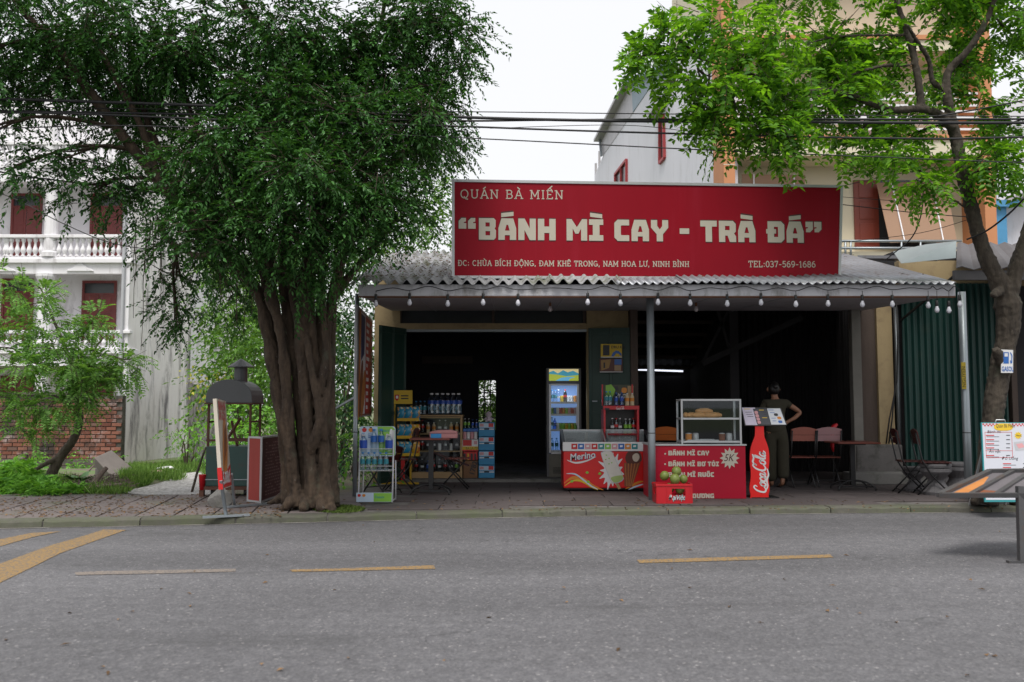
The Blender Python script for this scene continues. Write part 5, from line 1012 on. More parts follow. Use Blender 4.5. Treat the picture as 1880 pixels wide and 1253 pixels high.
bush('window_shrub', 'greenery outside the barred back window of the shop', 'shrub', (895, 800), 21.5, [(895, 735, 21.5, 34, 50, .5), (895, 745, 22.3, 36, 50, .5)], 'leaf_back', .09, .05, 2.6, z0=-.4)
bush('tall_hedge', 'green hedge beyond the lot closing the view behind the trunk', 'hedge', (560, 800), 30, [(520, 640, 30, 110, 120, 1.5), (600, 700, 29, 90, 110, 1.5), (440, 720, 31, 60, 100, 1.4)], 'leaf_back', .22, .11, .35)
# ferns
bush('shrub', 'dark low shrub along the foot of the brick wall', 'shrub', (60, 862), 20.5, [(30, 850, 20.5, 60, 16, .3), (110, 852, 20.5, 60, 14, .3), (190, 854, 20.5, 40, 14, .3)], 'leaf_bush', .08, .04, 1.3)
def fern(px, py, n, size, label, seed, leaf_m='leaf_bush'):
    p = on_lot(px, py); t = thing('fern', label, 'fern', p, group='ferns in the lot'); D = []; P = []
    for i in range(n):
        a = random.uniform(0, 2 * math.pi); e = random.uniform(.5, 1.2); D.append((math.cos(a) * math.cos(e), math.sin(a) * math.cos(e), math.sin(e))); P.append((p.x + math.cos(a) * .05, p.y + math.sin(a) * .05, p.z + .01))
    V, Fq = pinnate(np.array(P), np.array(D), 14, size, size * .24, size * .06, .55); fast_mesh('frond', V, Fq, leaf_m, t)['kind'] = 'stuff'
for k, (px, py, n, s_, lab) in enumerate(((20, 900, 40, .62, 'large bright fern at the left edge of the lot'), (60, 905, 36, .5, 'fern in front of the slanting tree base'), (-30, 905, 30, .6, 'fern cut by the left picture edge'), (30, 870, 24, .55, 'fern behind the large bright fern near the brick wall'), (110, 908, 26, .3, 'small low fern right of the slanting trunk'), (135, 905, 22, .28, 'smallest fern by the dry roots'), (85, 912, 26, .3, 'low fern spilling onto the paving edge'))): fern(px, py, n, s_, lab, k)
def big_leaf_plant(px, py, Y, n, L_, Wd, label, m, z=None, up=1., name='broadleaf_plant', spread=1.):
    p = on_lot(px, py) if z is None else Vector((at(px, 745, Y).x, Y, z)); t = thing(name, label, 'plant', p)
    for i in range(n):
        a = 2 * math.pi * i / n + random.uniform(-.3, .3); e = random.uniform(.75, 1.25) * up; d = Vector((math.cos(a) * spread, math.sin(a) * spread, math.tan(min(e, 1.35)))).normalized(); s = d.cross(Vector((0, 0, 1))).normalized(); vs = []; l = L_ * random.uniform(.7, 1.1)
        for j in range(7):
            q = j / 6; w_ = Wd * math.sin(math.pi * min(.97, q * .92 + .06)) ** .8; c = p + d * l * q + Vector((d.x, d.y, 0)) * l * .35 * q * q - Vector((0, 0, 1)) * l * .35 * q * q; vs += [c - s * w_ / 2 + Vector((0, 0, w_ * .15)), c, c + s * w_ / 2 + Vector((0, 0, w_ * .15))]
        MB().add(vs, [(3 * j + k, 3 * j + k + 1, 3 * j + k + 4, 3 * j + k + 3) for j in range(6) for k in range(2)]).build('leaf', m, t, smooth=True, fix=False)
    return t
mat('leaf_plain', (.10, .26, .05), .45, .2, 4); mat('leaf_glossy', (.02, .075, .025), .35, .3, 3)
big_leaf_plant(143, 893, 14, 7, .42, .12, 'bright broad-leaved plant by the tilted concrete slab', 'leaf_plain')
big_leaf_plant(463, 835, 17, 6, .9, .22, 'upright broad-leaved plant behind the grill cart', 'leaf_plain', z=.0)
# grass as stuff
def grass_patch(regions, n, name, label, h=.14):
    P = []
    for (cx, cy, rx, ry), m in regions:
        for _ in range(m):
            a = random.uniform(0, 6.283); r = math.sqrt(random.random()); q = on_lot(cx + rx * r * math.cos(a), cy + ry * r * math.sin(a)); P.append(tuple(q))
    P = np.array(P); k = len(P); D = RNG.normal(size=(k, 3)) * .4; D[:, 2] = 1; V, Fq = leaves_mesh(P, D, RNG.normal(size=(k, 3)), h * RNG.uniform(.5, 1.4, k), np.full(k, .014)); return tag(fast_mesh(name, V, Fq, 'grass'), label, 'grass', kind='stuff')
grass_patch([((260, 868, 45, 16), 2600), ((330, 860, 50, 10), 2400), ((250, 885, 30, 12), 1200), ((360, 850, 30, 10), 1500), ((200, 905, 40, 5), 500), ((420, 870, 50, 15), 1500), ((60, 890, 90, 14), 2200), ((310, 880, 30, 6), 500), ((470, 890, 30, 10), 500)], 0, 'grass', 'short bright grass growing over the vacant lot')
# ================================================================== PROPS
mat('print_white', (.70, .70, .70), .5, .04); mat('print_red', (.50, .012, .012), .4, .06); mat('print_green', (.22, .48, .05), .45, .06); mat('print_paleblue', (.48, .60, .72), .45, .06); mat('print_blue', (.02, .12, .42), .4, .1)
mat('print_yellow', (.62, .42, .02), .5, .06); mat('print_teal', (.02, .22, .24), .45); mat('print_orange', (.62, .22, .02), .45, .1); mat('print_brown', (.10, .03, .02), .5, .2, 20); mat('print_pink', (.60, .30, .32), .5, .1); mat('print_dark', (.02, .02, .025), .5)
mat('white_metal', (.60, .60, .62), .4, .06, dirt=(.30, .22, .16), dirt_amt=.15); mat('black_metal', (.010, .010, .011), .4, .2); mat('wood_red', (.17, .04, .026), .4, .25, 6, stretch=(1, 6, 1)); mat('wood_darkred', (.06, .010, .009), .4, .25, 6)
mat('wood_pink', (.36, .13, .10), .35, .2, 5, stretch=(.5, 1, 4)); mat('wood_mauve', (.40, .24, .25), .28, .15, 5, stretch=(.5, 1, 4)); mat('wood_tan', (.38, .25, .12), .55, .2, 5)
mat('plastic_red', (.50, .010, .018), .35, .08); mat('cap_blue', (.03, .22, .55), .4); mat('cap_white', (.6, .6, .62), .4); mat('label_blue', (.015, .07, .40), .4); mat('label_teal', (.03, .22, .28), .4)
glassmat('clear_plastic', (.78, .86, .9), .10, .06); glassmat('clear_glass', (.96, .98, .98), .012, .02); glassmat('green_glass', (.15, .5, .2), .1, .05); glassmat('dark_bottle', (.25, .12, .06), .1, .05); glassmat('blue_plastic', (.25, .45, .8), .1, .05)
# ---- bottles
def bottle_proto(name, h, r, body, cap, lab, lab_z=(.35, .62), loc=(0, 0, -50)):
    t = thing(name, None, None, (0, 0, 0)); mb = MB(); mb.lathe([(r * .8, 0), (r * .98, .02 * h), (r, .1 * h), (r * .94, .2 * h), (r, .3 * h), (r, .66 * h), (r * .85, .75 * h), (r * .42, .88 * h), (r * .38, .93 * h)], 12); mb.build('body', body, t, smooth=True)
    MB().lathe([(r * .46, .925 * h), (r * .46, h)], 10).build('cap', cap, t); MB().lathe([(r * 1.015, lab_z[0] * h), (r * 1.015, lab_z[1] * h)], 12).build('label', lab, t, smooth=False); return t
def can_proto(name, h, r, m, top='alu'):
    t = thing(name, None, None, (0, 0, 0)); MB().lathe([(r * .8, 0), (r, .07 * h), (r, .9 * h), (r * .84, .97 * h)], 12).build('body', m, t, smooth=False); MB().lathe([(r * .84, .971 * h), (r * .86, h)], 12).build('lid', top, t); return t
PROTO = {}
def proto(key, *a, fn=bottle_proto):
    if key not in PROTO: PROTO[key] = [fn(*a), False]
    return PROTO[key]
def place(key, loc, label, cat, group, rz=0, scale=None):
    P = PROTO[key]
    if not P[1]: P[1] = True; o = P[0]; KIDS[o.name] = [(c, kids(c)) for c in kids(o)]; o.location = loc; o.rotation_euler = (0, 0, rz)
    else: o = dup(P[0], loc, rz)
    o.scale = (scale,) * 3 if scale else (1, 1, 1)
    return tag(o, label, cat, group)
proto('water', 'water_bottle', .23, .033, 'clear_plastic', 'cap_blue', 'label_teal'); proto('water_big', 'water_bottle', .31, .043, 'clear_plastic', 'cap_blue', 'print_blue', (.45, .72)); proto('water_blue', 'water_bottle', .24, .05, 'clear_plastic', 'cap_white', 'label_blue', (.25, .68))
proto('jug', 'large_bottle', .36, .062, 'clear_plastic', 'cap_white', 'label_blue', (.5, .66)); proto('juice', 'juice_bottle', .2, .034, mat('juice_cream', (.55, .45, .28), .4), 'cap_white', 'print_orange'); proto('dark', 'soda_bottle', .24, .033, 'dark_bottle', 'print_red', 'print_red', (.4, .58)); proto('green', 'green_bottle', .23, .03, 'green_glass', 'cap_white', 'print_green', (.35, .6)); proto('glass', 'glass_bottle', .24, .03, 'clear_glass', 'cap_white', 'print_white', (.35, .5)); proto('bluebot', 'blue_bottle', .21, .03, 'blue_plastic', 'print_blue', 'label_blue')
for k, m_ in (('can_red', 'print_red'), ('can_green', 'print_green'), ('can_blue', 'print_blue'), ('can_white', 'print_white'), ('can_orange', 'print_orange'), ('can_pink', 'print_pink'), ('can_yellow', 'print_yellow')): proto(k, 'drink_can', .13, .031, m_, fn=can_proto)

# ---- white bottle rack
t = thing('bottle_rack', 'white wire rack with green and blue header full of water bottles', 'display rack', gp(689, 923)); RY = gp(689, 923).y
fm = MB(); L0, R0_, Zb = gp(656, 924).x, gp(719, 924).x, PZ; zt_ = gz(786, RY + .15)
tl, tr = at(662, 790, RY + .22), at(723, 790, RY + .22)
for a, b in (((L0, RY, Zb), tl), ((R0_, RY, Zb), tr)): fm.tube([a, b], .011, 8)
for a, b in (((L0, RY + .34, Zb), (L0 + .02, RY + .3, .6)), ((R0_, RY + .34, Zb), (R0_ + .0, RY + .3, .6))): fm.tube([a, b], .009, 6)
fm.tube([(L0, RY + .02, .1), (L0, RY + .34, .1)], .008, 6).tube([(R0_, RY + .02, .1), (R0_, RY + .34, .1)], .008, 6)
fm.build('frame', 'white_metal', t, smooth=True)
ph = Plane(at(659, 835, RY + .17), tr - tl, at(660, 783, RY + .23) - at(659, 835, RY + .17))
def rrect(x0, y0, x1, y1, r=4, corners=(1, 1, 1, 1)):
    pts = []
    for (cx, cy, a0), f in zip(((x1 - r, y0 + r, -90), (x1 - r, y1 - r, 0), (x0 + r, y1 - r, 90), (x0 + r, y0 + r, 180)), corners):
        pts += [(cx + r * math.cos(R(a0 + k * 30)), cy + r * math.sin(R(a0 + k * 30))) for k in range(4)]
    return pts
MB().prism([ph.px(x, y) for x, y in rrect(660, 783, 726, 838, 5)], -ph.n * .012).build('header', 'print_paleblue', t)
poly_px(ph, [(693, 783.6), (720, 783.6), (725, 788), (725, 836), (697, 836)], 'print_green', 'printed_field', t, .002)
for px, c in ((669, 'print_red'), (681, 'print_orange')): poly_px(ph, [(px - 4, 788), (px, 786.5), (px + 4, 788), (px + 3.5, 792), (px, 794), (px - 3.5, 792)], c, 'printed_fruit', t, .003, True); poly_px(ph, [(px - 2, 784.4), (px + 2, 784.4), (px + 2, 786.3), (px - 2, 786.3)], 'print_dark', 'printed_leaf', t, .0035)
font_text(ph, 'Dasani', ph.uv(694.5, 793), .055, 'print_teal', t, h0=.004, bold=.0008); 
for px, y0, y1 in ((711, 797, 826), (718.5, 788, 815)): poly_px(ph, [(px - 3.4, y1), (px - 3.4, y0 + 6), (px - 1.4, y0), (px + 1.4, y0), (px + 3.4, y0 + 6), (px + 3.4, y1)], 'print_white', 'printed_bottle', t, .003)
for y in (796.5, 800, 803): 
    for px in (667, 679): poly_px(ph, [(px - 3, y), (px + 3, y), (px + 3, y + 1.4), (px - 3, y + 1.4)], 'print_blue', 'printed_line', t, .003)
pf = Plane((L0, RY - .02, PZ + .03), (1, 0, 0), (0, 0, 1)); MB().prism([pf.px(x, y) for x, y in ((654, 905), (720, 905), (719, 922), (654, 922))], -pf.n * .015).build('footer', 'print_paleblue', t)
poly_px(pf, [(686, 905.6), (719.4, 905.6), (718.5, 921.4), (686, 921.4)], 'print_green', 'printed_field', t, .002); font_text(pf, 'Dasani', pf.uv(688, 915), .045, 'print_teal', t, h0=.003, bold=.0008)
for px, c in ((659.5, 'print_red'), (668, 'print_orange')): poly_px(pf, [(px - 2.5, 908), (px + 2.5, 908), (px + 2.2, 912), (px - 2.2, 912)], c, 'printed_fruit', t, .003, True)
shelf = MB(); 
for zz, yy in ((gz(865, RY), RY + .05), (gz(833, RY + .1), RY + .14)):
    for k in range(8): shelf.tube([(L0 + .01 + (R0_ - L0 - .02) * k / 7, yy - .03, zz), (L0 + .01 + (R0_ - L0 - .02) * k / 7, yy + .2, zz)], .0035, 4)
    for dy, dz in ((-.03, 0), (-.035, .06), (.2, 0)): shelf.tube([(L0, yy + dy, zz + dz), (R0_, yy + dy, zz + dz)], .0045, 5)
shelf.build('wire_shelves', 'white_metal', t)
for i in range(5): place('water', (gx(667 + i * 10.7, RY + .08), RY + .08, gz(865, RY) + .005), '%s small water bottle from the left in the white rack lower row' % ORD[i], 'bottle', 'bottles on the white rack')
for i, (k, px) in enumerate((('water_blue', 668), ('water_big', 687), ('water_big', 700.5), ('water_blue', 715))): place(k, (gx(px, RY + .18), RY + .18, gz(833, RY + .1) + .006), '%s water bottle from the left in the white rack upper row' % ORD[i], 'bottle', 'bottles on the white rack')

# ---- yellow snack rack
SR = gp(745, 890).y; t = thing('snack_rack', 'yellow metal snack rack with yellow header panel beside the green door', 'display rack', gp(745, 890))
mat('rack_yellow', (.55, .34, .01), .45, .1)
x0, x1 = gx(722, SR), gx(770, SR); fm = MB()
for x in (x0, gx(753, SR)): fm.bar((x, SR + .15, PZ), (x, SR + .15, gz(728 if x == x0 else 745, SR)), .03)
fm.bar((gx(702, SR), SR, PZ + .02), (x1, SR, PZ + .02), .05, .03).bar((x0, SR, PZ + .02), (x0, SR + .4, PZ + .02), .03).bar((gx(700, SR), SR + .15, gz(756, SR)), (x0, SR + .15, gz(775, SR)), .02, .05); fm.build('frame', 'rack_yellow', t)
py_ = Plane(at(723, 741, SR + .1), (1, 0, 0), (0, 0, 1)); MB().prism([py_.px(x, y) for x, y in ((722, 717), (757, 717), (757, 742), (722, 742))], -py_.n * .02).build('header', 'print_yellow', t)
poly_px(py_, [(725, 725), (733, 725), (732, 733), (729, 737), (725, 733)], 'print_red', 'printed_badge', t, .002); poly_px(py_, [(727, 727), (731, 727), (731, 732), (727, 732)], 'print_white', 'printed_badge', t, .003)
for y in (726, 731): poly_px(py_, [(736, y), (750, y), (750, y + 2.2), (736, y + 2.2)], 'print_dark', 'printed_line', t, .002)
def snack(x, y, z, w_, h, key, label):
    t2 = thing('snack_bag', label, 'snack bag', (x, y, z), group='snack bags on the yellow rack'); mb = MB(); vs = []; nx, nz = 6, 8
    for j in range(nz + 1):
        for i in range(nx + 1):
            u, v = i / nx, j / nz; puff = .045 * (math.sin(math.pi * u) ** .6) * (math.sin(math.pi * v) ** .5 if 0 < v < 1 else 0); vs.append((x - w_ / 2 + w_ * u, y - puff, z + h * v))
    k = len(vs); vs += [(a, y + (y - b), c) for a, b, c in vs]; fs = [(j * (nx + 1) + i, j * (nx + 1) + i + 1, (j + 1) * (nx + 1) + i + 1, (j + 1) * (nx + 1) + i) for j in range(nz) for i in range(nx)]; fs += [tuple(q + k for q in f[::-1]) for f in fs]
    mb.add(vs, fs).build('bag', key, t2, smooth=True, fix=False)
def bagmat(name, c1, c2, c3):
    m, nt, b = _new(name); n1 = noise(nt, 9, 3, .5); n2 = noise(nt, 13, 3, .5, stretch=(1, 1, 1.4)); c = mixc(nt, ramp(nt, n1, [(.50, 0.), (.53, 1.)]), c1, c2); c = mixc(nt, ramp(nt, n2, [(.57, 0.), (.60, 1.)]), c, c3); nt.links.new(c, b.inputs['Base Color']); b.inputs['Roughness'].default_value = .25
bagmat('bag_blue', (.02, .24, .40), (.50, .24, .05), (.60, .55, .35)); bagmat('bag_yellow', (.52, .30, .02), (.45, .09, .03), (.62, .5, .3))
for r, (yb, yt) in enumerate(((772, 748), (804, 780), (836, 812))):
    z = gz(yb, SR - .05); sh_ = MB(); sh_.b6(gx(731, SR), gx(771, SR), SR - .12, SR + .1, z - .012, z - .002).b6(gx(731, SR), gx(771, SR), SR - .125, SR - .118, z - .012, z + .035); sh_.build('shelf', 'rack_yellow', t)
    for i, (px, key) in enumerate(((739, 'bag_blue'), (750, 'bag_blue'), (763, 'bag_blue' if r == 0 else 'bag_yellow'))):
        snack(gx(px, SR), SR - .03 - .015 * (i % 2), z + .0, .15, .21, key, '%s snack bag from the left on the %s shelf of the yellow rack' % (ORD[i], ('top', 'middle', 'bottom')[r]))
bushel = MB().b6(gx(737, SR), gx(744, SR), SR - .0, SR + .03, gz(888, SR), gz(830, SR)); tag(bushel.build('price_strip', 'print_red'), 'narrow red strip hanging below the yellow rack shelves', 'sign')

# ---- pedestal table with tissue box and folding chairs
def ped_table(px, py, ytop, xw, label, top_m='wood_red', square=True):
    p = gp(px, py); t = thing('cafe_table', label, 'table', p); zt_ = gz(ytop, p.y); mb = MB(); mb.box((p.x, p.y, zt_ - .012), (xw, xw, .024)); mb.build('tabletop', top_m, t, bevel=.006)
    MB().b6(p.x - .035, p.x + .035, p.y - .035, p.y + .035, PZ + .06, zt_ - .025).build('column', 'black_metal', t, bevel=.004)
    for sx in (-1, 1):
        for sy in (-1, 1): MB().tube(smooth2([(p.x + sx * .02, p.y + sy * .02, PZ + .13), (p.x + sx * .14, p.y + sy * .1, PZ + .12), (p.x + sx * .25, p.y + sy * .16, PZ + .06), (p.x + sx * .27, p.y + sy * .17, PZ)], 4), .014, 6).build('foot', 'black_metal', t, smooth=True)
    MB().bar((p.x - .26, p.y - .1, PZ + .05), (p.x + .26, p.y - .1, PZ + .05), .02).build('stretcher', 'black_metal', t)
    MB().box((p.x, p.y, zt_ - .035), (.3, .3, .02)).build('top_plate', 'black_metal', t); return p, zt_
tp, tz = ped_table(791, 907, 804, .56, 'square red-topped pedestal table with tissue box before the bottle cabinet')
t = thing('tissue_box', 'pink tissue box with bright blue sticker on the pedestal table', 'box', (tp.x + .05, tp.y - .12, tz)); Yq = tp.y - .2
mb = MB(); zq = gz(793, Yq) - tz
a, b = gx(789, Yq), gx(840, Yq); MB().b6(a, b, Yq, Yq + .16, tz, tz + .065).build('box_base', mat('tissue_pink', (.46, .20, .20), .4, .2, 14, stretch=(.3, 1, 4)), t, bevel=.008)
MB().prism([(a, Yq - .003, tz + .067), (b, Yq - .003, tz + .067), (b, Yq - .003, tz + .09), (b - .1, Yq - .003, tz + .115), (a + .1, Yq - .003, tz + .11), (a, Yq - .003, tz + .085)], (0, .166, 0)).build('box_lid', 'tissue_pink', t, bevel=.006)
MB().b6(a + .015, a + .165, Yq - .004, Yq - .0005, tz + .004, tz + .062).build('sticker', mat('sticker_blue', (.02, .24, .55), .4), t)
def fold_chair(px, py, rz, label, back_m='wood_darkred', seat_m='wood_darkred', H=.86, seat=.45, wd=.36):
    p = gp(px, py); t = thing('folding_chair', label, 'chair', p, rz, 'folding chairs'); Mx = W[t.name]
    def wpt(x, y, z): return Mx @ Vector((x, y, z))
    for s in (-1, 1):
        x = s * wd / 2
        MB().tube([wpt(x, -.2, .0), wpt(x, .06, seat * .62), wpt(x, .17, seat + .02), wpt(x, .25, H)], .011, 7).build('back_leg', 'black_metal', t, smooth=True)
        MB().tube([wpt(x * .9, .24, .0), wpt(x * .9, -.17, seat - .01)], .011, 7).build('front_leg', 'black_metal', t, smooth=True)
    for y, z in ((-.15, .08), (.2, .05)): MB().tube([wpt(-wd / 2, y, z), wpt(wd / 2, y, z)], .008, 6).build('stretcher', 'black_metal', t, smooth=True)
    for j in range(5):
        q = MB(); y = -.17 + j * .08; q.add([wpt(sx * wd / 2, y + sy * .037, seat + sz * .009) for sx in (-1, 1) for sy in (-1, 1) for sz in (-1, 1)], [(0, 1, 3, 2), (4, 6, 7, 5), (0, 4, 5, 1), (2, 3, 7, 6), (0, 2, 6, 4), (1, 5, 7, 3)]); q.build('seat_slat', seat_m, t, bevel=.004)
    for (z0, z1, arch) in ((H - .16, H - .07, 0), (H - .065, H + .02, .035)):
        pts = []; n_ = 8
        top = [(-wd / 2 - .01 + (wd + .02) * i / n_, z1 - .02 + arch * math.sin(math.pi * i / n_) + .02) for i in range(n_ + 1)]; pts = [(-wd / 2 - .01, z0), (wd / 2 + .01, z0)] + top[::-1]
        yb = lambda z: .17 + .08 * (z - seat - .02) / (H - seat - .02) - .015
        MB().prism([wpt(x, yb(z), z) for x, z in pts], wpt(0, -.016, 0) - wpt(0, 0, 0)).build('back_slat', back_m, t)
    return t
fold_chair(735, 900, R(-95), 'dark folding chair left of the pedestal table behind the bottle rack', seat_m='wood_red')
fold_chair(836, 897, R(90), 'dark folding chair right of the pedestal table before the cabinet', seat_m='wood_red', H=.5)
fold_chair(701, 905, R(-130), 'dark folded-leg chair half hidden by the white bottle rack', H=.62)
fold_chair(1469, 893, R(180), 'folding chair with orange-pink wooden back beside the woman', 'wood_pink', 'wood_red')
fold_chair(1516, 893, R(178), 'folding chair with glossy mauve wooden back near the right table', 'wood_mauve', 'wood_red')
fold_chair(1676, 905, R(80), 'dark red folding chair nearer the pier before the green shutter', wd=.36)
fold_chair(1714, 908, R(78), 'dark red folding chair nearer the stone stools before the green shutter', wd=.36)
fold_chair(1224, 890, R(170), 'orange-backed folding chair showing above the counter left of the glass case', mat('wood_orange', (.48, .13, .03), .4), 'wood_red')
ped_table(1566, 899, 811, .62, 'pedestal table with red edge beside the mauve folding chair', 'wood_red')
rb = thing('red_umbrella', 'closed red umbrella hooked behind the mauve folding chair', 'umbrella', at(1528, 800, 13.9)); Yu = 14.0
MB().tube([at(1537, 779, Yu), at(1531, 784, Yu), at(1527, 790, Yu), at(1528, 820, Yu), at(1530, 830, Yu)], [.02, .04, .035, .03, .012], 7).build('canopy', 'plastic_red', rb, smooth=True); MB().tube([at(1530, 829, Yu), at(1531, 890, Yu)], .006, 6).build('shaft', 'black_metal', rb)

# ---- bottle cabinet
CBY = SY - .35 + .45
t = thing('bottle_cabinet', 'tan wooden glass-fronted cabinet full of bottles inside the shop door', 'cabinet', (gx(800, CBY), CBY, PZ + .05)); x0, x1 = gx(753, CBY), gx(849, CBY); zc0, zc1 = PZ + .05, gz(765, CBY); dpt = .34
fm = MB(); 
for x in (x0, x1 - .035): fm.b6(x, x + .035, CBY, CBY + dpt, zc0, zc1)
fm.build('side_panel', 'wood_tan', t); MB().b6(x0 + .036, x1 - .036, CBY + dpt - .02, CBY + dpt, zc0, zc1).build('back_panel', 'inner_wall', t)
shz = [gz(y, CBY) for y in (868, 828, 796, 766)]
for i, z in enumerate(shz): MB().b6(x0 + .036, x1 - .036, CBY + .01, CBY + dpt - .021, z - .02, z).build('shelf', 'wood_tan', t)
MB().b6(x0 - .01, x1 + .01, CBY - .01, CBY + dpt + .01, zc1, zc1 + .025).build('top', 'wood_tan', t); MB().b6(x0, x1, CBY - .003, CBY - .001, zc0, zc0 + .1).build('plinth', 'wood_tan', t)
for a, b in ((x0 + .04, (x0 + x1) / 2 - .005), ((x0 + x1) / 2 + .005, x1 - .04)): MB().b6(a, b, CBY + .001, CBY + .005, zc0 + .1, zc1 - .02).build('glass_door', 'clear_glass', t)
keys = [['dark', 'glass', 'bluebot', 'dark', 'glass', 'dark', 'glass', 'green'], ['dark', 'dark', 'glass', 'glass', 'can_white', 'glass', 'can_white', 'glass'], ['water', 'dark', 'juice', 'juice', 'glass', 'glass', 'juice', 'juice']]
for r in range(3):
    for i in range(8):
        px = 764 + i * 10.6; place(keys[r][i], (gx(px, CBY), CBY + .12, shz[r] + .001), '%s bottle from the left on the %s cabinet shelf' % (ORD[i], ('bottom', 'middle', 'upper')[r]), 'bottle', 'bottles in the tan cabinet', scale=.9)
for i, px in enumerate((791, 801, 811.5, 821, 831.5, 841)): place('jug', (gx(px, CBY), CBY + .12, zc1 + .026), '%s big water bottle from the left on top of the tan cabinet' % ORD[i], 'bottle', 'big bottles on the cabinet')
for i, px in enumerate((762, 770, 778)): place('water', (gx(px, CBY), CBY + .15, zc1 + .026), '%s small water bottle at the left end of the cabinet top' % ORD[i], 'bottle', 'small bottles on the cabinet')
# ---- stacked goods right of the cabinet
GYY = CBY + .02; zfl = PZ + .05
def carton(name, x0, x1, y0, y1, m, label, cat='carton', prints=(), dep=.28, Y=GYY):
    X0, X1, Z0, Z1 = gx(x0, Y), gx(x1, Y), gz(y1, Y), gz(y0, Y); t = thing(name, label, cat, ((X0 + X1) / 2, Y, Z0)); MB().b6(X0, X1, Y, Y + dep, max(Z0, zfl), Z1 - .003).build('box', m, t, bevel=.006); P = Plane((X0, Y, Z0), (1, 0, 0), (0, 0, 1))
    for k, (a, b, c, d, mm) in enumerate(prints): poly_px(P, [(a, b), (c, b), (c, d), (a, d)], mm, 'printed_field', t, .002 + .0008 * k)
    return t, P
mat('carton_brown', (.20, .10, .045), .7, .2); mat('carton_blue', (.03, .25, .48), .5, .1)
c_, P = carton('carton', 851, 877, 846, 880, 'carton_brown', 'brown carton with dark slanting print at the bottom of the goods stack')
font_text(P, '1782', P.uv(870, 874), .12, 'print_dark', c_, h0=.003, rot=R(75), bold=.004)
carton('drink_tray', 851, 877, 830, 845, 'print_red', 'red tray on the brown carton in the goods stack', 'tray', [(851, 833, 855, 845, 'print_dark'), (858, 833, 861, 845, 'print_yellow'), (864, 833, 868, 845, 'print_dark'), (871, 833, 874, 845, 'print_dark')])
c_, P = carton('biscuit_box', 849, 878, 807, 829, 'print_white', 'white and red biscuit box with yellow band in the goods stack', 'box', [(850, 808, 866, 819, 'print_red'), (849, 820, 878, 826, 'print_yellow'), (849, 826, 878, 829, 'print_red'), (870, 810, 876, 816, 'print_pink')])
font_text(P, 'BA SA FEK', P.uv(855, 825.3), .05, 'print_dark', c_, h0=.005)
zc = gz(806.4, GYY)
for i in range(4): place(('can_pink', 'can_white', 'can_pink', 'can_white')[i], (gx(853 + i * 6.7, GYY), GYY + .06, zc), '%s pale can from the left on the biscuit box' % ORD[i], 'can', 'cans in the goods stack', scale=.95)
c_, P = carton('drink_tray', 850, 878, 787, 793, 'print_blue', 'flat dark blue tray above the cans in the goods stack', 'tray')
for dx in (852, 876): MB().b6(gx(dx, GYY) - .006, gx(dx, GYY) + .006, GYY + .2, GYY + .22, zc, gz(793, GYY)).build('tray_leg', 'black_metal', c_)
for i in range(4): place(('green', 'green', 'bluebot', 'bluebot')[i], (gx(853.5 + i * 7, GYY), GYY + .08, gz(787, GYY) - .002), '%s bottle from the left on the blue tray' % ORD[i], 'bottle', 'bottles on the blue tray', scale=.72)
for i in range(4):
    y1 = 880 - i * 26.2; lab = ('lowest', 'second lowest', 'second highest', 'topmost')[i]
    c_, P = carton('milk_carton_box', 879, 908, y1 - 25.6, y1, 'carton_blue', '%s of the four stacked bright blue drink cartons' % lab, 'carton', [(880, y1 - 24, 907, y1 - 16, 'print_paleblue'), (881, y1 - 23, 888, y1 - 18, 'print_pink'), (897, y1 - 24, 906, y1 - 17, 'print_red'), (889, y1 - 15, 898, y1 - 12, 'print_dark'), (880.5, y1 - 14, 889, y1 - 12, 'print_white'), (898, y1 - 14, 907, y1 - 12, 'print_white')]); c_['group'] = 'blue drink cartons'
t = thing('plush_doll', 'small pale doll sitting on the topmost blue carton', 'doll', (gx(897, GYY), GYY + .1, gz(775.4, GYY))); b = Vector(t.location); m_ = mat('doll_pale', (.5, .42, .48), .8)
d = MB(); d.lathe([(.01, 0), (.05, .01), (.045, .06), (.025, .08), (.05, .1), (.055, .13), (.04, .16), (.005, .175)], 10, b); d.build('body', m_, t, smooth=True)
for s in (-1, 1): MB().tube([b + Vector((s * .03, 0, .07)), b + Vector((s * .075, -.02, .04))], [.018, .014], 7).build('arm', m_, t, smooth=True); MB().tube([b + Vector((s * .025, -.02, .02)), b + Vector((s * .04, -.08, .015))], [.02, .017], 7).build('leg', m_, t, smooth=True)

# ---- lit drinks fridge
FRY = SY + .35
t = thing('drinks_fridge', 'tall glass-door drinks fridge with lit header picture inside the shop', 'fridge', (gx(1036, FRY), FRY, PZ + .05)); x0, x1 = gx(1004, FRY), gx(1067, FRY); zf_0, zf_1 = PZ + .05, gz(676, FRY)
mat('fridge_grey', (.12, .12, .13), .5, .1); emis('fridge_glow', (.22, .38, .75), .35)
mb = MB(); mb.b6(x0, x0 + .035, FRY, FRY + .5, zf_0, zf_1).b6(x1 - .035, x1, FRY, FRY + .5, zf_0, zf_1); mb.build('side_panel', 'fridge_grey', t)
zg0, zg1 = gz(832, FRY), gz(706, FRY)
MB().b6(x0 + .036, x1 - .036, FRY + .02, FRY + .5, zf_0, zg0 - .02).build('base_panel', mat('fridge_beige', (.16, .15, .12), .5), t); 
for k in range(5): MB().b6(x0 + .1, x1 - .1, FRY + .008, FRY + .019, zf_0 + .06 + k * .022, zf_0 + .068 + k * .022).build('vent_slat', 'black_metal', t)
MB().b6(x0 + .036, x1 - .036, FRY + .44, FRY + .5, zg0 - .019, zg1 + .01).build('back_panel', 'fridge_glow', t); MB().b6(x0 + .036, x1 - .036, FRY + .06, FRY + .5, zg1 + .011, zf_1).build('head_box', 'fridge_grey', t)
fm = MB()
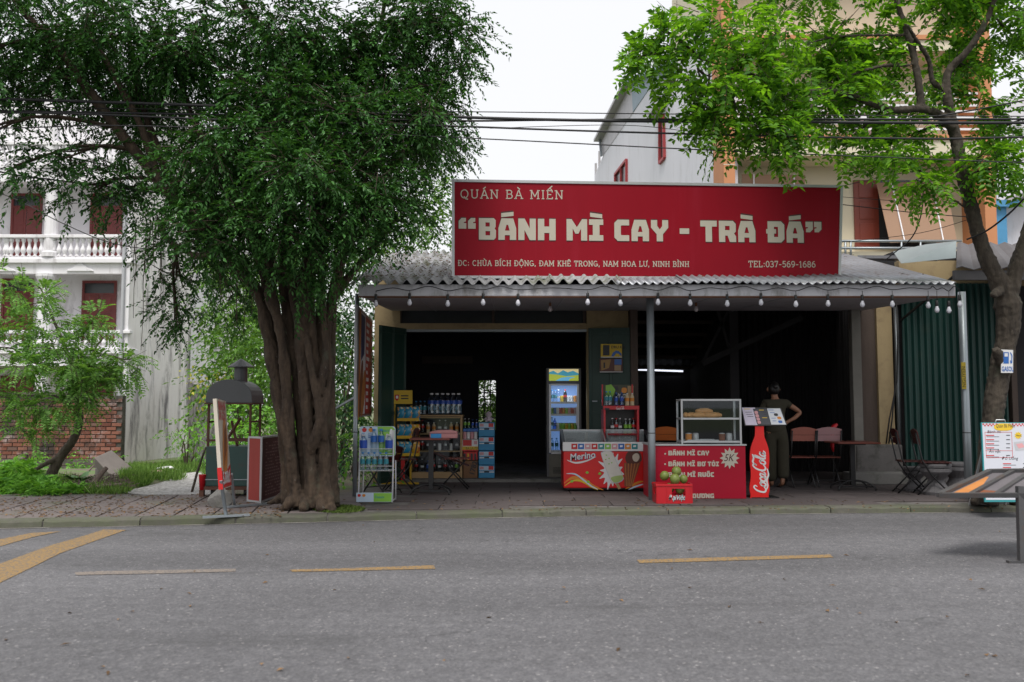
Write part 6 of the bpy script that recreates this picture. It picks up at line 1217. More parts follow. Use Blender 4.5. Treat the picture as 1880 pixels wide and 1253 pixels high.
for a, b, c, d_ in ((x0 + .036, x0 + .07, zg0, zg1), (x1 - .07, x1 - .036, zg0, zg1), (x0 + .0705, x1 - .0705, zg0 - .018, zg0 + .02), (x0 + .0705, x1 - .0705, zg1 - .02, zg1 + .008)): fm.b6(a, b, FRY - .02, FRY + .018, c, d_)
fm.build('door_frame', 'alu', t); MB().b6(x0 + .071, x1 - .071, FRY - .004, FRY, zg0 + .021, zg1 - .021).build('door_glass', 'clear_glass', t); MB().bar((x1 - .085, FRY - .04, 1.0), (x1 - .085, FRY - .04, 1.3), .015).build('handle', 'alu', t)
hp = Plane((x0, FRY + .058, zg1), (1, 0, 0), (0, 0, 1)); 
for nm, col, pts, h, sm in (('head_sky', (.72, .60, .30), [(1008, 678), (1062, 678), (1062, 699), (1008, 699)], .002, 0), ('head_hills', (.06, .30, .42), [(1008, 684), (1016, 681), (1024, 686), (1034, 680), (1042, 684), (1052, 681), (1062, 686), (1062, 692), (1008, 692)], .003, 0), ('head_meadow', (.42, .50, .06), [(1008, 687), (1022, 688), (1040, 691), (1062, 689), (1062, 699.5), (1008, 699.5)], .004, 0), ('head_river', (.15, .45, .70), [(1020, 699.5), (1030, 694), (1044, 692), (1056, 693), (1046, 696), (1044, 699.5)], .005, 0)):
    emis(nm, col, .5); poly_px(hp, pts, nm, 'header_picture', t, h)
rows = [(740, ['water', 'water', 'glass', 'can_yellow', 'dark', 'can_white', 'can_white', 'can_orange']), (762, ['can_green', 'can_blue', 'can_white', 'can_red', 'can_orange', 'can_green', 'can_pink', 'can_red', 'can_pink']), (790, ['water', 'bluebot', 'can_white', 'can_green', 'can_green', 'can_yellow', 'can_green', 'can_yellow', 'can_green']), (828, ['water', 'water', 'bluebot', 'water', 'bluebot', 'water'])]
for r, (yb, ks) in enumerate(rows):
    z = gz(yb, FRY + .2); MB().b6(x0 + .04, x1 - .04, FRY + .05, FRY + .43, z - .012, z - .001).build('shelf', 'white_metal', t); MB().b6(x0 + .075, x1 - .075, FRY + .03, FRY + .048, z - .015, z + .02).build('price_rail', 'white_metal', t)
    for i, k in enumerate(ks): place(k, (x0 + .09 + (x1 - x0 - .18) * i / (len(ks) - 1), FRY + .14, z), '%s drink from the left on the %s fridge shelf' % (ORD[i], ('top', 'second', 'third', 'lowest')[r]), 'bottle' if 'can' not in k else 'can', 'drinks in the lit fridge', scale=.95)
fl = bpy.data.lights.new('fridge_lamp', 'AREA'); fl.shape = 'RECTANGLE'; fl.size = .35; fl.size_y = .04; fl.energy = 1.6; fl.color = (.75, .85, 1); flo = bpy.data.objects.new('fridge_lamp', fl); COL.objects.link(flo); flo.location = ((x0 + x1) / 2, FRY + .07, zg1 - .015)

# ---- posters on the green door leaf
DYP = SY - .27
def poster(x0, y0, x1, y1, label, prints):
    P = Plane(at(x0, y1, DYP), (1, 0, 0), (0, 0, 1)); t = thing('poster', label, 'poster', at((x0 + x1) / 2, y1, DYP)); MB().prism([P.px(x, y) for x, y in ((x0, y0), (x1, y0), (x1, y1), (x0, y1))], (0, .006, 0)).build('sheet', prints[0], t)
    for k, (pts, m_) in enumerate(prints[1:]): poly_px(P, pts, m_, 'printed_field', t, .001 + .0008 * k)
    return t, P
t, P = poster(1103, 632, 1142, 657, 'yellow poster with blue arc at the top of the green door', ['print_yellow', ([(1107, 634), (1119, 634), (1119, 653), (1107, 653)], 'print_dark'), ([(1122, 655), (1125, 648), (1131, 644), (1136, 645), (1141, 650), (1141, 655), (1136, 650), (1131, 649), (1127, 655)], 'print_blue'), ([(1103, 655.5), (1142, 655.5), (1142, 657), (1103, 657)], 'print_white')]); font_text(P, 'DRU KM', P.uv(1122, 640), .06, 'print_dark', t, h0=.004, bold=.001)
poster(1101, 659, 1143, 684, 'dark photo poster below the yellow one on the green door', ['print_brown', ([(1103, 662), (1122, 660), (1118, 676), (1104, 681)], mat('poster_gold', (.35, .2, .06), .5, .3)), ([(1108, 666), (1111, 666), (1111, 676), (1108, 676)], 'print_dark'), ([(1128, 660), (1141, 660), (1141, 670), (1128, 670)], 'print_blue'), ([(1128, 671), (1140, 671), (1140, 681), (1128, 681)], mat('poster_tan', (.35, .24, .14), .5)), ([(1101, 682.6), (1143, 682.6), (1143, 684), (1101, 684)], 'print_white')])

# ---- red drinks stand
RDY = 13.6
t = thing('drinks_stand', 'red drinks stand with header picture behind the ice cream freezer', 'display rack', (gx(1140, RDY), RDY, PZ)); x0, x1 = gx(1108, RDY), gx(1173, RDY)
mb = MB(); z1, z2 = gz(752, RDY), gz(706, RDY)
for x in (x0, x1 - .03): mb.b6(x, x + .03, RDY, RDY + .35, PZ, z1)
mb.build('side_panel', 'plastic_red', t); MB().b6(x0 + .031, x1 - .031, RDY + .3, RDY + .33, PZ, z1).build('back_panel', 'black_metal', t); MB().b6(x0 - .004, x1 + .004, RDY - .012, RDY + .1, z1 - .002, gz(749, RDY) + .03).build('name_board', 'plastic_red', t)
for y in (796, 846): MB().b6(x0 + .031, x1 - .031, RDY + .005, RDY + .29, gz(y, RDY) - .03, gz(y, RDY)).build('shelf', 'plastic_red', t)
P = Plane((x0, RDY - .013, z1), (1, 0, 0), (0, 0, 1))
MB().b6(x0, gx(1166, RDY), RDY + .28, RDY + .3, gz(749, RDY) + .031, z2).build('header', mat('header_olive', (.05, .055, .03), .5), t); PH = Plane((x0, RDY + .279, z2), (1, 0, 0), (0, 0, 1))
for x in (1108, 1164): MB().b6(gx(x, RDY), gx(x + 2.4, RDY), RDY + .25, RDY + .278, gz(749, RDY) + .031, z2 + .003).build('header_post', 'plastic_red', t)
for k, (pts, m_) in enumerate((([(1112, 708), (1122, 706), (1130, 716), (1124, 731), (1112, 731)], 'print_green'), ([(1128, 710), (1134, 709), (1136, 717), (1130, 718)], 'print_dark'), ([(1142, 713), (1150, 713), (1150, 721), (1142, 721)], 'print_orange'), ([(1152, 709), (1163, 709), (1163, 731), (1152, 731)], 'wood_tan'))): poly_px(PH, pts, m_, 'printed_field', t, .001 + .0008 * k, k == 2)
font_text(PH, 'Uplover', PH.uv(1132, 726.5), .05, 'print_white', t, h0=.006, bold=.001); font_text(PH, 'Phap', PH.uv(1136, 731), .05, 'print_white', t, h0=.006, bold=.001)
def coke_script():
    """hand-drawn flowing script, units: x-height about 1"""
    C = lambda x, s: [(x + s * a, s * b) for a, b in smooth2([(.86, 1.62), (.98, 1.95), (.62, 2.18), (.2, 1.7), (.02, .95), (.1, .25), (.5, -.02), (.9, .18), (1.15, .5)], 4)]
    o_ = lambda x: [(x + a, b) for a, b in smooth2([(.4, 1.02), (.12, .82), (.02, .42), (.14, .06), (.42, .02), (.64, .3), (.66, .7), (.5, 1.0), (.38, .9), (.62, .86), (.86, .9)], 4)]
    c_ = lambda x: [(x + a, b) for a, b in smooth2([(.62, .78), (.5, 1.02), (.2, .85), (.04, .42), (.2, .02), (.5, .08), (.72, .34)], 4)]
    a_ = lambda x: [[(x + a, b) for a, b in smooth2([(.6, .86), (.36, 1.02), (.1, .7), (.04, .25), (.22, .0), (.5, .3), (.66, .86)], 4)], [(x + a, b) for a, b in smooth2([(.68, 1.0), (.56, .4), (.6, .06), (.8, .08), (.98, .3)], 4)]]
    l_ = lambda x: [(x + a, b) for a, b in smooth2([(.0, .3), (.3, .9), (.5, 1.7), (.42, 2.05), (.26, 1.7), (.18, .8), (.22, .12), (.44, .02), (.62, .25)], 4)]
    L = [C(0, 1.0), o_(1.12)]; L += [c_(2.0)]; L += a_(2.72); L += [[(3.72, .62), (3.95, .62)]]; L += [C(3.95, 1.05), o_(5.15), l_(6.0)]; L += a_(6.6)
    L += [[(a, b) for a, b in smooth2([(.5, -.05), (1.3, -.35), (2.4, -.22), (3.4, -.55), (4.4, -.35)], 5)], [(a, b) for a, b in smooth2([(4.75, 1.65), (5.2, 2.3), (6.0, 2.15), (6.6, 2.35)], 5)]]
    return L, 7.7
LC, WC = coke_script()
def coke_on(P, o, width, m, parent, rot=0., th=.17, h0=.003):
    s = width / WC; Q = Plane(P.P(*o), P.u * math.cos(rot) + P.v * math.sin(rot), -P.u * math.sin(rot) + P.v * math.cos(rot)); mb = MB(); strokes(mb, Q, LC, (0, 0), s, th, h0, slant=.18, wfun=lambda t: .75 + .6 * math.sin(math.pi * t)); q = mb.build('script_lettering', m, parent, fix=False); q['kind'] = 'stuff'; return q
coke_on(P, P.uv(1131, 751.5), .125, 'print_white', t, th=.2); poly_px(P, [(1110, 749.5), (1119, 749.5), (1119, 752.5), (1110, 752.5)], 'print_dark', 'printed_tag', t, .002)
for i, (k, px) in enumerate((('water', 1113), ('water', 1119.5), ('bluebot', 1131), ('bluebot', 1141), ('juice', 1151), ('juice', 1160))): place(k, (gx(px, RDY + .1), RDY + .06, gz(749, RDY) + .031), '%s bottle from the left on top of the red drinks stand' % ORD[i], 'bottle', 'bottles on the red stand', scale=.95)
for i, (k, px) in enumerate((('glass', 1124), ('dark', 1131), ('glass', 1138), ('green', 1148.5), ('green', 1156), ('dark', 1163))): place(k, (gx(px, RDY + .15), RDY + .15, gz(796, RDY)), '%s bottle from the left on the shelf of the red drinks stand' % ORD[i], 'bottle', 'bottles on the red stand', scale=.95)

# ---- ice cream freezer
FZ = gp(1100, 903).y
t = thing('ice_cream_freezer', 'red chest freezer with ice cream artwork and sliding glass top', 'freezer', gp(1105, 903)); x0, x1 = gx(1034, FZ), gx(1196, FZ); zb_, zt_ = PZ + .05, gz(829, FZ); dep = .62
mat('freezer_red', (.62, .008, .008), .35, .05); mat('freezer_dark', (.03, .03, .035), .5)
MB().b6(x0, x1, FZ, FZ + dep, zb_, zt_).build('body', 'freezer_red', t, bevel=.012)
ztop = gz(800, FZ + .1)
MB().b6(x0 - .01, x1 + .01, FZ - .012, FZ + .03, zt_ + .002, gz(812, FZ)).build('front_trim', 'print_white', t, bevel=.006)
MB().prism([(x0 - .02, FZ + .031, zt_ + .002), (x0 - .02, FZ + dep, zt_ + .002), (x0 - .02, FZ + dep, ztop + .07), (x0 - .02, FZ + .031, gz(812, FZ))], (.05, 0, 0)).build('end_trim', 'freezer_dark', t); MB().prism([(x1 - .03, FZ + .031, zt_ + .002), (x1 - .03, FZ + dep, zt_ + .002), (x1 - .03, FZ + dep, ztop + .07), (x1 - .03, FZ + .031, gz(812, FZ))], (.05, 0, 0)).build('end_trim', 'freezer_dark', t)
MB().b6(x0 + .03, x1 - .03, FZ + dep - .03, FZ + dep, zt_, ztop + .075).build('back_trim', 'alu', t)
for a, b, dz in ((x0 + .04, (x0 + x1) / 2 + .03, 0), ((x0 + x1) / 2 - .03, x1 - .04, .012)):
    MB().prism([(a, FZ + .04, gz(812, FZ) - .01 + dz), (b, FZ + .04, gz(812, FZ) - .01 + dz), (b, FZ + dep - .04, ztop + .05 + dz), (a, FZ + dep - .04, ztop + .05 + dz)], (0, 0, .006)).build('glass_lid', 'clear_glass', t)
    MB().bar((b if dz == 0 else a, FZ + .05, gz(812, FZ) + .002 + dz), (b if dz == 0 else a, FZ + dep - .05, ztop + .06 + dz), .02, .015).build('lid_rail', 'alu', t)
MB().b6(x0 + .03, x1 - .03, FZ + .035, FZ + dep - .035, zt_ + .003, zt_ + .02).build('inner_floor', 'freezer_dark', t)
for px in (1043, 1180): MB().lathe([(.025, 0), (.025, .03)], 10, (0, 0, 0), None) if 0 else MB().tube([(gx(px, FZ) - .012, FZ + .08, PZ + .028), (gx(px, FZ) + .012, FZ + .08, PZ + .028)], .028, 10).build('castor', 'black_metal', t)
MB().b6(x0 + .03, x1 - .03, FZ + .03, FZ + dep - .05, PZ + .03, zb_ - .002).build('base_frame', 'black_metal', t)
P = Plane((x0, FZ - .0, zb_), (1, 0, 0), (0, 0, 1)); PT = Plane((x0, FZ - .012, zt_), (1, 0, 0), (0, 0, 1))
cols = ['print_red', 'print_blue', 'print_pink', 'print_red', 'print_teal', 'print_green', 'print_pink', 'print_blue', 'print_orange', 'print_teal']
for i, c in enumerate(cols): poly_px(PT, [(1049 + i * 12.3, 815), (1060 + i * 12.3, 815), (1060 + i * 12.3, 825), (1049 + i * 12.3, 825)], c, 'printed_logo', t, .002); poly_px(PT, [(1052 + i * 12.3, 818), (1057 + i * 12.3, 817.5), (1057 + i * 12.3, 821), (1052 + i * 12.3, 821.5)], 'print_white', 'printed_mark', t, .003)
def ribbon(pts, w0, m, h, nm='printed_ribbon'):
    q = smooth2(pts, 6); n_ = len(q); up = [(x, y - w0 * math.sin(math.pi * i / (n_ - 1)) * .5 - .4) for i, (x, y) in enumerate(q)]; dn = [(x, y + w0 * math.sin(math.pi * i / (n_ - 1)) * .5 + .4) for i, (x, y) in enumerate(q)]; poly_px(P, up + dn[::-1], m, nm, t, h)
ribbon([(1035, 888), (1050, 878), (1070, 880), (1090, 893), (1108, 900)], 6, 'print_orange', .0022); ribbon([(1036, 893), (1052, 883), (1068, 884), (1085, 894), (1098, 900)], 3, 'print_yellow', .0028); ribbon([(1040, 870), (1056, 871), (1072, 882), (1086, 893), (1098, 899)], 3, 'print_paleblue', .0034); ribbon([(1148, 898), (1160, 892), (1172, 886), (1182, 884)], 4, 'print_orange', .0022); ribbon([(1154, 899), (1166, 894), (1182, 889)], 2.5, 'print_paleblue', .0028)
spl = []
for k in range(30):
    a = 2 * math.pi * k / 30; rr_ = (1 if k % 2 else .62) * random.uniform(.8, 1.12); spl.append((1123 + 24 * rr_ * math.cos(a), 864 + 36 * rr_ * math.sin(a)))
poly_px(P, spl, 'print_white', 'printed_splash', t, .0036, True)
pop = [(1105, 838), (1107, 831), (1114, 828), (1121, 830), (1126, 836), (1142, 872), (1143, 880), (1136, 885), (1127, 886), (1121, 882)]
poly_px(P, [(x + (x - 1123) * .06, y + (y - 857) * .05) for x, y in pop], mat('ice_shadow', (.42, .44, .52), .4), 'printed_ice_lolly_edge', t, .0044, True); poly_px(P, pop, mat('ice_white', (.66, .64, .58), .4, .12, 18), 'printed_ice_lolly', t, .0052, True); poly_px(P, [(1122, 877), (1142, 873), (1143, 880), (1136, 885), (1127, 886)], mat('ice_green', (.36, .48, .16), .4), 'printed_ice_lolly', t, .006, True)
for x, y in ((1113, 836), (1118, 842), (1112, 844), (1123, 850), (1118, 852)): poly_px(P, [(x - 1.6, y), (x, y - 1.4), (x + 1.8, y), (x, y + 1.3)], 'print_green', 'printed_nut', t, .0066)
poly_px(P, [(1128, 884), (1133, 883), (1140, 897), (1135, 899)], 'wood_tan', 'printed_stick', t, .0042)
poly_px(P, [(1148, 840), (1154, 829), (1166, 827), (1176, 833), (1178, 845), (1170, 851), (1152, 851)], 'print_brown', 'printed_cone_top', t, .0046, True); poly_px(P, [(1146, 850), (1176, 850), (1160, 895), (1146, 893)], mat('cone_brown', (.22, .06, .025), .5, .3, 30), 'printed_cone', t, .004); poly_px(P, [(1161, 838), (1166, 833), (1172, 834), (1174, 841), (1169, 848), (1163, 846)], mat('cream_white', (.6, .52, .42), .5), 'printed_cream', t, .0056, True)
for k in range(5): poly_px(P, [(1147 + k * 6, 851), (1148.2 + k * 6, 851), (1151 + k * 2.4, 893), (1150 + k * 2.4, 893)], 'bread_orange', 'printed_cone_line', t, .0048)
for x, y in ((1078, 868), (1080, 885), (1101, 870), (1050, 884)): poly_px(P, [(x - 3, y), (x, y - 2.6), (x + 3, y), (x, y + 2.4)], 'print_green', 'printed_nut', t, .004, True)
font_text(P, 'Merino', P.uv(1046.6, 846.6), .135, mat('merino_shadow', (.05, .02, .12), .5), t, h0=.0062, bold=.006, shear=.18, rot=R(7), sx=.95); font_text(P, 'Merino', P.uv(1046, 846), .135, 'print_white', t, h0=.0072, bold=.002, shear=.18, rot=R(7), sx=.95)
ribbon([(1041, 845), (1056, 850), (1075, 847), (1094, 839)], 2.6, 'print_white', .007)

# ---- red counter with banner
KYc = gp(1280, 916).y
t = thing('food_counter', 'red banner-covered counter with cream price lettering and starburst', 'counter', gp(1280, 916)); x0, x1 = gx(1192, KYc), gx(1367, KYc); zk = gz(819, KYc); dk = .62
mat('banner_crimson', (.38, .0025, .022), .42, .08, 2, .25, 5, spec=.3)
MB().b6(x0, x1, KYc, KYc + dk, PZ, zk).build('banner', 'banner_crimson', t, bevel=.004)
MB().b6(x0 - .015, x1 + .015, KYc - .012, KYc + dk + .01, zk + .002, zk + .022).build('worktop', 'alu', t, bevel=.003)
P = Plane((x0, KYc - .002, PZ), (1, 0, 0), (0, 0, 1))
def cline(x0_, y, x1_, h, text): line_block(x0_, y, x1_, y, h, text, 'sign_cream', .002, t, P)
for y in (833.5, 852.5): poly_px(P, [(1219.5, y - 1.3), (1221.8, y - 1.6), (1223, y), (1221.8, y + 1.6), (1219.8, y + 1.4)], 'sign_cream', 'bullet', t, .002)
cline(1227, 836.5, 1302, 8.6, 'BÁNH MÌ CAY'); cline(1227, 856.5, 1320, 8.6, 'BÁNH MÌ BƠ TỎI'); cline(1227, 876, 1311, 8.6, 'BÁNH MÌ RUỐC'); cline(1271, 915, 1311, 8.4, 'DƯƠNG')
stp = []
for k in range(24):
    a = 2 * math.pi * k / 24; r_ = 20 if k % 2 == 0 else 13; stp.append((1339.5 + r_ * .92 * math.sin(a), 841.5 - r_ * math.cos(a)))
poly_px(P, stp, 'sign_cream', 'starburst', t, .002); font_text(P, '5K', P.uv(1328.5, 847), .135, 'sign_ink', t, h0=.004, shear=.3, sx=.85)
# ---- glass bread case
CSY = KYc + .02
t = thing('bread_case', 'aluminium glass display case holding bread rolls on the red counter', 'display case', (gx(1306, CSY), CSY, zk + .022)); x0, x1 = gx(1250, CSY), gx(1361, CSY); z0, z1 = zk + .04, gz(733, CSY); dc = .36
for x in (x0, x1 - .026):
    for y in (CSY, CSY + dc - .026): MB().b6(x, x + .026, y, y + .026, zk + .0225, z1).build('post', 'alu', t, bevel=.003)
for z in (z0, gz(771, CSY), z1 - .026):
    for y in (CSY + .001, CSY + dc - .025): MB().b6(x0 + .027, x1 - .027, y, y + .024, z, z + .026).build('rail', 'alu', t, bevel=.003)
    for x in (x0 + .001, x1 - .025): MB().b6(x, x + .024, CSY + .027, CSY + dc - .027, z, z + .026).build('rail', 'alu', t, bevel=.003)
for z in (z0 + .002, gz(771, CSY) + .012): MB().b6(x0 + .0275, x1 - .0275, CSY + .0265, CSY + dc - .0265, z, z + .006).build('shelf', 'clear_glass', t)
MB().b6(x0 + .027, x1 - .027, CSY + .01, CSY + .014, z0 + .027, z1 - .027).build('glass_pane', 'clear_glass', t)
for x in (x0 + .01, x1 - .014): MB().b6(x, x + .004, CSY + .027, CSY + dc - .027, z0 + .027, z1 - .027).build('glass_pane', 'clear_glass', t)
MB().b6(x0 + .02, x1 - .02, CSY + .02, CSY + dc - .02, z1 - .004, z1 + .001).build('glass_top', 'clear_glass', t)
mat('bread', (.58, .29, .11), .5, .3, 12, .1, 30); zsh = gz(771, CSY) + .018
names = ['leftmost bread roll on the case shelf', 'second bread roll from the left on the case shelf', 'bread roll lying in the middle of the case shelf', 'bread roll behind the middle one on the case shelf', 'long bread roll at the right of the case shelf', 'bread roll resting on top of the others', 'last bread roll at the right end of the row']
for i, (px, dy, dz, l, a) in enumerate(((1262, .08, 0, .17, 70), (1273, .08, 0, .2, 40), (1286, .06, 0, .22, 12), (1294, .19, .0, .22, 20), (1307, .06, 0, .21, -12), (1297, .12, .055, .24, 5), (1318, .13, 0, .19, -40))):
    c = Vector((gx(px, CSY), CSY + .04 + dy, zsh + .041 + dz)); d = Vector((math.cos(R(a)), math.sin(R(a)), 0)); tt = thing('bread_roll', names[i], 'bread', (c.x, c.y, zsh + dz), group='bread rolls in the case')
    MB().tube([c + d * (l * (q - .5)) for q in np.linspace(0, 1, 9)], [.042 * max(.12, math.sin(math.pi * (.04 + .92 * q)) ** .45) for q in np.linspace(0, 1, 9)], 10).build('crust', 'bread', tt, smooth=True)
    for q in (.3, .5, .7): MB().bar(c + d * (l * (q - .5) - .012) + Vector((0, -.01, .04)), c + d * (l * (q - .5) + .018) + Vector((0, .01, .04)), .007, .006).build('score', 'wood_tan', tt)
for i, (px, m_, lab) in enumerate(((1268, 'print_orange', 'orange food tin at the left of the case floor'), (1281, 'alu', 'steel food tin in the middle of the case floor'), (1330, 'bread_brown', 'brown food tin at the right of the case floor'), (1343, 'alu', 'steel food tin in the right corner of the case floor'))):
    c = (gx(px, CSY), CSY + .17, z0 + .02); tt = thing('food_tin', lab, 'tin', c, group='food tins in the case'); MB().lathe([(.04, 0), (.044, .01), (.044, .09), (.04, .095)], 14, c).build('can', m_, tt, smooth=False); MB().lathe([(.041, .096), (.041, .104), (.01, .108)], 14, c).build('lid', 'alu', tt)
tt = thing('steel_tray', 'shallow steel tray on the floor of the glass case', 'tray', (gx(1290, CSY), CSY + .15, z0 + .03)); MB().b6(gx(1262, CSY), gx(1320, CSY), CSY + .05, CSY + .3, z0 + .012, z0 + .018).build('base', 'alu', tt)
for y in (CSY + .045, CSY + .3): MB().b6(gx(1262, CSY), gx(1320, CSY), y, y + .006, z0 + .012, z0 + .04).build('rim', 'alu', tt)
# ---- crate of coconuts
cp_ = gp(1236, 925); CYr = cp_.y
t = thing('plastic_crate', 'red plastic beverage crate with white lettering in front of the counter', 'crate', cp_); x0, x1 = gx(1203, CYr), gx(1268, CYr); zc1 = gz(889, CYr); dcr = .3; th_ = .014
def crate_wall(P, L_, H_, nm):
    h0_, h1_ = H_ * .42, H_ * .76; a0, a1 = L_ * .44, L_ * .82
    if nm == 'side_wall': a0, a1 = L_ * .25, L_ * .75
    mb = MB(); outer = [(0, 0), (L_, 0), (L_, H_), (0, H_)]; hole = [(a0, h0_), (a1, h0_), (a1, h1_), (a0, h1_)]
    for h in (0, -th_): mb.loops([[P.P(a, b, h) for a, b in outer], [P.P(a, b, h) for a, b in hole]])
    for lp in (outer, hole):
        for i in range(4): a, b = lp[i], lp[(i + 1) % 4]; mb.quad(P.P(*a), P.P(*b), P.P(*b, -th_), P.P(*a, -th_))
    mb.build(nm, 'plastic_red', t, fix=False)
Hc = zc1 - PZ; PF = Plane((x0, CYr, PZ), (1, 0, 0), (0, 0, 1)); crate_wall(PF, x1 - x0, Hc, 'front_wall')
crate_wall(Plane((x0, CYr + dcr, PZ), (1, 0, 0), (0, 0, 1)), x1 - x0, Hc, 'back_wall')
for x in (x0 + .0005, x1 - .0005): crate_wall(Plane((x, CYr + .015, PZ), (0, 1, 0), (0, 0, 1)), dcr - .03, Hc - .001, 'side_wall')
MB().b6(x0 + .015, x1 - .015, CYr + .015, CYr + dcr - .015, PZ + .002, PZ + .014).build('base', 'plastic_red', t)
rim = MB(); rim.b6(x0 - .008, x1 + .008, CYr - .008, CYr - .0005, zc1 - .03, zc1).b6(x0 - .008, x1 + .008, CYr + dcr + .0005, CYr + dcr + .008, zc1 - .03, zc1); rim.build('rim', 'plastic_red', t, bevel=.003)
for q in (.02, .3, .98 - .02): MB().b6(x0 + (x1 - x0) * q - .004, x0 + (x1 - x0) * q + .004, CYr - .006, CYr - .0004, PZ + .004, zc1 - .032).build('rib', 'plastic_red', t)
font_text(PF, 'ĐạiViệt', PF.uv(1227.4, 918.2), .085, 'print_teal', t, h0=.008, bold=.0035, shear=.25, sx=.74); font_text(PF, 'ĐạiViệt', PF.uv(1227, 918), .085, 'print_white', t, h0=.0095, shear=.25, sx=.74)
mat('coconut', (.17, .22, .045), .45, .35, 5, .15, 14, dirt=(.11, .07, .03), dirt_amt=.35, dscale=5)
for i, (px, py, dy, s, lab) in enumerate(((1220, 874, .1, 1.0, 'leftmost green coconut in the red crate'), (1242, 866, .15, 1.05, 'topmost green coconut on the heap in the red crate'), (1239, 880, .05, 1.1, 'front middle green coconut in the red crate'), (1255, 880, .12, .9, 'rightmost green coconut in the red crate'), (1230, 896, .12, 1.0, 'green coconut seen low through the crate front'), (1248, 899, .1, 1.0, 'green coconut seen through the crate handle hole'), (1213, 898, .16, .9, 'green coconut deep in the left of the red crate'))):
    c = at(px, py, CYr + dy); tt = thing('coconut', lab, 'coconut', c - Vector((0, 0, .06)), group='coconuts in the crate'); Mr = Matrix.Rotation(random.uniform(-.7, .7), 3, 'X') @ Matrix.Rotation(random.uniform(-.7, .7), 3, 'Y'); r_ = .060 * s
    MB().lathe([(.003, -1.08 * r_), (.45 * r_, -.95 * r_), (.85 * r_, -.55 * r_), (r_, 0), (.9 * r_, .5 * r_), (.6 * r_, .88 * r_), (.22 * r_, 1.02 * r_), (.1 * r_, 1.0 * r_)], 14, c, Mr).build('husk', 'coconut', tt, smooth=True); MB().lathe([(.24 * r_, .98 * r_), (.26 * r_, 1.06 * r_), (.08 * r_, 1.12 * r_)], 8, c, Mr).build('stem_cap', 'bread_brown', tt)
# ---- bottle-shaped menu stand
MS = gp(1394, 915).y
t = thing('menu_stand', 'red bottle-shaped menu stand with white script and tilted menu board', 'menu stand', gp(1394, 915)); PS = Plane((gx(1394, MS), MS, PZ), (1, 0, 0), (0, 0, 1))
half = [(8, 783), (8, 796), (9.5, 804), (14, 816), (17, 828), (18, 840), (17.6, 852), (16, 866), (16.3, 880), (18, 892), (18, 902), (16.5, 908), (17, 915)]
hs = smooth2(half, 4); outl = [(1394.5 + a, b) for a, b in hs] + [(1394.5 - a, b) for a, b in hs[::-1]]
MB().loops([[PS.px(x, y) for x, y in outl]]).build('x', None) if 0 else None
mb = MB(); mb.prism([PS.px(x, y) for x, y in outl], -PS.n * .025); mb.build('bottle_panel', mat('coke_red', (.75, .010, .008), .35, .04), t)
MB().b6(gx(1377, MS), gx(1440, MS) - .1, MS - .02, MS + .3, PZ, PZ + .012).build('base_plate', 'black_metal', t)
coke_on(PS, PS.uv(1406, 905), abs(PS.uv(1394, 828)[1] - PS.uv(1394, 905)[1]), 'print_white', t, rot=math.pi / 2, th=.24)
bc0, bc1, bc2, bc3 = at(1368, 782, MS - .02), at(1445, 781, MS - .02), at(1434, 749, MS + .12), at(1361, 748, MS + .12)
PM = Plane(bc0, bc1 - bc0, bc3 - bc0); mb = MB(); mb.prism([bc0, bc1, bc2, bc3], -PM.n * .02); mb.build('menu_board', 'black_metal', t); MB().bar(at(1394, 784, MS + .02), at(1396, 774, MS + .05), .05).build('bracket', 'black_metal', t)
poly_px(PM, [(1362, 749), (1386, 749), (1391, 781), (1369, 781)], mat('menu_lilac', (.55, .50, .62), .4), 'menu_sheet', t, .003); poly_px(PM, [(1382, 751), (1407, 751), (1415, 780), (1390, 780)], mat('menu_dark', (.03, .035, .05), .4), 'menu_sheet', t, .004); poly_px(PM, [(1408, 750.5), (1432, 750.5), (1443, 780), (1416, 780)], mat('menu_white', (.60, .62, .66), .4), 'menu_sheet', t, .003)
for k in range(4): poly_px(PM, [(1385 + k * 1.8, 756 + k * 6), (1390 + k * 1.8, 755.5 + k * 6), (1391.5 + k * 1.8, 760 + k * 6), (1386.5 + k * 1.8, 760.5 + k * 6)], 'print_pink', 'printed_dish', t, .005, True)
for a, b in (((1393, 753), (1402, 753)), ((1399, 767), (1408, 767)), ((1366, 751), (1377, 751))): poly_px(PM, [a, b, (b[0] + .4, b[1] + 1.3), (a[0] + .4, a[1] + 1.3)], 'print_yellow', 'printed_line', t, .0052)
for k, (x, y) in enumerate(((1430, 768), (1432, 775), (1424, 762))): poly_px(PM, [(x - 3, y - 2), (x + 3, y - 2), (x + 4, y + 2), (x - 2, y + 2)], ('print_orange', 'print_blue', 'print_dark')[k], 'printed_dish', t, .005, True)
for x, y, w_ in ((1410, 753, 10), (1413, 758, 9), (1416, 768, 8), (1418, 773, 7), (1368, 757, 12), (1370, 761, 12), (1372, 765, 11), (1400, 757, 6), (1402, 761, 6)): poly_px(PM, [(x, y), (x + w_, y), (x + w_ + .3, y + .9), (x + .3, y + .9)], 'print_blue' if x > 1405 else 'print_dark', 'printed_line', t, .0052)
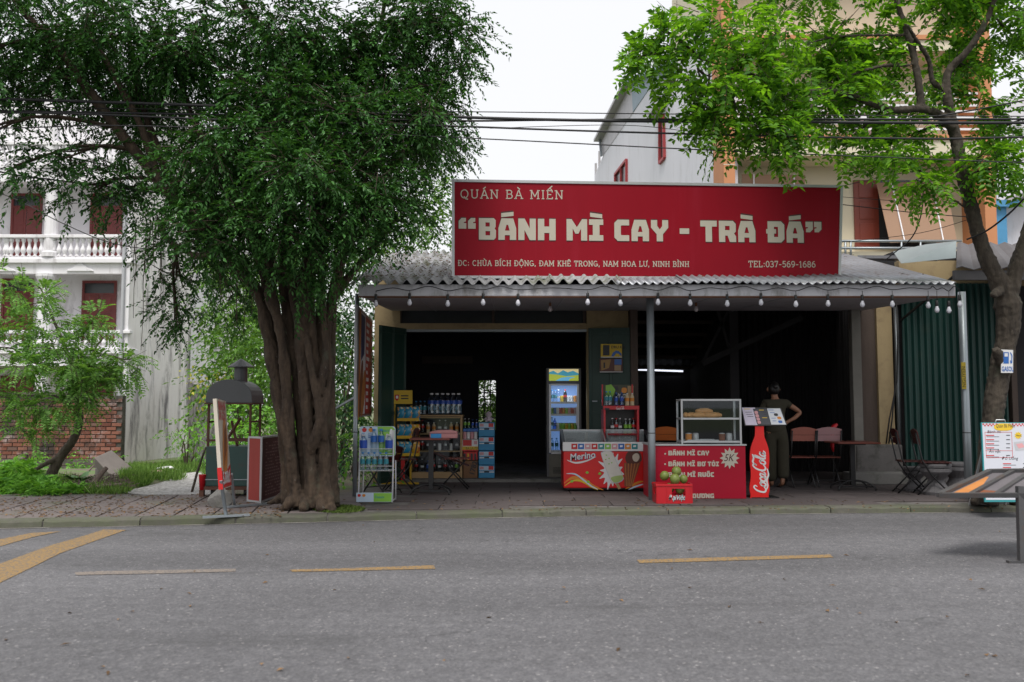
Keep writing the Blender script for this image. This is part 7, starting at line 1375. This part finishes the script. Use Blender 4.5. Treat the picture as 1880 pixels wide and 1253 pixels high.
# ---- stone spool stools
mat('stone_grey', (.14, .135, .14), .85, .3, 6, .4, 40)
prof = [(.19, 0), (.2, .04), (.17, .08), (.11, .17), (.1, .2), (.12, .23), (.18, .29), (.205, .32), (.205, .36), (.17, .38)]
for i, (px, py, s, lab) in enumerate(((1719, 908, 1.0, 'nearest grey stone spool stool behind the folding chairs'), (1757, 903, .98, 'grey stone spool stool against the canopy post'), (1680, 901, .8, 'pale low stone stool half hidden by the folding chairs'), (1738, 896, .9, 'stone spool stool at the back by the green shutter'))):
    p = gp(px, py); t = thing('stone_stool', lab, 'stool', p, group='stone stools'); MB().lathe([(r * s, z * s) for r, z in prof], 18, p).build('pedestal', 'stone_grey', t, smooth=False); MB().lathe([(.205 * s, .381 * s), (.21 * s, .41 * s), (.2 * s, .43 * s)], 18, p).build('seat', 'stone_grey', t)
# ================================================================== PERSON (seen from behind, hand on hip)
mat('skin', (.30, .145, .085), .5, .12, 8); mat('cloth_olive', (.040, .036, .022), .9, .25, 10, .2, 120); mat('hair', (.008, .007, .007), .4, .3, 30); mat('sandal', (.02, .018, .018), .7)
pp_ = gp(1427, 895); per = thing('person', 'woman in dark olive top and wide trousers walking away, one hand on hip', 'person', pp_)
def skin_obj(name, chains, m, parent, root=0, sub=2):
    """chains: list of [(x,y,z,r),...]; equal points are merged -> one continuous skinned surface"""
    idx = {}; V = []; E = []; Rr = []
    for ch in chains:
        prev = None
        for x, y, z, r in ch:
            k = (round(x, 4), round(y, 4), round(z, 4))
            if k not in idx: idx[k] = len(V); V.append((x, y, z)); Rr.append(r)
            i = idx[k]
            if prev is not None and prev != i: E.append((prev, i))
            prev = i
    me = bpy.data.meshes.new(name); me.from_pydata(V, E, []); o = link(name, me, m, parent)
    s = o.modifiers.new('skin', 'SKIN'); s.use_smooth_shade = True
    for i, sv in enumerate(me.skin_vertices[0].data): r = Rr[i]; sv.radius = r if isinstance(r, tuple) else (r, r); sv.use_root = (i == root)
    q = o.modifiers.new('sub', 'SUBSURF'); q.levels = sub; q.render_levels = sub; return o
pel = (0, 0, .90, .12); chest = (0, .0, 1.16, (.135, .10)); neck0 = (-.005, -.0, 1.32, .06)
handR = (.13, -.03, .975); handL = (-.175, .05, .80)
body = [[pel, (0, 0, 1.02, (.12, .095)), chest, (0, 0, 1.27, (.11, .08)), neck0, (-.01, .01, 1.385, .043), (-.015, .02, 1.44, .068), (-.02, .02, 1.50, .078), (-.02, .015, 1.56, .055)],
 [(0, 0, 1.27, (.11, .08)), (.15, 0, 1.275, .052), (.27, -.01, 1.21, .042), (.375, -.02, 1.135, .036), (.27, -.05, 1.05, .033), (.17, -.045, .995, .024), (handR[0], handR[1], handR[2], .024)],
 [(0, 0, 1.27, (.11, .08)), (-.15, 0, 1.275, .052), (-.205, .01, 1.15, .042), (-.225, .03, 1.03, .036), (-.20, .05, .90, .028), (-.185, .055, .84, .022), (handL[0], handL[1], handL[2], .024)],
 [pel, (.085, 0, .84, .085), (.085, .01, .48, .055), (.07, -.05, .16, .04), (.06, -.07, .07, .034), (.06, -.01, .035, .03), (.06, .07, .028, .026), (.06, .11, .026, .018)],
 [pel, (-.085, 0, .84, .085), (-.08, .03, .47, .055), (-.075, .03, .13, .04), (-.075, .02, .05, .034), (-.078, .08, .03, .03), (-.08, .15, .026, .024), (-.08, .19, .024, .016)]]
for (hx_, hy_, hz_), fd, sd_ in ((handR, (-.55, -.35, -.35), (0, -.2, -1)), (handL, (.35, .2, -1), (-.1, 1, .1))):
    fd = Vector(fd).normalized(); sd_ = Vector(sd_).normalized()
    for k, L_ in enumerate((.062, .07, .066, .052)):
        b = Vector((hx_, hy_, hz_)) + sd_ * (.027 - .018 * k) + fd * .035; m1_ = b + fd * L_ * .5 + Vector((0, .004, -.004)); e = m1_ + (fd + Vector((.1, .15, -.25))).normalized() * L_ * .5
        body.append([(hx_, hy_, hz_, .024), (*b, .011), (*m1_, .0092), (*e, .0075)])
    b = Vector((hx_, hy_, hz_)) + sd_ * .032 + fd * .005; e = b + (fd * .5 + sd_).normalized() * .05; body.append([(hx_, hy_, hz_, .024), (*b, .012), (*((b + e) / 2), .0105), (*e, .0085)])
skin_obj('body', body, 'skin', per)
skin_obj('shirt', [[(0, 0, .80, (.17, .13)), (0, 0, .88, (.168, .128)), (0, 0, .97, (.148, .115)), (0, 0, 1.06, (.14, .11)), (0, 0, 1.18, (.16, .115)), (0, 0, 1.285, (.125, .085)), (-.005, 0, 1.325, (.078, .066))], [(0, 0, 1.285, (.125, .085)), (.155, 0, 1.28, .066), (.255, -.008, 1.222, .058)], [(0, 0, 1.285, (.125, .085)), (-.155, 0, 1.28, .066), (-.205, .01, 1.165, .058)]], 'cloth_olive', per)
skin_obj('trousers', [[(0, 0, 1.0, (.135, .105)), (0, 0, .93, (.148, .115)), (0, 0, .86, (.155, .124)), (.09, 0, .78, .115), (.095, .005, .5, .10), (.085, -.03, .22, .098), (.075, -.05, .115, .092)], [(0, 0, .86, (.155, .124)), (-.09, 0, .78, .115), (-.09, .02, .5, .10), (-.085, .03, .2, .098), (-.08, .03, .075, .094)]], 'cloth_olive', per)
hb = MB(); hb.lathe([(.002, .115), (.045, .105), (.078, .07), (.092, .02), (.09, -.03), (.07, -.075), (.03, -.09)], 14, pp_ + Vector((-.02, .0, 1.495)), Matrix.Diagonal((.95, 1.05, 1))); hb.build('hair', 'hair', per, smooth=True)
MB().lathe([(.002, -.04), (.035, -.028), (.045, 0), (.035, .028), (.002, .04)], 12, pp_ + Vector((-.02, -.09, 1.53))).build('hair_bun', 'hair', per, smooth=True)
for sx in (-1, 1): MB().tube([pp_ + Vector((-.02 + sx * .085, .03, 1.46)), pp_ + Vector((-.02 + sx * .088, .025, 1.49)), pp_ + Vector((-.02 + sx * .084, .025, 1.515))], [.012, .016, .01], 6).build('ear', 'skin', per, smooth=True)
for (x, y) in ((.06, .03), (-.078, .1)): MB().b6(pp_.x + x - .045, pp_.x + x + .045, pp_.y + y - .11, pp_.y + y + .11, PZ + .001, PZ + .016).build('sandal', 'sandal', per, bevel=.006)

# ================================================================== LEFT PROPS
# ---- grill cart
GY = 12.4; p = gp(418, 905)
mat('cart_green', (.018, .06, .052), .45, .25, 3, .1, 20, dirt=(.05, .04, .03), dirt_amt=.3); mat('hood_grey', (.085, .09, .095), .45, .15, 3, .1, 15); mat('rust_bar', (.10, .045, .03), .85, .35, 10)
t = thing('grill_cart', 'green barbecue cart with rounded grey hood and chimney beside the banyan', 'cart', (gx(418, GY), GY, PZ)); x0, x1 = gx(380, GY), gx(462, GY); dg_ = .52
zb0, zb1 = gz(893, GY), gz(820, GY); MB().b6(x0, x1, GY, GY + dg_, zb0, zb1).build('fire_box', 'cart_green', t, bevel=.008); MB().b6(x0 - .01, x1 + .01, GY - .012, GY - .001, gz(880, GY) - .012, gz(880, GY)).build('trim_rail', 'galv', t); MB().b6(x0 - .03, x1 + .03, GY - .02, GY + dg_ + .02, zb0 - .05, zb0 - .002).build('chassis', 'rust_bar', t)
for x in (x0 + .02, x1 - .02):
    for y in (GY + .02, GY + dg_ - .02): MB().b6(x - .014, x + .014, y - .014, y + .014, zb1, gz(741, GY)).build('hood_post', 'rust_bar', t)
for y in (GY + .02, GY + dg_ - .02): MB().bar((x0, y, gz(809, GY)), (x1, y, gz(809, GY)), .03).build('cross_bar', 'rust_bar', t)
for x in (x0 + .02, x1 - .02): MB().bar((x, GY, gz(775, GY)), (x, GY + dg_, gz(775, GY)), .025).build('cross_bar', 'rust_bar', t)
MB().bar((x0 + .2, GY + .1, zb1), (x0 + .34, GY + .4, gz(770, GY)), .03).build('brace', 'rust_bar', t); MB().bar((x0 + .4, GY + .1, zb1), (x0 + .22, GY + .4, gz(775, GY)), .03).build('brace', 'rust_bar', t)
hz0, hz1 = gz(740, GY), gz(697, GY); hw = (x1 - x0) / 2 + .015; cxh = (x0 + x1) / 2; prof = [(-hw, 0)] + [(-hw * math.cos(R(a)) if a else -hw, (hz1 - hz0) * (math.sin(R(a)) ** .7)) for a in range(0, 181, 12)][1:-1] + [(hw, 0)]
MB().prism([(cxh + a, GY - .03, hz0 + b) for a, b in prof], (0, dg_ + .06, 0)).build('hood', 'hood_grey', t, bevel=.006)
MB().b6(cxh - hw - .008, cxh + hw + .008, GY - .04, GY + dg_ + .04, hz0 - .02, hz0 - .001).build('hood_rim', 'rust_bar', t)
cc = Vector((gx(431, GY), GY + .25, 0)); MB().lathe([(.092, hz1 - .06), (.092, gz(672, GY))], 14, cc).build('chimney', 'hood_grey', t, smooth=False); zc_ = gz(673, GY); MB().lathe([(.185, zc_ - .005), (.185, zc_ + .004), (.03, gz(659, GY) - .0), (.005, gz(659, GY) + .01)], 16, cc).build('chimney_cap', 'hood_grey', t)
for x in (x0 + .08, x1 - .08): MB().tube([(x - .02, GY + .1, PZ + .055), (x + .02, GY + .1, PZ + .055)], .055, 12).build('wheel', 'black_metal', t)
for x in (x0 + .08, x1 - .08): MB().b6(x - .015, x + .015, GY + .35, GY + .38, PZ - .03, zb0 - .051).build('leg', 'rust_bar', t)
t = thing('plastic_bucket', 'small red plastic bucket hanging at the left of the grill cart', 'bucket', at(371, 900, GY - .05)); b = at(371, 900, GY); MB().lathe([(.035, 0), (.05, .2), (.055, .21), (.048, .21), (.03, .01)], 12, b).build('pail', 'plastic_red', t, smooth=True); MB().bar(b + Vector((.04, 0, .2)), (x0, GY + .02, b.z + .2), .012).build('hook', 'rust_bar', t); MB().b6(b.x - .03, b.x + .03, b.y - .03, b.y + .03, PZ - .05, b.z).build('stand', 'rust_bar', t)
st = thing('leaning_stick', 'crooked bare stick leaning against the grill cart', 'stick', on_lot(352, 905)); b = on_lot(352, 905); MB().tube([b, at(362, 868, b.y - .1), at(372, 838, GY + .1), at(378, 822, GY)], [.022, .02, .016, .012], 6).build('stick', 'bark_small', st, smooth=True)
# ---- price board on steel feet
Aa, Ab, Ba, Bb = at(397, 732, 10.0), at(409, 899, 10.0), at(414, 737, 10.75), at(427.5, 886, 10.75)
t = thing('price_board', 'narrow bread price board on steel legs near the kerb', 'sign', gp(415, 948)); PB_ = Plane(Ab, Ba - Aa, Aa - Ab); u1 = (Ba - Aa).length; h1 = (Aa - Ab).length
mat('board_cream', (.55, .50, .42), .6, .08)
mb = MB(); mb.prism([PB_.P(0, 0), PB_.P(u1, 0), PB_.P(u1, h1), PB_.P(0, h1)], -PB_.n * .04); mb.build('panel', 'board_cream', t)
MB().prism([PB_.P(-.004, 0, .004), PB_.P(-.004, h1 * .24, .004), PB_.P(-.004, h1 * .24, -.044), PB_.P(-.004, 0, -.044)], PB_.u * .006).build('edge_band', 'print_red', t)
upoly(PB_, [(0.01, .01), (u1 - .01, .01), (u1 - .01, h1 * .26), (u1 * .5, h1 * .18), (.01, h1 * .2)], 'print_red', 'printed_field', t, .002); upoly(PB_, [(u1 * .2, h1 * .2), (u1 * .55, h1 * .18), (u1 * .85, h1 * .5), (u1 * .75, h1 * .78), (u1 * .5, h1 * .74), (u1 * .25, h1 * .42)], 'bread_orange', 'printed_bread', t, .003, True)
for k in range(4): upoly(PB_, [(u1 * (.32 + k * .1), h1 * (.26 + k * .05)), (u1 * (.37 + k * .1), h1 * (.26 + k * .05)), (u1 * (.6 + k * .06), h1 * (.66 + k * .02)), (u1 * (.55 + k * .06), h1 * (.66 + k * .02))], 'bread_brown', 'printed_stripe', t, .0045)
font_text(PB_, '5.000đ', (u1 * .08, h1 * .055), .19, 'print_white', t, h0=.004, bold=.006, sx=1.1); font_text(PB_, 'BÁNH MÌ', (u1 * .1, h1 * .88), .14, 'print_red', t, h0=.004, bold=.004); font_text(PB_, 'SÀI GÒN', (u1 * .1, h1 * .77), .14, 'print_red', t, h0=.004, bold=.004)
for q, g_ in ((Ab, gp(415, 949)), (Bb, gp(431, 931))): MB().bar(q + Vector((0, 0, .1)) - PB_.n * .02, (g_.x, g_.y, g_.z + .01), .03).build('leg', 'galv', t)
MB().bar(gp(372, 952) + Vector((0, 0, .012)), gp(458, 947.5) + Vector((0, 0, .012)), .05, .022).build('foot_bar', 'galv', t); MB().bar(gp(418, 934) + Vector((0, 0, .02)), gp(497, 927) + Vector((0, 0, .02)), .05, .022).build('foot_bar', 'galv', t)
# ---- two-sided menu box
Ca, Cb, Cc = gp(455, 922), gp(478, 925), gp(522, 909); hb_ = gz(804, Cb.y) - PZ
t = thing('menu_box', 'standing menu box with red front and dark lettered side against the banyan', 'sign', (Ca + Cb) / 2); mat('box_red', (.30, .030, .022), .55, .2, 2, stretch=(6, 6, .2)); mat('box_dark', (.075, .016, .022), .5, .2)
mb = MB(); Cd = Ca + (Cc - Cb); mb.prism([Ca + Vector((0, 0, .02)), Cb + Vector((0, 0, .02)), Cc + Vector((0, 0, .02)), Cd + Vector((0, 0, .02))], (0, 0, hb_ - .02)); mb.build('cabinet', 'box_dark', t)
P1 = Plane(Ca, Cb - Ca, (0, 0, 1)); w1 = (Cb - Ca).length; upoly(P1, [(.01, .03), (w1 - .01, .03), (w1 - .01, hb_ - .01), (.01, hb_ - .01)], 'box_red', 'front_panel', t, .004); P2 = Plane(Cb, Cc - Cb, (0, 0, 1)); w2_ = (Cc - Cb).length
fr = MB()
for q in (Ca, Cb, Cc): fr.bar(q + Vector((0, 0, .0)), q + Vector((0, 0, hb_ + .005)), .025)
fr.bar(Ca + Vector((0, 0, hb_)), Cb + Vector((0, 0, hb_)), .024).bar(Cb + Vector((0, 0, hb_)), Cc + Vector((0, 0, hb_)), .024).bar(Ca + Vector((0, 0, .02)), Cb + Vector((0, 0, .02)), .024).bar(Cb + Vector((0, 0, .02)), Cc + Vector((0, 0, .02)), .024); fr.build('frame', 'alu', t)
mb = MB(); rr = random.Random(5)
mat('faded_ink', (.26, .17, .17), .6)
for i in range(17):
    z = hb_ * (.9 - i * .05); x = w2_ * .16
    while x < w2_ * .86:
        l = rr.uniform(.03, .1)
        if rr.random() < .85: mb.quad(*[P2.P(a, b_, .003) for a, b_ in ((x, z), (x + l, z), (x + l, z + .016), (x, z + .016))])
        x += l + .03
o = mb.build('printed_menu_lines', 'faded_ink', t, fix=False); o['kind'] = 'stuff'
# ---- rock, concrete slab, roots, litter
def rock(name, c, r, label, m, cat='rock', seed=1):
    bm = bmesh.new(); bmesh.ops.create_icosphere(bm, subdivisions=3, radius=1); rg = random.Random(seed); ks = [(Vector((rg.uniform(-1, 1), rg.uniform(-1, 1), rg.uniform(-1, 1))).normalized(), rg.uniform(.55, .9)) for _ in range(12)]
    for v in bm.verts:
        for k, d in ks:
            e = v.co.dot(k)
            if e > d: v.co -= k * (e - d)
    me = bpy.data.meshes.new(name); 
    for v in bm.verts: v.co = Vector((v.co.x * r[0], v.co.y * r[1], v.co.z * r[2])) + Vector(c)
    bm.to_mesh(me); bm.free(); return tag(link(name, me, m), label, cat)
c = gp(404, 932); rock('stone', (c.x, c.y, PZ + .11), (.17, .15, .14), 'rough grey stone block on the paving beside the price board', 'concrete', seed=4)
c = on_lot(203, 872); t = thing('broken_concrete', 'broken concrete slab tilted up on the dry roots', 'slab', c); e0 = [at(173, 840, c.y - .3), at(205, 826, c.y + .2), at(243, 859, c.y + .2), at(208, 877, c.y - .4)]; MB().prism(e0, (-.02, .06, -.16)).build('slab', mat('slab_grey', (.17, .15, .14), .9, .3, 4, .5, 20), t, bevel=.015); MB().b6(c.x - .25, c.x + .15, c.y - .1, c.y + .3, c.z - .1, c.z + .14).build('support_stone', 'concrete_dark', t, bevel=.03)
mat('dry_wood', (.17, .13, .11), .9, .35, 8, .5, 30, stretch=(3, 3, .5))
for i, (pts, r, lab) in enumerate((([(168, 900), (180, 880), (196, 862)], .055, 'thick dry log leaning on the tilted slab'), ([(150, 905), (185, 897), (225, 893)], .04, 'dry log lying flat by the paving edge'), ([(140, 880), (160, 870), (172, 858)], .02, 'thin dry branch rising left of the slab'))):
    q = [on_lot(*x) for x in pts]; q = [Vector((a.x, a.y if k == 0 else q[0].y + .12 * k, a.z + r)) if 1 else a for k, a in enumerate(q)]; q = [at(pts[k][0], pts[k][1] - 3, q[0].y + .1 * k) for k in range(3)]
    tag(MB().tube([tuple(x) for x in smooth2([tuple(x) for x in q], 4)], [r * (1 - .05 * k) for k in range(9)], 8).build('dry_log', 'dry_wood', smooth=True), lab, 'log')
mb = MB()
for i in range(160):
    b = on_lot(random.uniform(135, 235), random.uniform(884, 906)); a = random.uniform(0, 6.28); l = random.uniform(.15, .5); mb.tube([b + Vector((0, 0, .02)), b + Vector((math.cos(a) * l * .5, math.sin(a) * l * .3, random.uniform(.05, .16))), b + Vector((math.cos(a) * l, math.sin(a) * l * .6, random.uniform(0, .1)))], [.009, .007, .004], 4)
tag(mb.build('dry_roots', 'dry_wood', fix=False), 'tangle of dry roots and twigs below the tilted slab', 'roots', kind='stuff')
for i, (px, py, s, lab, m_) in enumerate(((303, 868, .16, 'largest white litter bag on the grass', 'print_white'), (287, 874, .12, 'pinkish litter bag on the grass left of the white one', 'print_pink'), (337, 866, .08, 'small white scrap near the slender shrub', 'print_white'), (262, 876, .09, 'small pale litter scrap near the tilted slab', 'print_white'))):
    c = on_lot(px, py); rock('litter_bag', (c.x, c.y, c.z + s * .35), (s * 1.4, s, s * .5), lab, m_, 'litter', seed=20 + i)
# moss mound at the tree foot
leafmat('moss', (.04, .075, .012), (.10, .15, .03), .1, .9)
Pm = []
for _ in range(2600):
    a = random.uniform(0, 6.28); r = math.sqrt(random.random()); q = gp(622 + 48 * r * math.cos(a), 936 + 7 * r * math.sin(a)); Pm.append((q.x, q.y, PZ + .002))
Pm = np.array(Pm); k = len(Pm); D = RNG.normal(size=(k, 3)) * .7; D[:, 2] = .8; V, Fq = leaves_mesh(Pm, D, RNG.normal(size=(k, 3)), .028 * RNG.uniform(.5, 1.3, k), np.full(k, .012)); tag(fast_mesh('moss', V, Fq, 'moss'), 'bright moss growing round the banyan roots on the kerb', 'moss', kind='stuff')
# fallen leaves
leafmat('dead_leaf', (.07, .04, .02), (.20, .12, .06), .1, .8)
Pl = []
for _ in range(1000): q = gp(random.uniform(-20, 520), random.uniform(908, 950)); Pl.append((q.x, q.y, PZ + .008))
for _ in range(260): q = gp(random.uniform(500, 1880), random.uniform(918, 938)); Pl.append((q.x, q.y, PZ + .008))
for _ in range(45): q = gp(random.uniform(0, 1880), random.uniform(955, 1253), 0); Pl.append((q.x, q.y, .008))
for _ in range(650):
    x_ = random.uniform(gx(640, 11.5), gx(835, 11.5)) + random.gauss(0, .1); y_ = random.uniform(11.7, 15.3); Pl.append((x_, y_, zr0 + .02 + (y_ - 11.48) * .27 + .05 - random.random() * .04))
for _ in range(90): x_ = random.uniform(gx(835, 11.5), gx(1780, 11.5)); y_ = random.uniform(11.5, 15); Pl.append((x_, y_, zr0 + .02 + (y_ - 11.48) * .27 + .035))
Pl = np.array(Pl); k = len(Pl); D = RNG.normal(size=(k, 3)); D[:, 2] *= .12; Nn = RNG.normal(size=(k, 3)) * .25; Nn[:, 2] = 1; V, Fq = leaves_mesh(Pl, D, Nn, .05 * RNG.uniform(.5, 1.3, k), .024 * RNG.uniform(.6, 1.2, k)); tag(fast_mesh('fallen_leaves', V, Fq, 'dead_leaf'), 'dry fallen leaves scattered over paving, road and roof', 'leaves', kind='stuff')

# ================================================================== RIGHT PROPS
# ---- fuel sign on the trunk
t = thing('fuel_sign', 'small white fuel sign with blue pump picture fixed to the right trunk', 'sign', at(1848, 685, R0 - .16)); PG = Plane(at(1838, 685, R0 - .165), (1, -.05, 0), (0, 0, 1)); MB().prism([PG.px(x, y) for x, y in ((1838, 642), (1860, 643), (1860, 685), (1838, 685))], -PG.n * .008).build('plate', 'print_white', t)
for k, (pts, m_) in enumerate((([(1842, 647), (1852, 647), (1852, 668), (1842, 668)], 'print_blue'), ([(1844, 649), (1850, 649), (1850, 655), (1844, 655)], 'print_white'), ([(1854, 648), (1855.5, 647), (1858.5, 653), (1858, 667), (1855, 668), (1854, 662), (1855.5, 662), (1856.4, 665), (1856.8, 654)], 'print_blue'))): poly_px(PG, pts, m_, 'printed_pump', t, .002 + .001 * k)
font_text(PG, 'GASOL', PG.uv(1839, 682), .085, 'print_blue', t, h0=.003, bold=.002, sx=.52)
# ---- menu easel
EY = 10.75
t = thing('menu_easel', 'white menu board with teal edge and red checked border by the right tree', 'menu board', (gx(1845, EY), EY, PZ)); eb = [at(1810, 925, EY - .1), at(1890, 925, EY - .1), at(1884, 776, EY + .12), at(1801, 776, EY + .12)]; PE = Plane(eb[0], eb[1] - eb[0], eb[3] - eb[0])
ep = [PE.px(x, y) for x, y in ((1808, 922), (1890, 922), (1886, 776), (1801, 776))]; MB().prism(ep, -PE.n * .022).build('board', 'print_teal', t); poly_px(PE, [(1810, 918), (1889, 918), (1885, 777.5), (1803, 777.5)], mat('menu_paper', (.52, .54, .60), .5, .04), 'menu_sheet', t, .002)
mb = MB(); k = 0
for r_ in range(2):
    for i in range(27):
        if (i + r_) % 2: continue
        x, y = 1803.6 + i * 3.0, 778 + r_ * 2.6; mb.quad(*[PE.px(a, b, .004) for a, b in ((x, y), (x + 2.9, y), (x + 2.9, y + 2.5), (x, y + 2.5))])
q = mb.build('checked_border', 'print_red', t, fix=False); q['kind'] = 'stuff'
poly_px(PE, [(1825, 783), (1832, 778.5), (1852, 778.5), (1859, 783), (1858, 788), (1850, 791), (1834, 791), (1826, 788)], 'print_yellow', 'title_plate', t, .005, True); font_text(PE, 'Quán Bà Miến', PE.uv(1828, 785.5), .062, 'print_dark', t, h0=.0065, shear=.3, sx=.62)
font_text(PE, 'Bánh mì', PE.uv(1812, 795.5), .05, 'print_dark', t, h0=.004, shear=.3); font_text(PE, 'Ăn vặt', PE.uv(1815, 831.5), .05, 'print_dark', t, h0=.004, shear=.3); font_text(PE, 'Đồ Uống', PE.uv(1839, 844.5), .05, 'print_dark', t, h0=.004, shear=.3)
ml = MB(); ml2 = MB()
for i, y in enumerate((799, 807, 814.5, 822, 836, 851, 858, 866)):
    x = 1810 if i < 5 else 1841
    ml.quad(*[PE.px(a, b, .004) for a, b in ((x, y), (x + 15, y), (x + 15, y + 1.6), (x, y + 1.6))]); ml2.quad(*[PE.px(a, b, .004) for a, b in ((x + 1, y + 3), (x + 24, y + 3), (x + 24, y + 3.8), (x + 1, y + 3.8))]); ml2.quad(*[PE.px(a, b, .004) for a, b in ((x + 37, y), (x + 44, y), (x + 44, y + 1.4), (x + 37, y + 1.4))])
for q, m_, nm in ((ml, 'print_red', 'menu_headings'), (ml2, 'print_dark', 'menu_lines')): q = q.build(nm, m_, t, fix=False); q['kind'] = 'stuff'
fr = MB()
for a, b in (((1808, 794), (1857, 794)), ((1857, 794), (1859, 840)), ((1859, 840), (1811, 841)), ((1811, 841), (1808, 794)), ((1809, 828), (1858, 828))): fr.bar(PE.px(*a, .003), PE.px(*b, .003), .004, .002, up=PE.n)
q = fr.build('menu_frame_lines', 'print_red', t); q['kind'] = 'stuff'
star = [(1869 + (7.5 if k % 2 else 5) * math.cos(math.pi * k / 10), 800 + (7.5 if k % 2 else 5) * math.sin(math.pi * k / 10)) for k in range(20)]; poly_px(PE, star, 'print_yellow', 'printed_star', t, .004); font_text(PE, 'Menu', PE.uv(1864.5, 801.5), .03, 'print_dark', t, h0=.006, shear=.3)
poly_px(PE, [(1861, 812), (1884, 810), (1886, 827), (1864, 828)], 'pipe_grey', 'printed_dish', t, .004); poly_px(PE, [(1865, 816), (1876, 814), (1881, 821), (1870, 824)], 'print_pink', 'printed_food', t, .005)
MB().tube([PE.px(1828, 776, -.01), PE.px(1830, 771, -.01), PE.px(1845, 771, -.01), PE.px(1847, 776, -.01)], .008, 6).build('handle', 'alu', t, smooth=True)
for px in (1812, 1880): a = PE.px(px, 800, -.03); MB().bar(a, (a.x, a.y + .45, PZ), .02).build('rear_leg', 'alu', t)
# ---- tipped sign on a post at the right edge
mat('sign_steel', (.09, .09, .093), .5, .2, 5, metal=.4, dirt=(.12, .08, .06), dirt_amt=.4)
TY = 8.0
f0, f1, b1_, b0_ = at(1724, 912, TY - .1), at(1915, 912, TY - .35), at(1960, 866, TY + .45), at(1818, 868, TY + .5)
t = thing('tipped_sign', 'steel-framed signboard lying tilted on a post at the right edge', 'sign', gp(1873, 1036, 0))
PT_ = Plane(f0, f1 - f0, b0_ - f0); fr = MB()
mb = MB(); mb.prism([f0, f1, b1_, b0_], -PT_.n * .01); mb.build('panel', mat('sign_back', (.12, .11, .12), .6, .3, 5), t)
for a, b, wd in ((f0, b0_, .05), (b0_, b1_, .04), (f0, f1, .03)): MB().bar(a + PT_.n * .012, b + PT_.n * .012, wd, .04, up=PT_.n).build('frame_bar', 'sign_steel', t)
for q in (.3, .55, .8): MB().bar(f0.lerp(f1, q) + PT_.n * .012, b0_.lerp(b1_, q) + PT_.n * .012, .04, .03, up=PT_.n).build('cross_bar', 'sign_steel', t)
def quad_in(a0, a1, s0, s1, m_, h): upl = [f0.lerp(f1, a0).lerp(b0_.lerp(b1_, a0), s0), f0.lerp(f1, a1).lerp(b0_.lerp(b1_, a1), s0), f0.lerp(f1, a1).lerp(b0_.lerp(b1_, a1), s1), f0.lerp(f1, a0).lerp(b0_.lerp(b1_, a0), s1)]; MB().loops([[p + PT_.n * h for p in upl]]).build('printed_field', m_, t, fix=False)
quad_in(.07, .27, .1, .8, 'bread_orange', .003); quad_in(.33, .52, .1, .5, 'bread_brown', .003)
MB().bar(at(1872, 893, 7.72), gp(1876, 1034, 0), .05).build('post', 'sign_steel', t); MB().bar(gp(1876, 1034, 0) + Vector((-.12, 0, .01)), gp(1876, 1034, 0) + Vector((.3, 0, .01)), .05, .02).build('foot', 'sign_steel', t)
# ---- plants behind the easel
zp = PZ + .42; t = thing('plant_pot', 'dark clay plant pot behind the menu easel', 'pot', (gx(1868, 11.4), 11.4, PZ)); MB().lathe([(.13, 0), (.15, .05), (.2, .36), (.22, .38), (.22, .42), (.18, .42), (.17, .36)], 16, (gx(1868, 11.4), 11.4, PZ)).build('pot', mat('pot_clay', (.09, .05, .035), .8, .2), t, smooth=True)
big_leaf_plant(1868, 0, 11.4, 14, .72, .09, 'glossy dark potted plant rising behind the menu easel', 'leaf_glossy', z=zp, up=1.12, spread=.7, name='potted_plant')
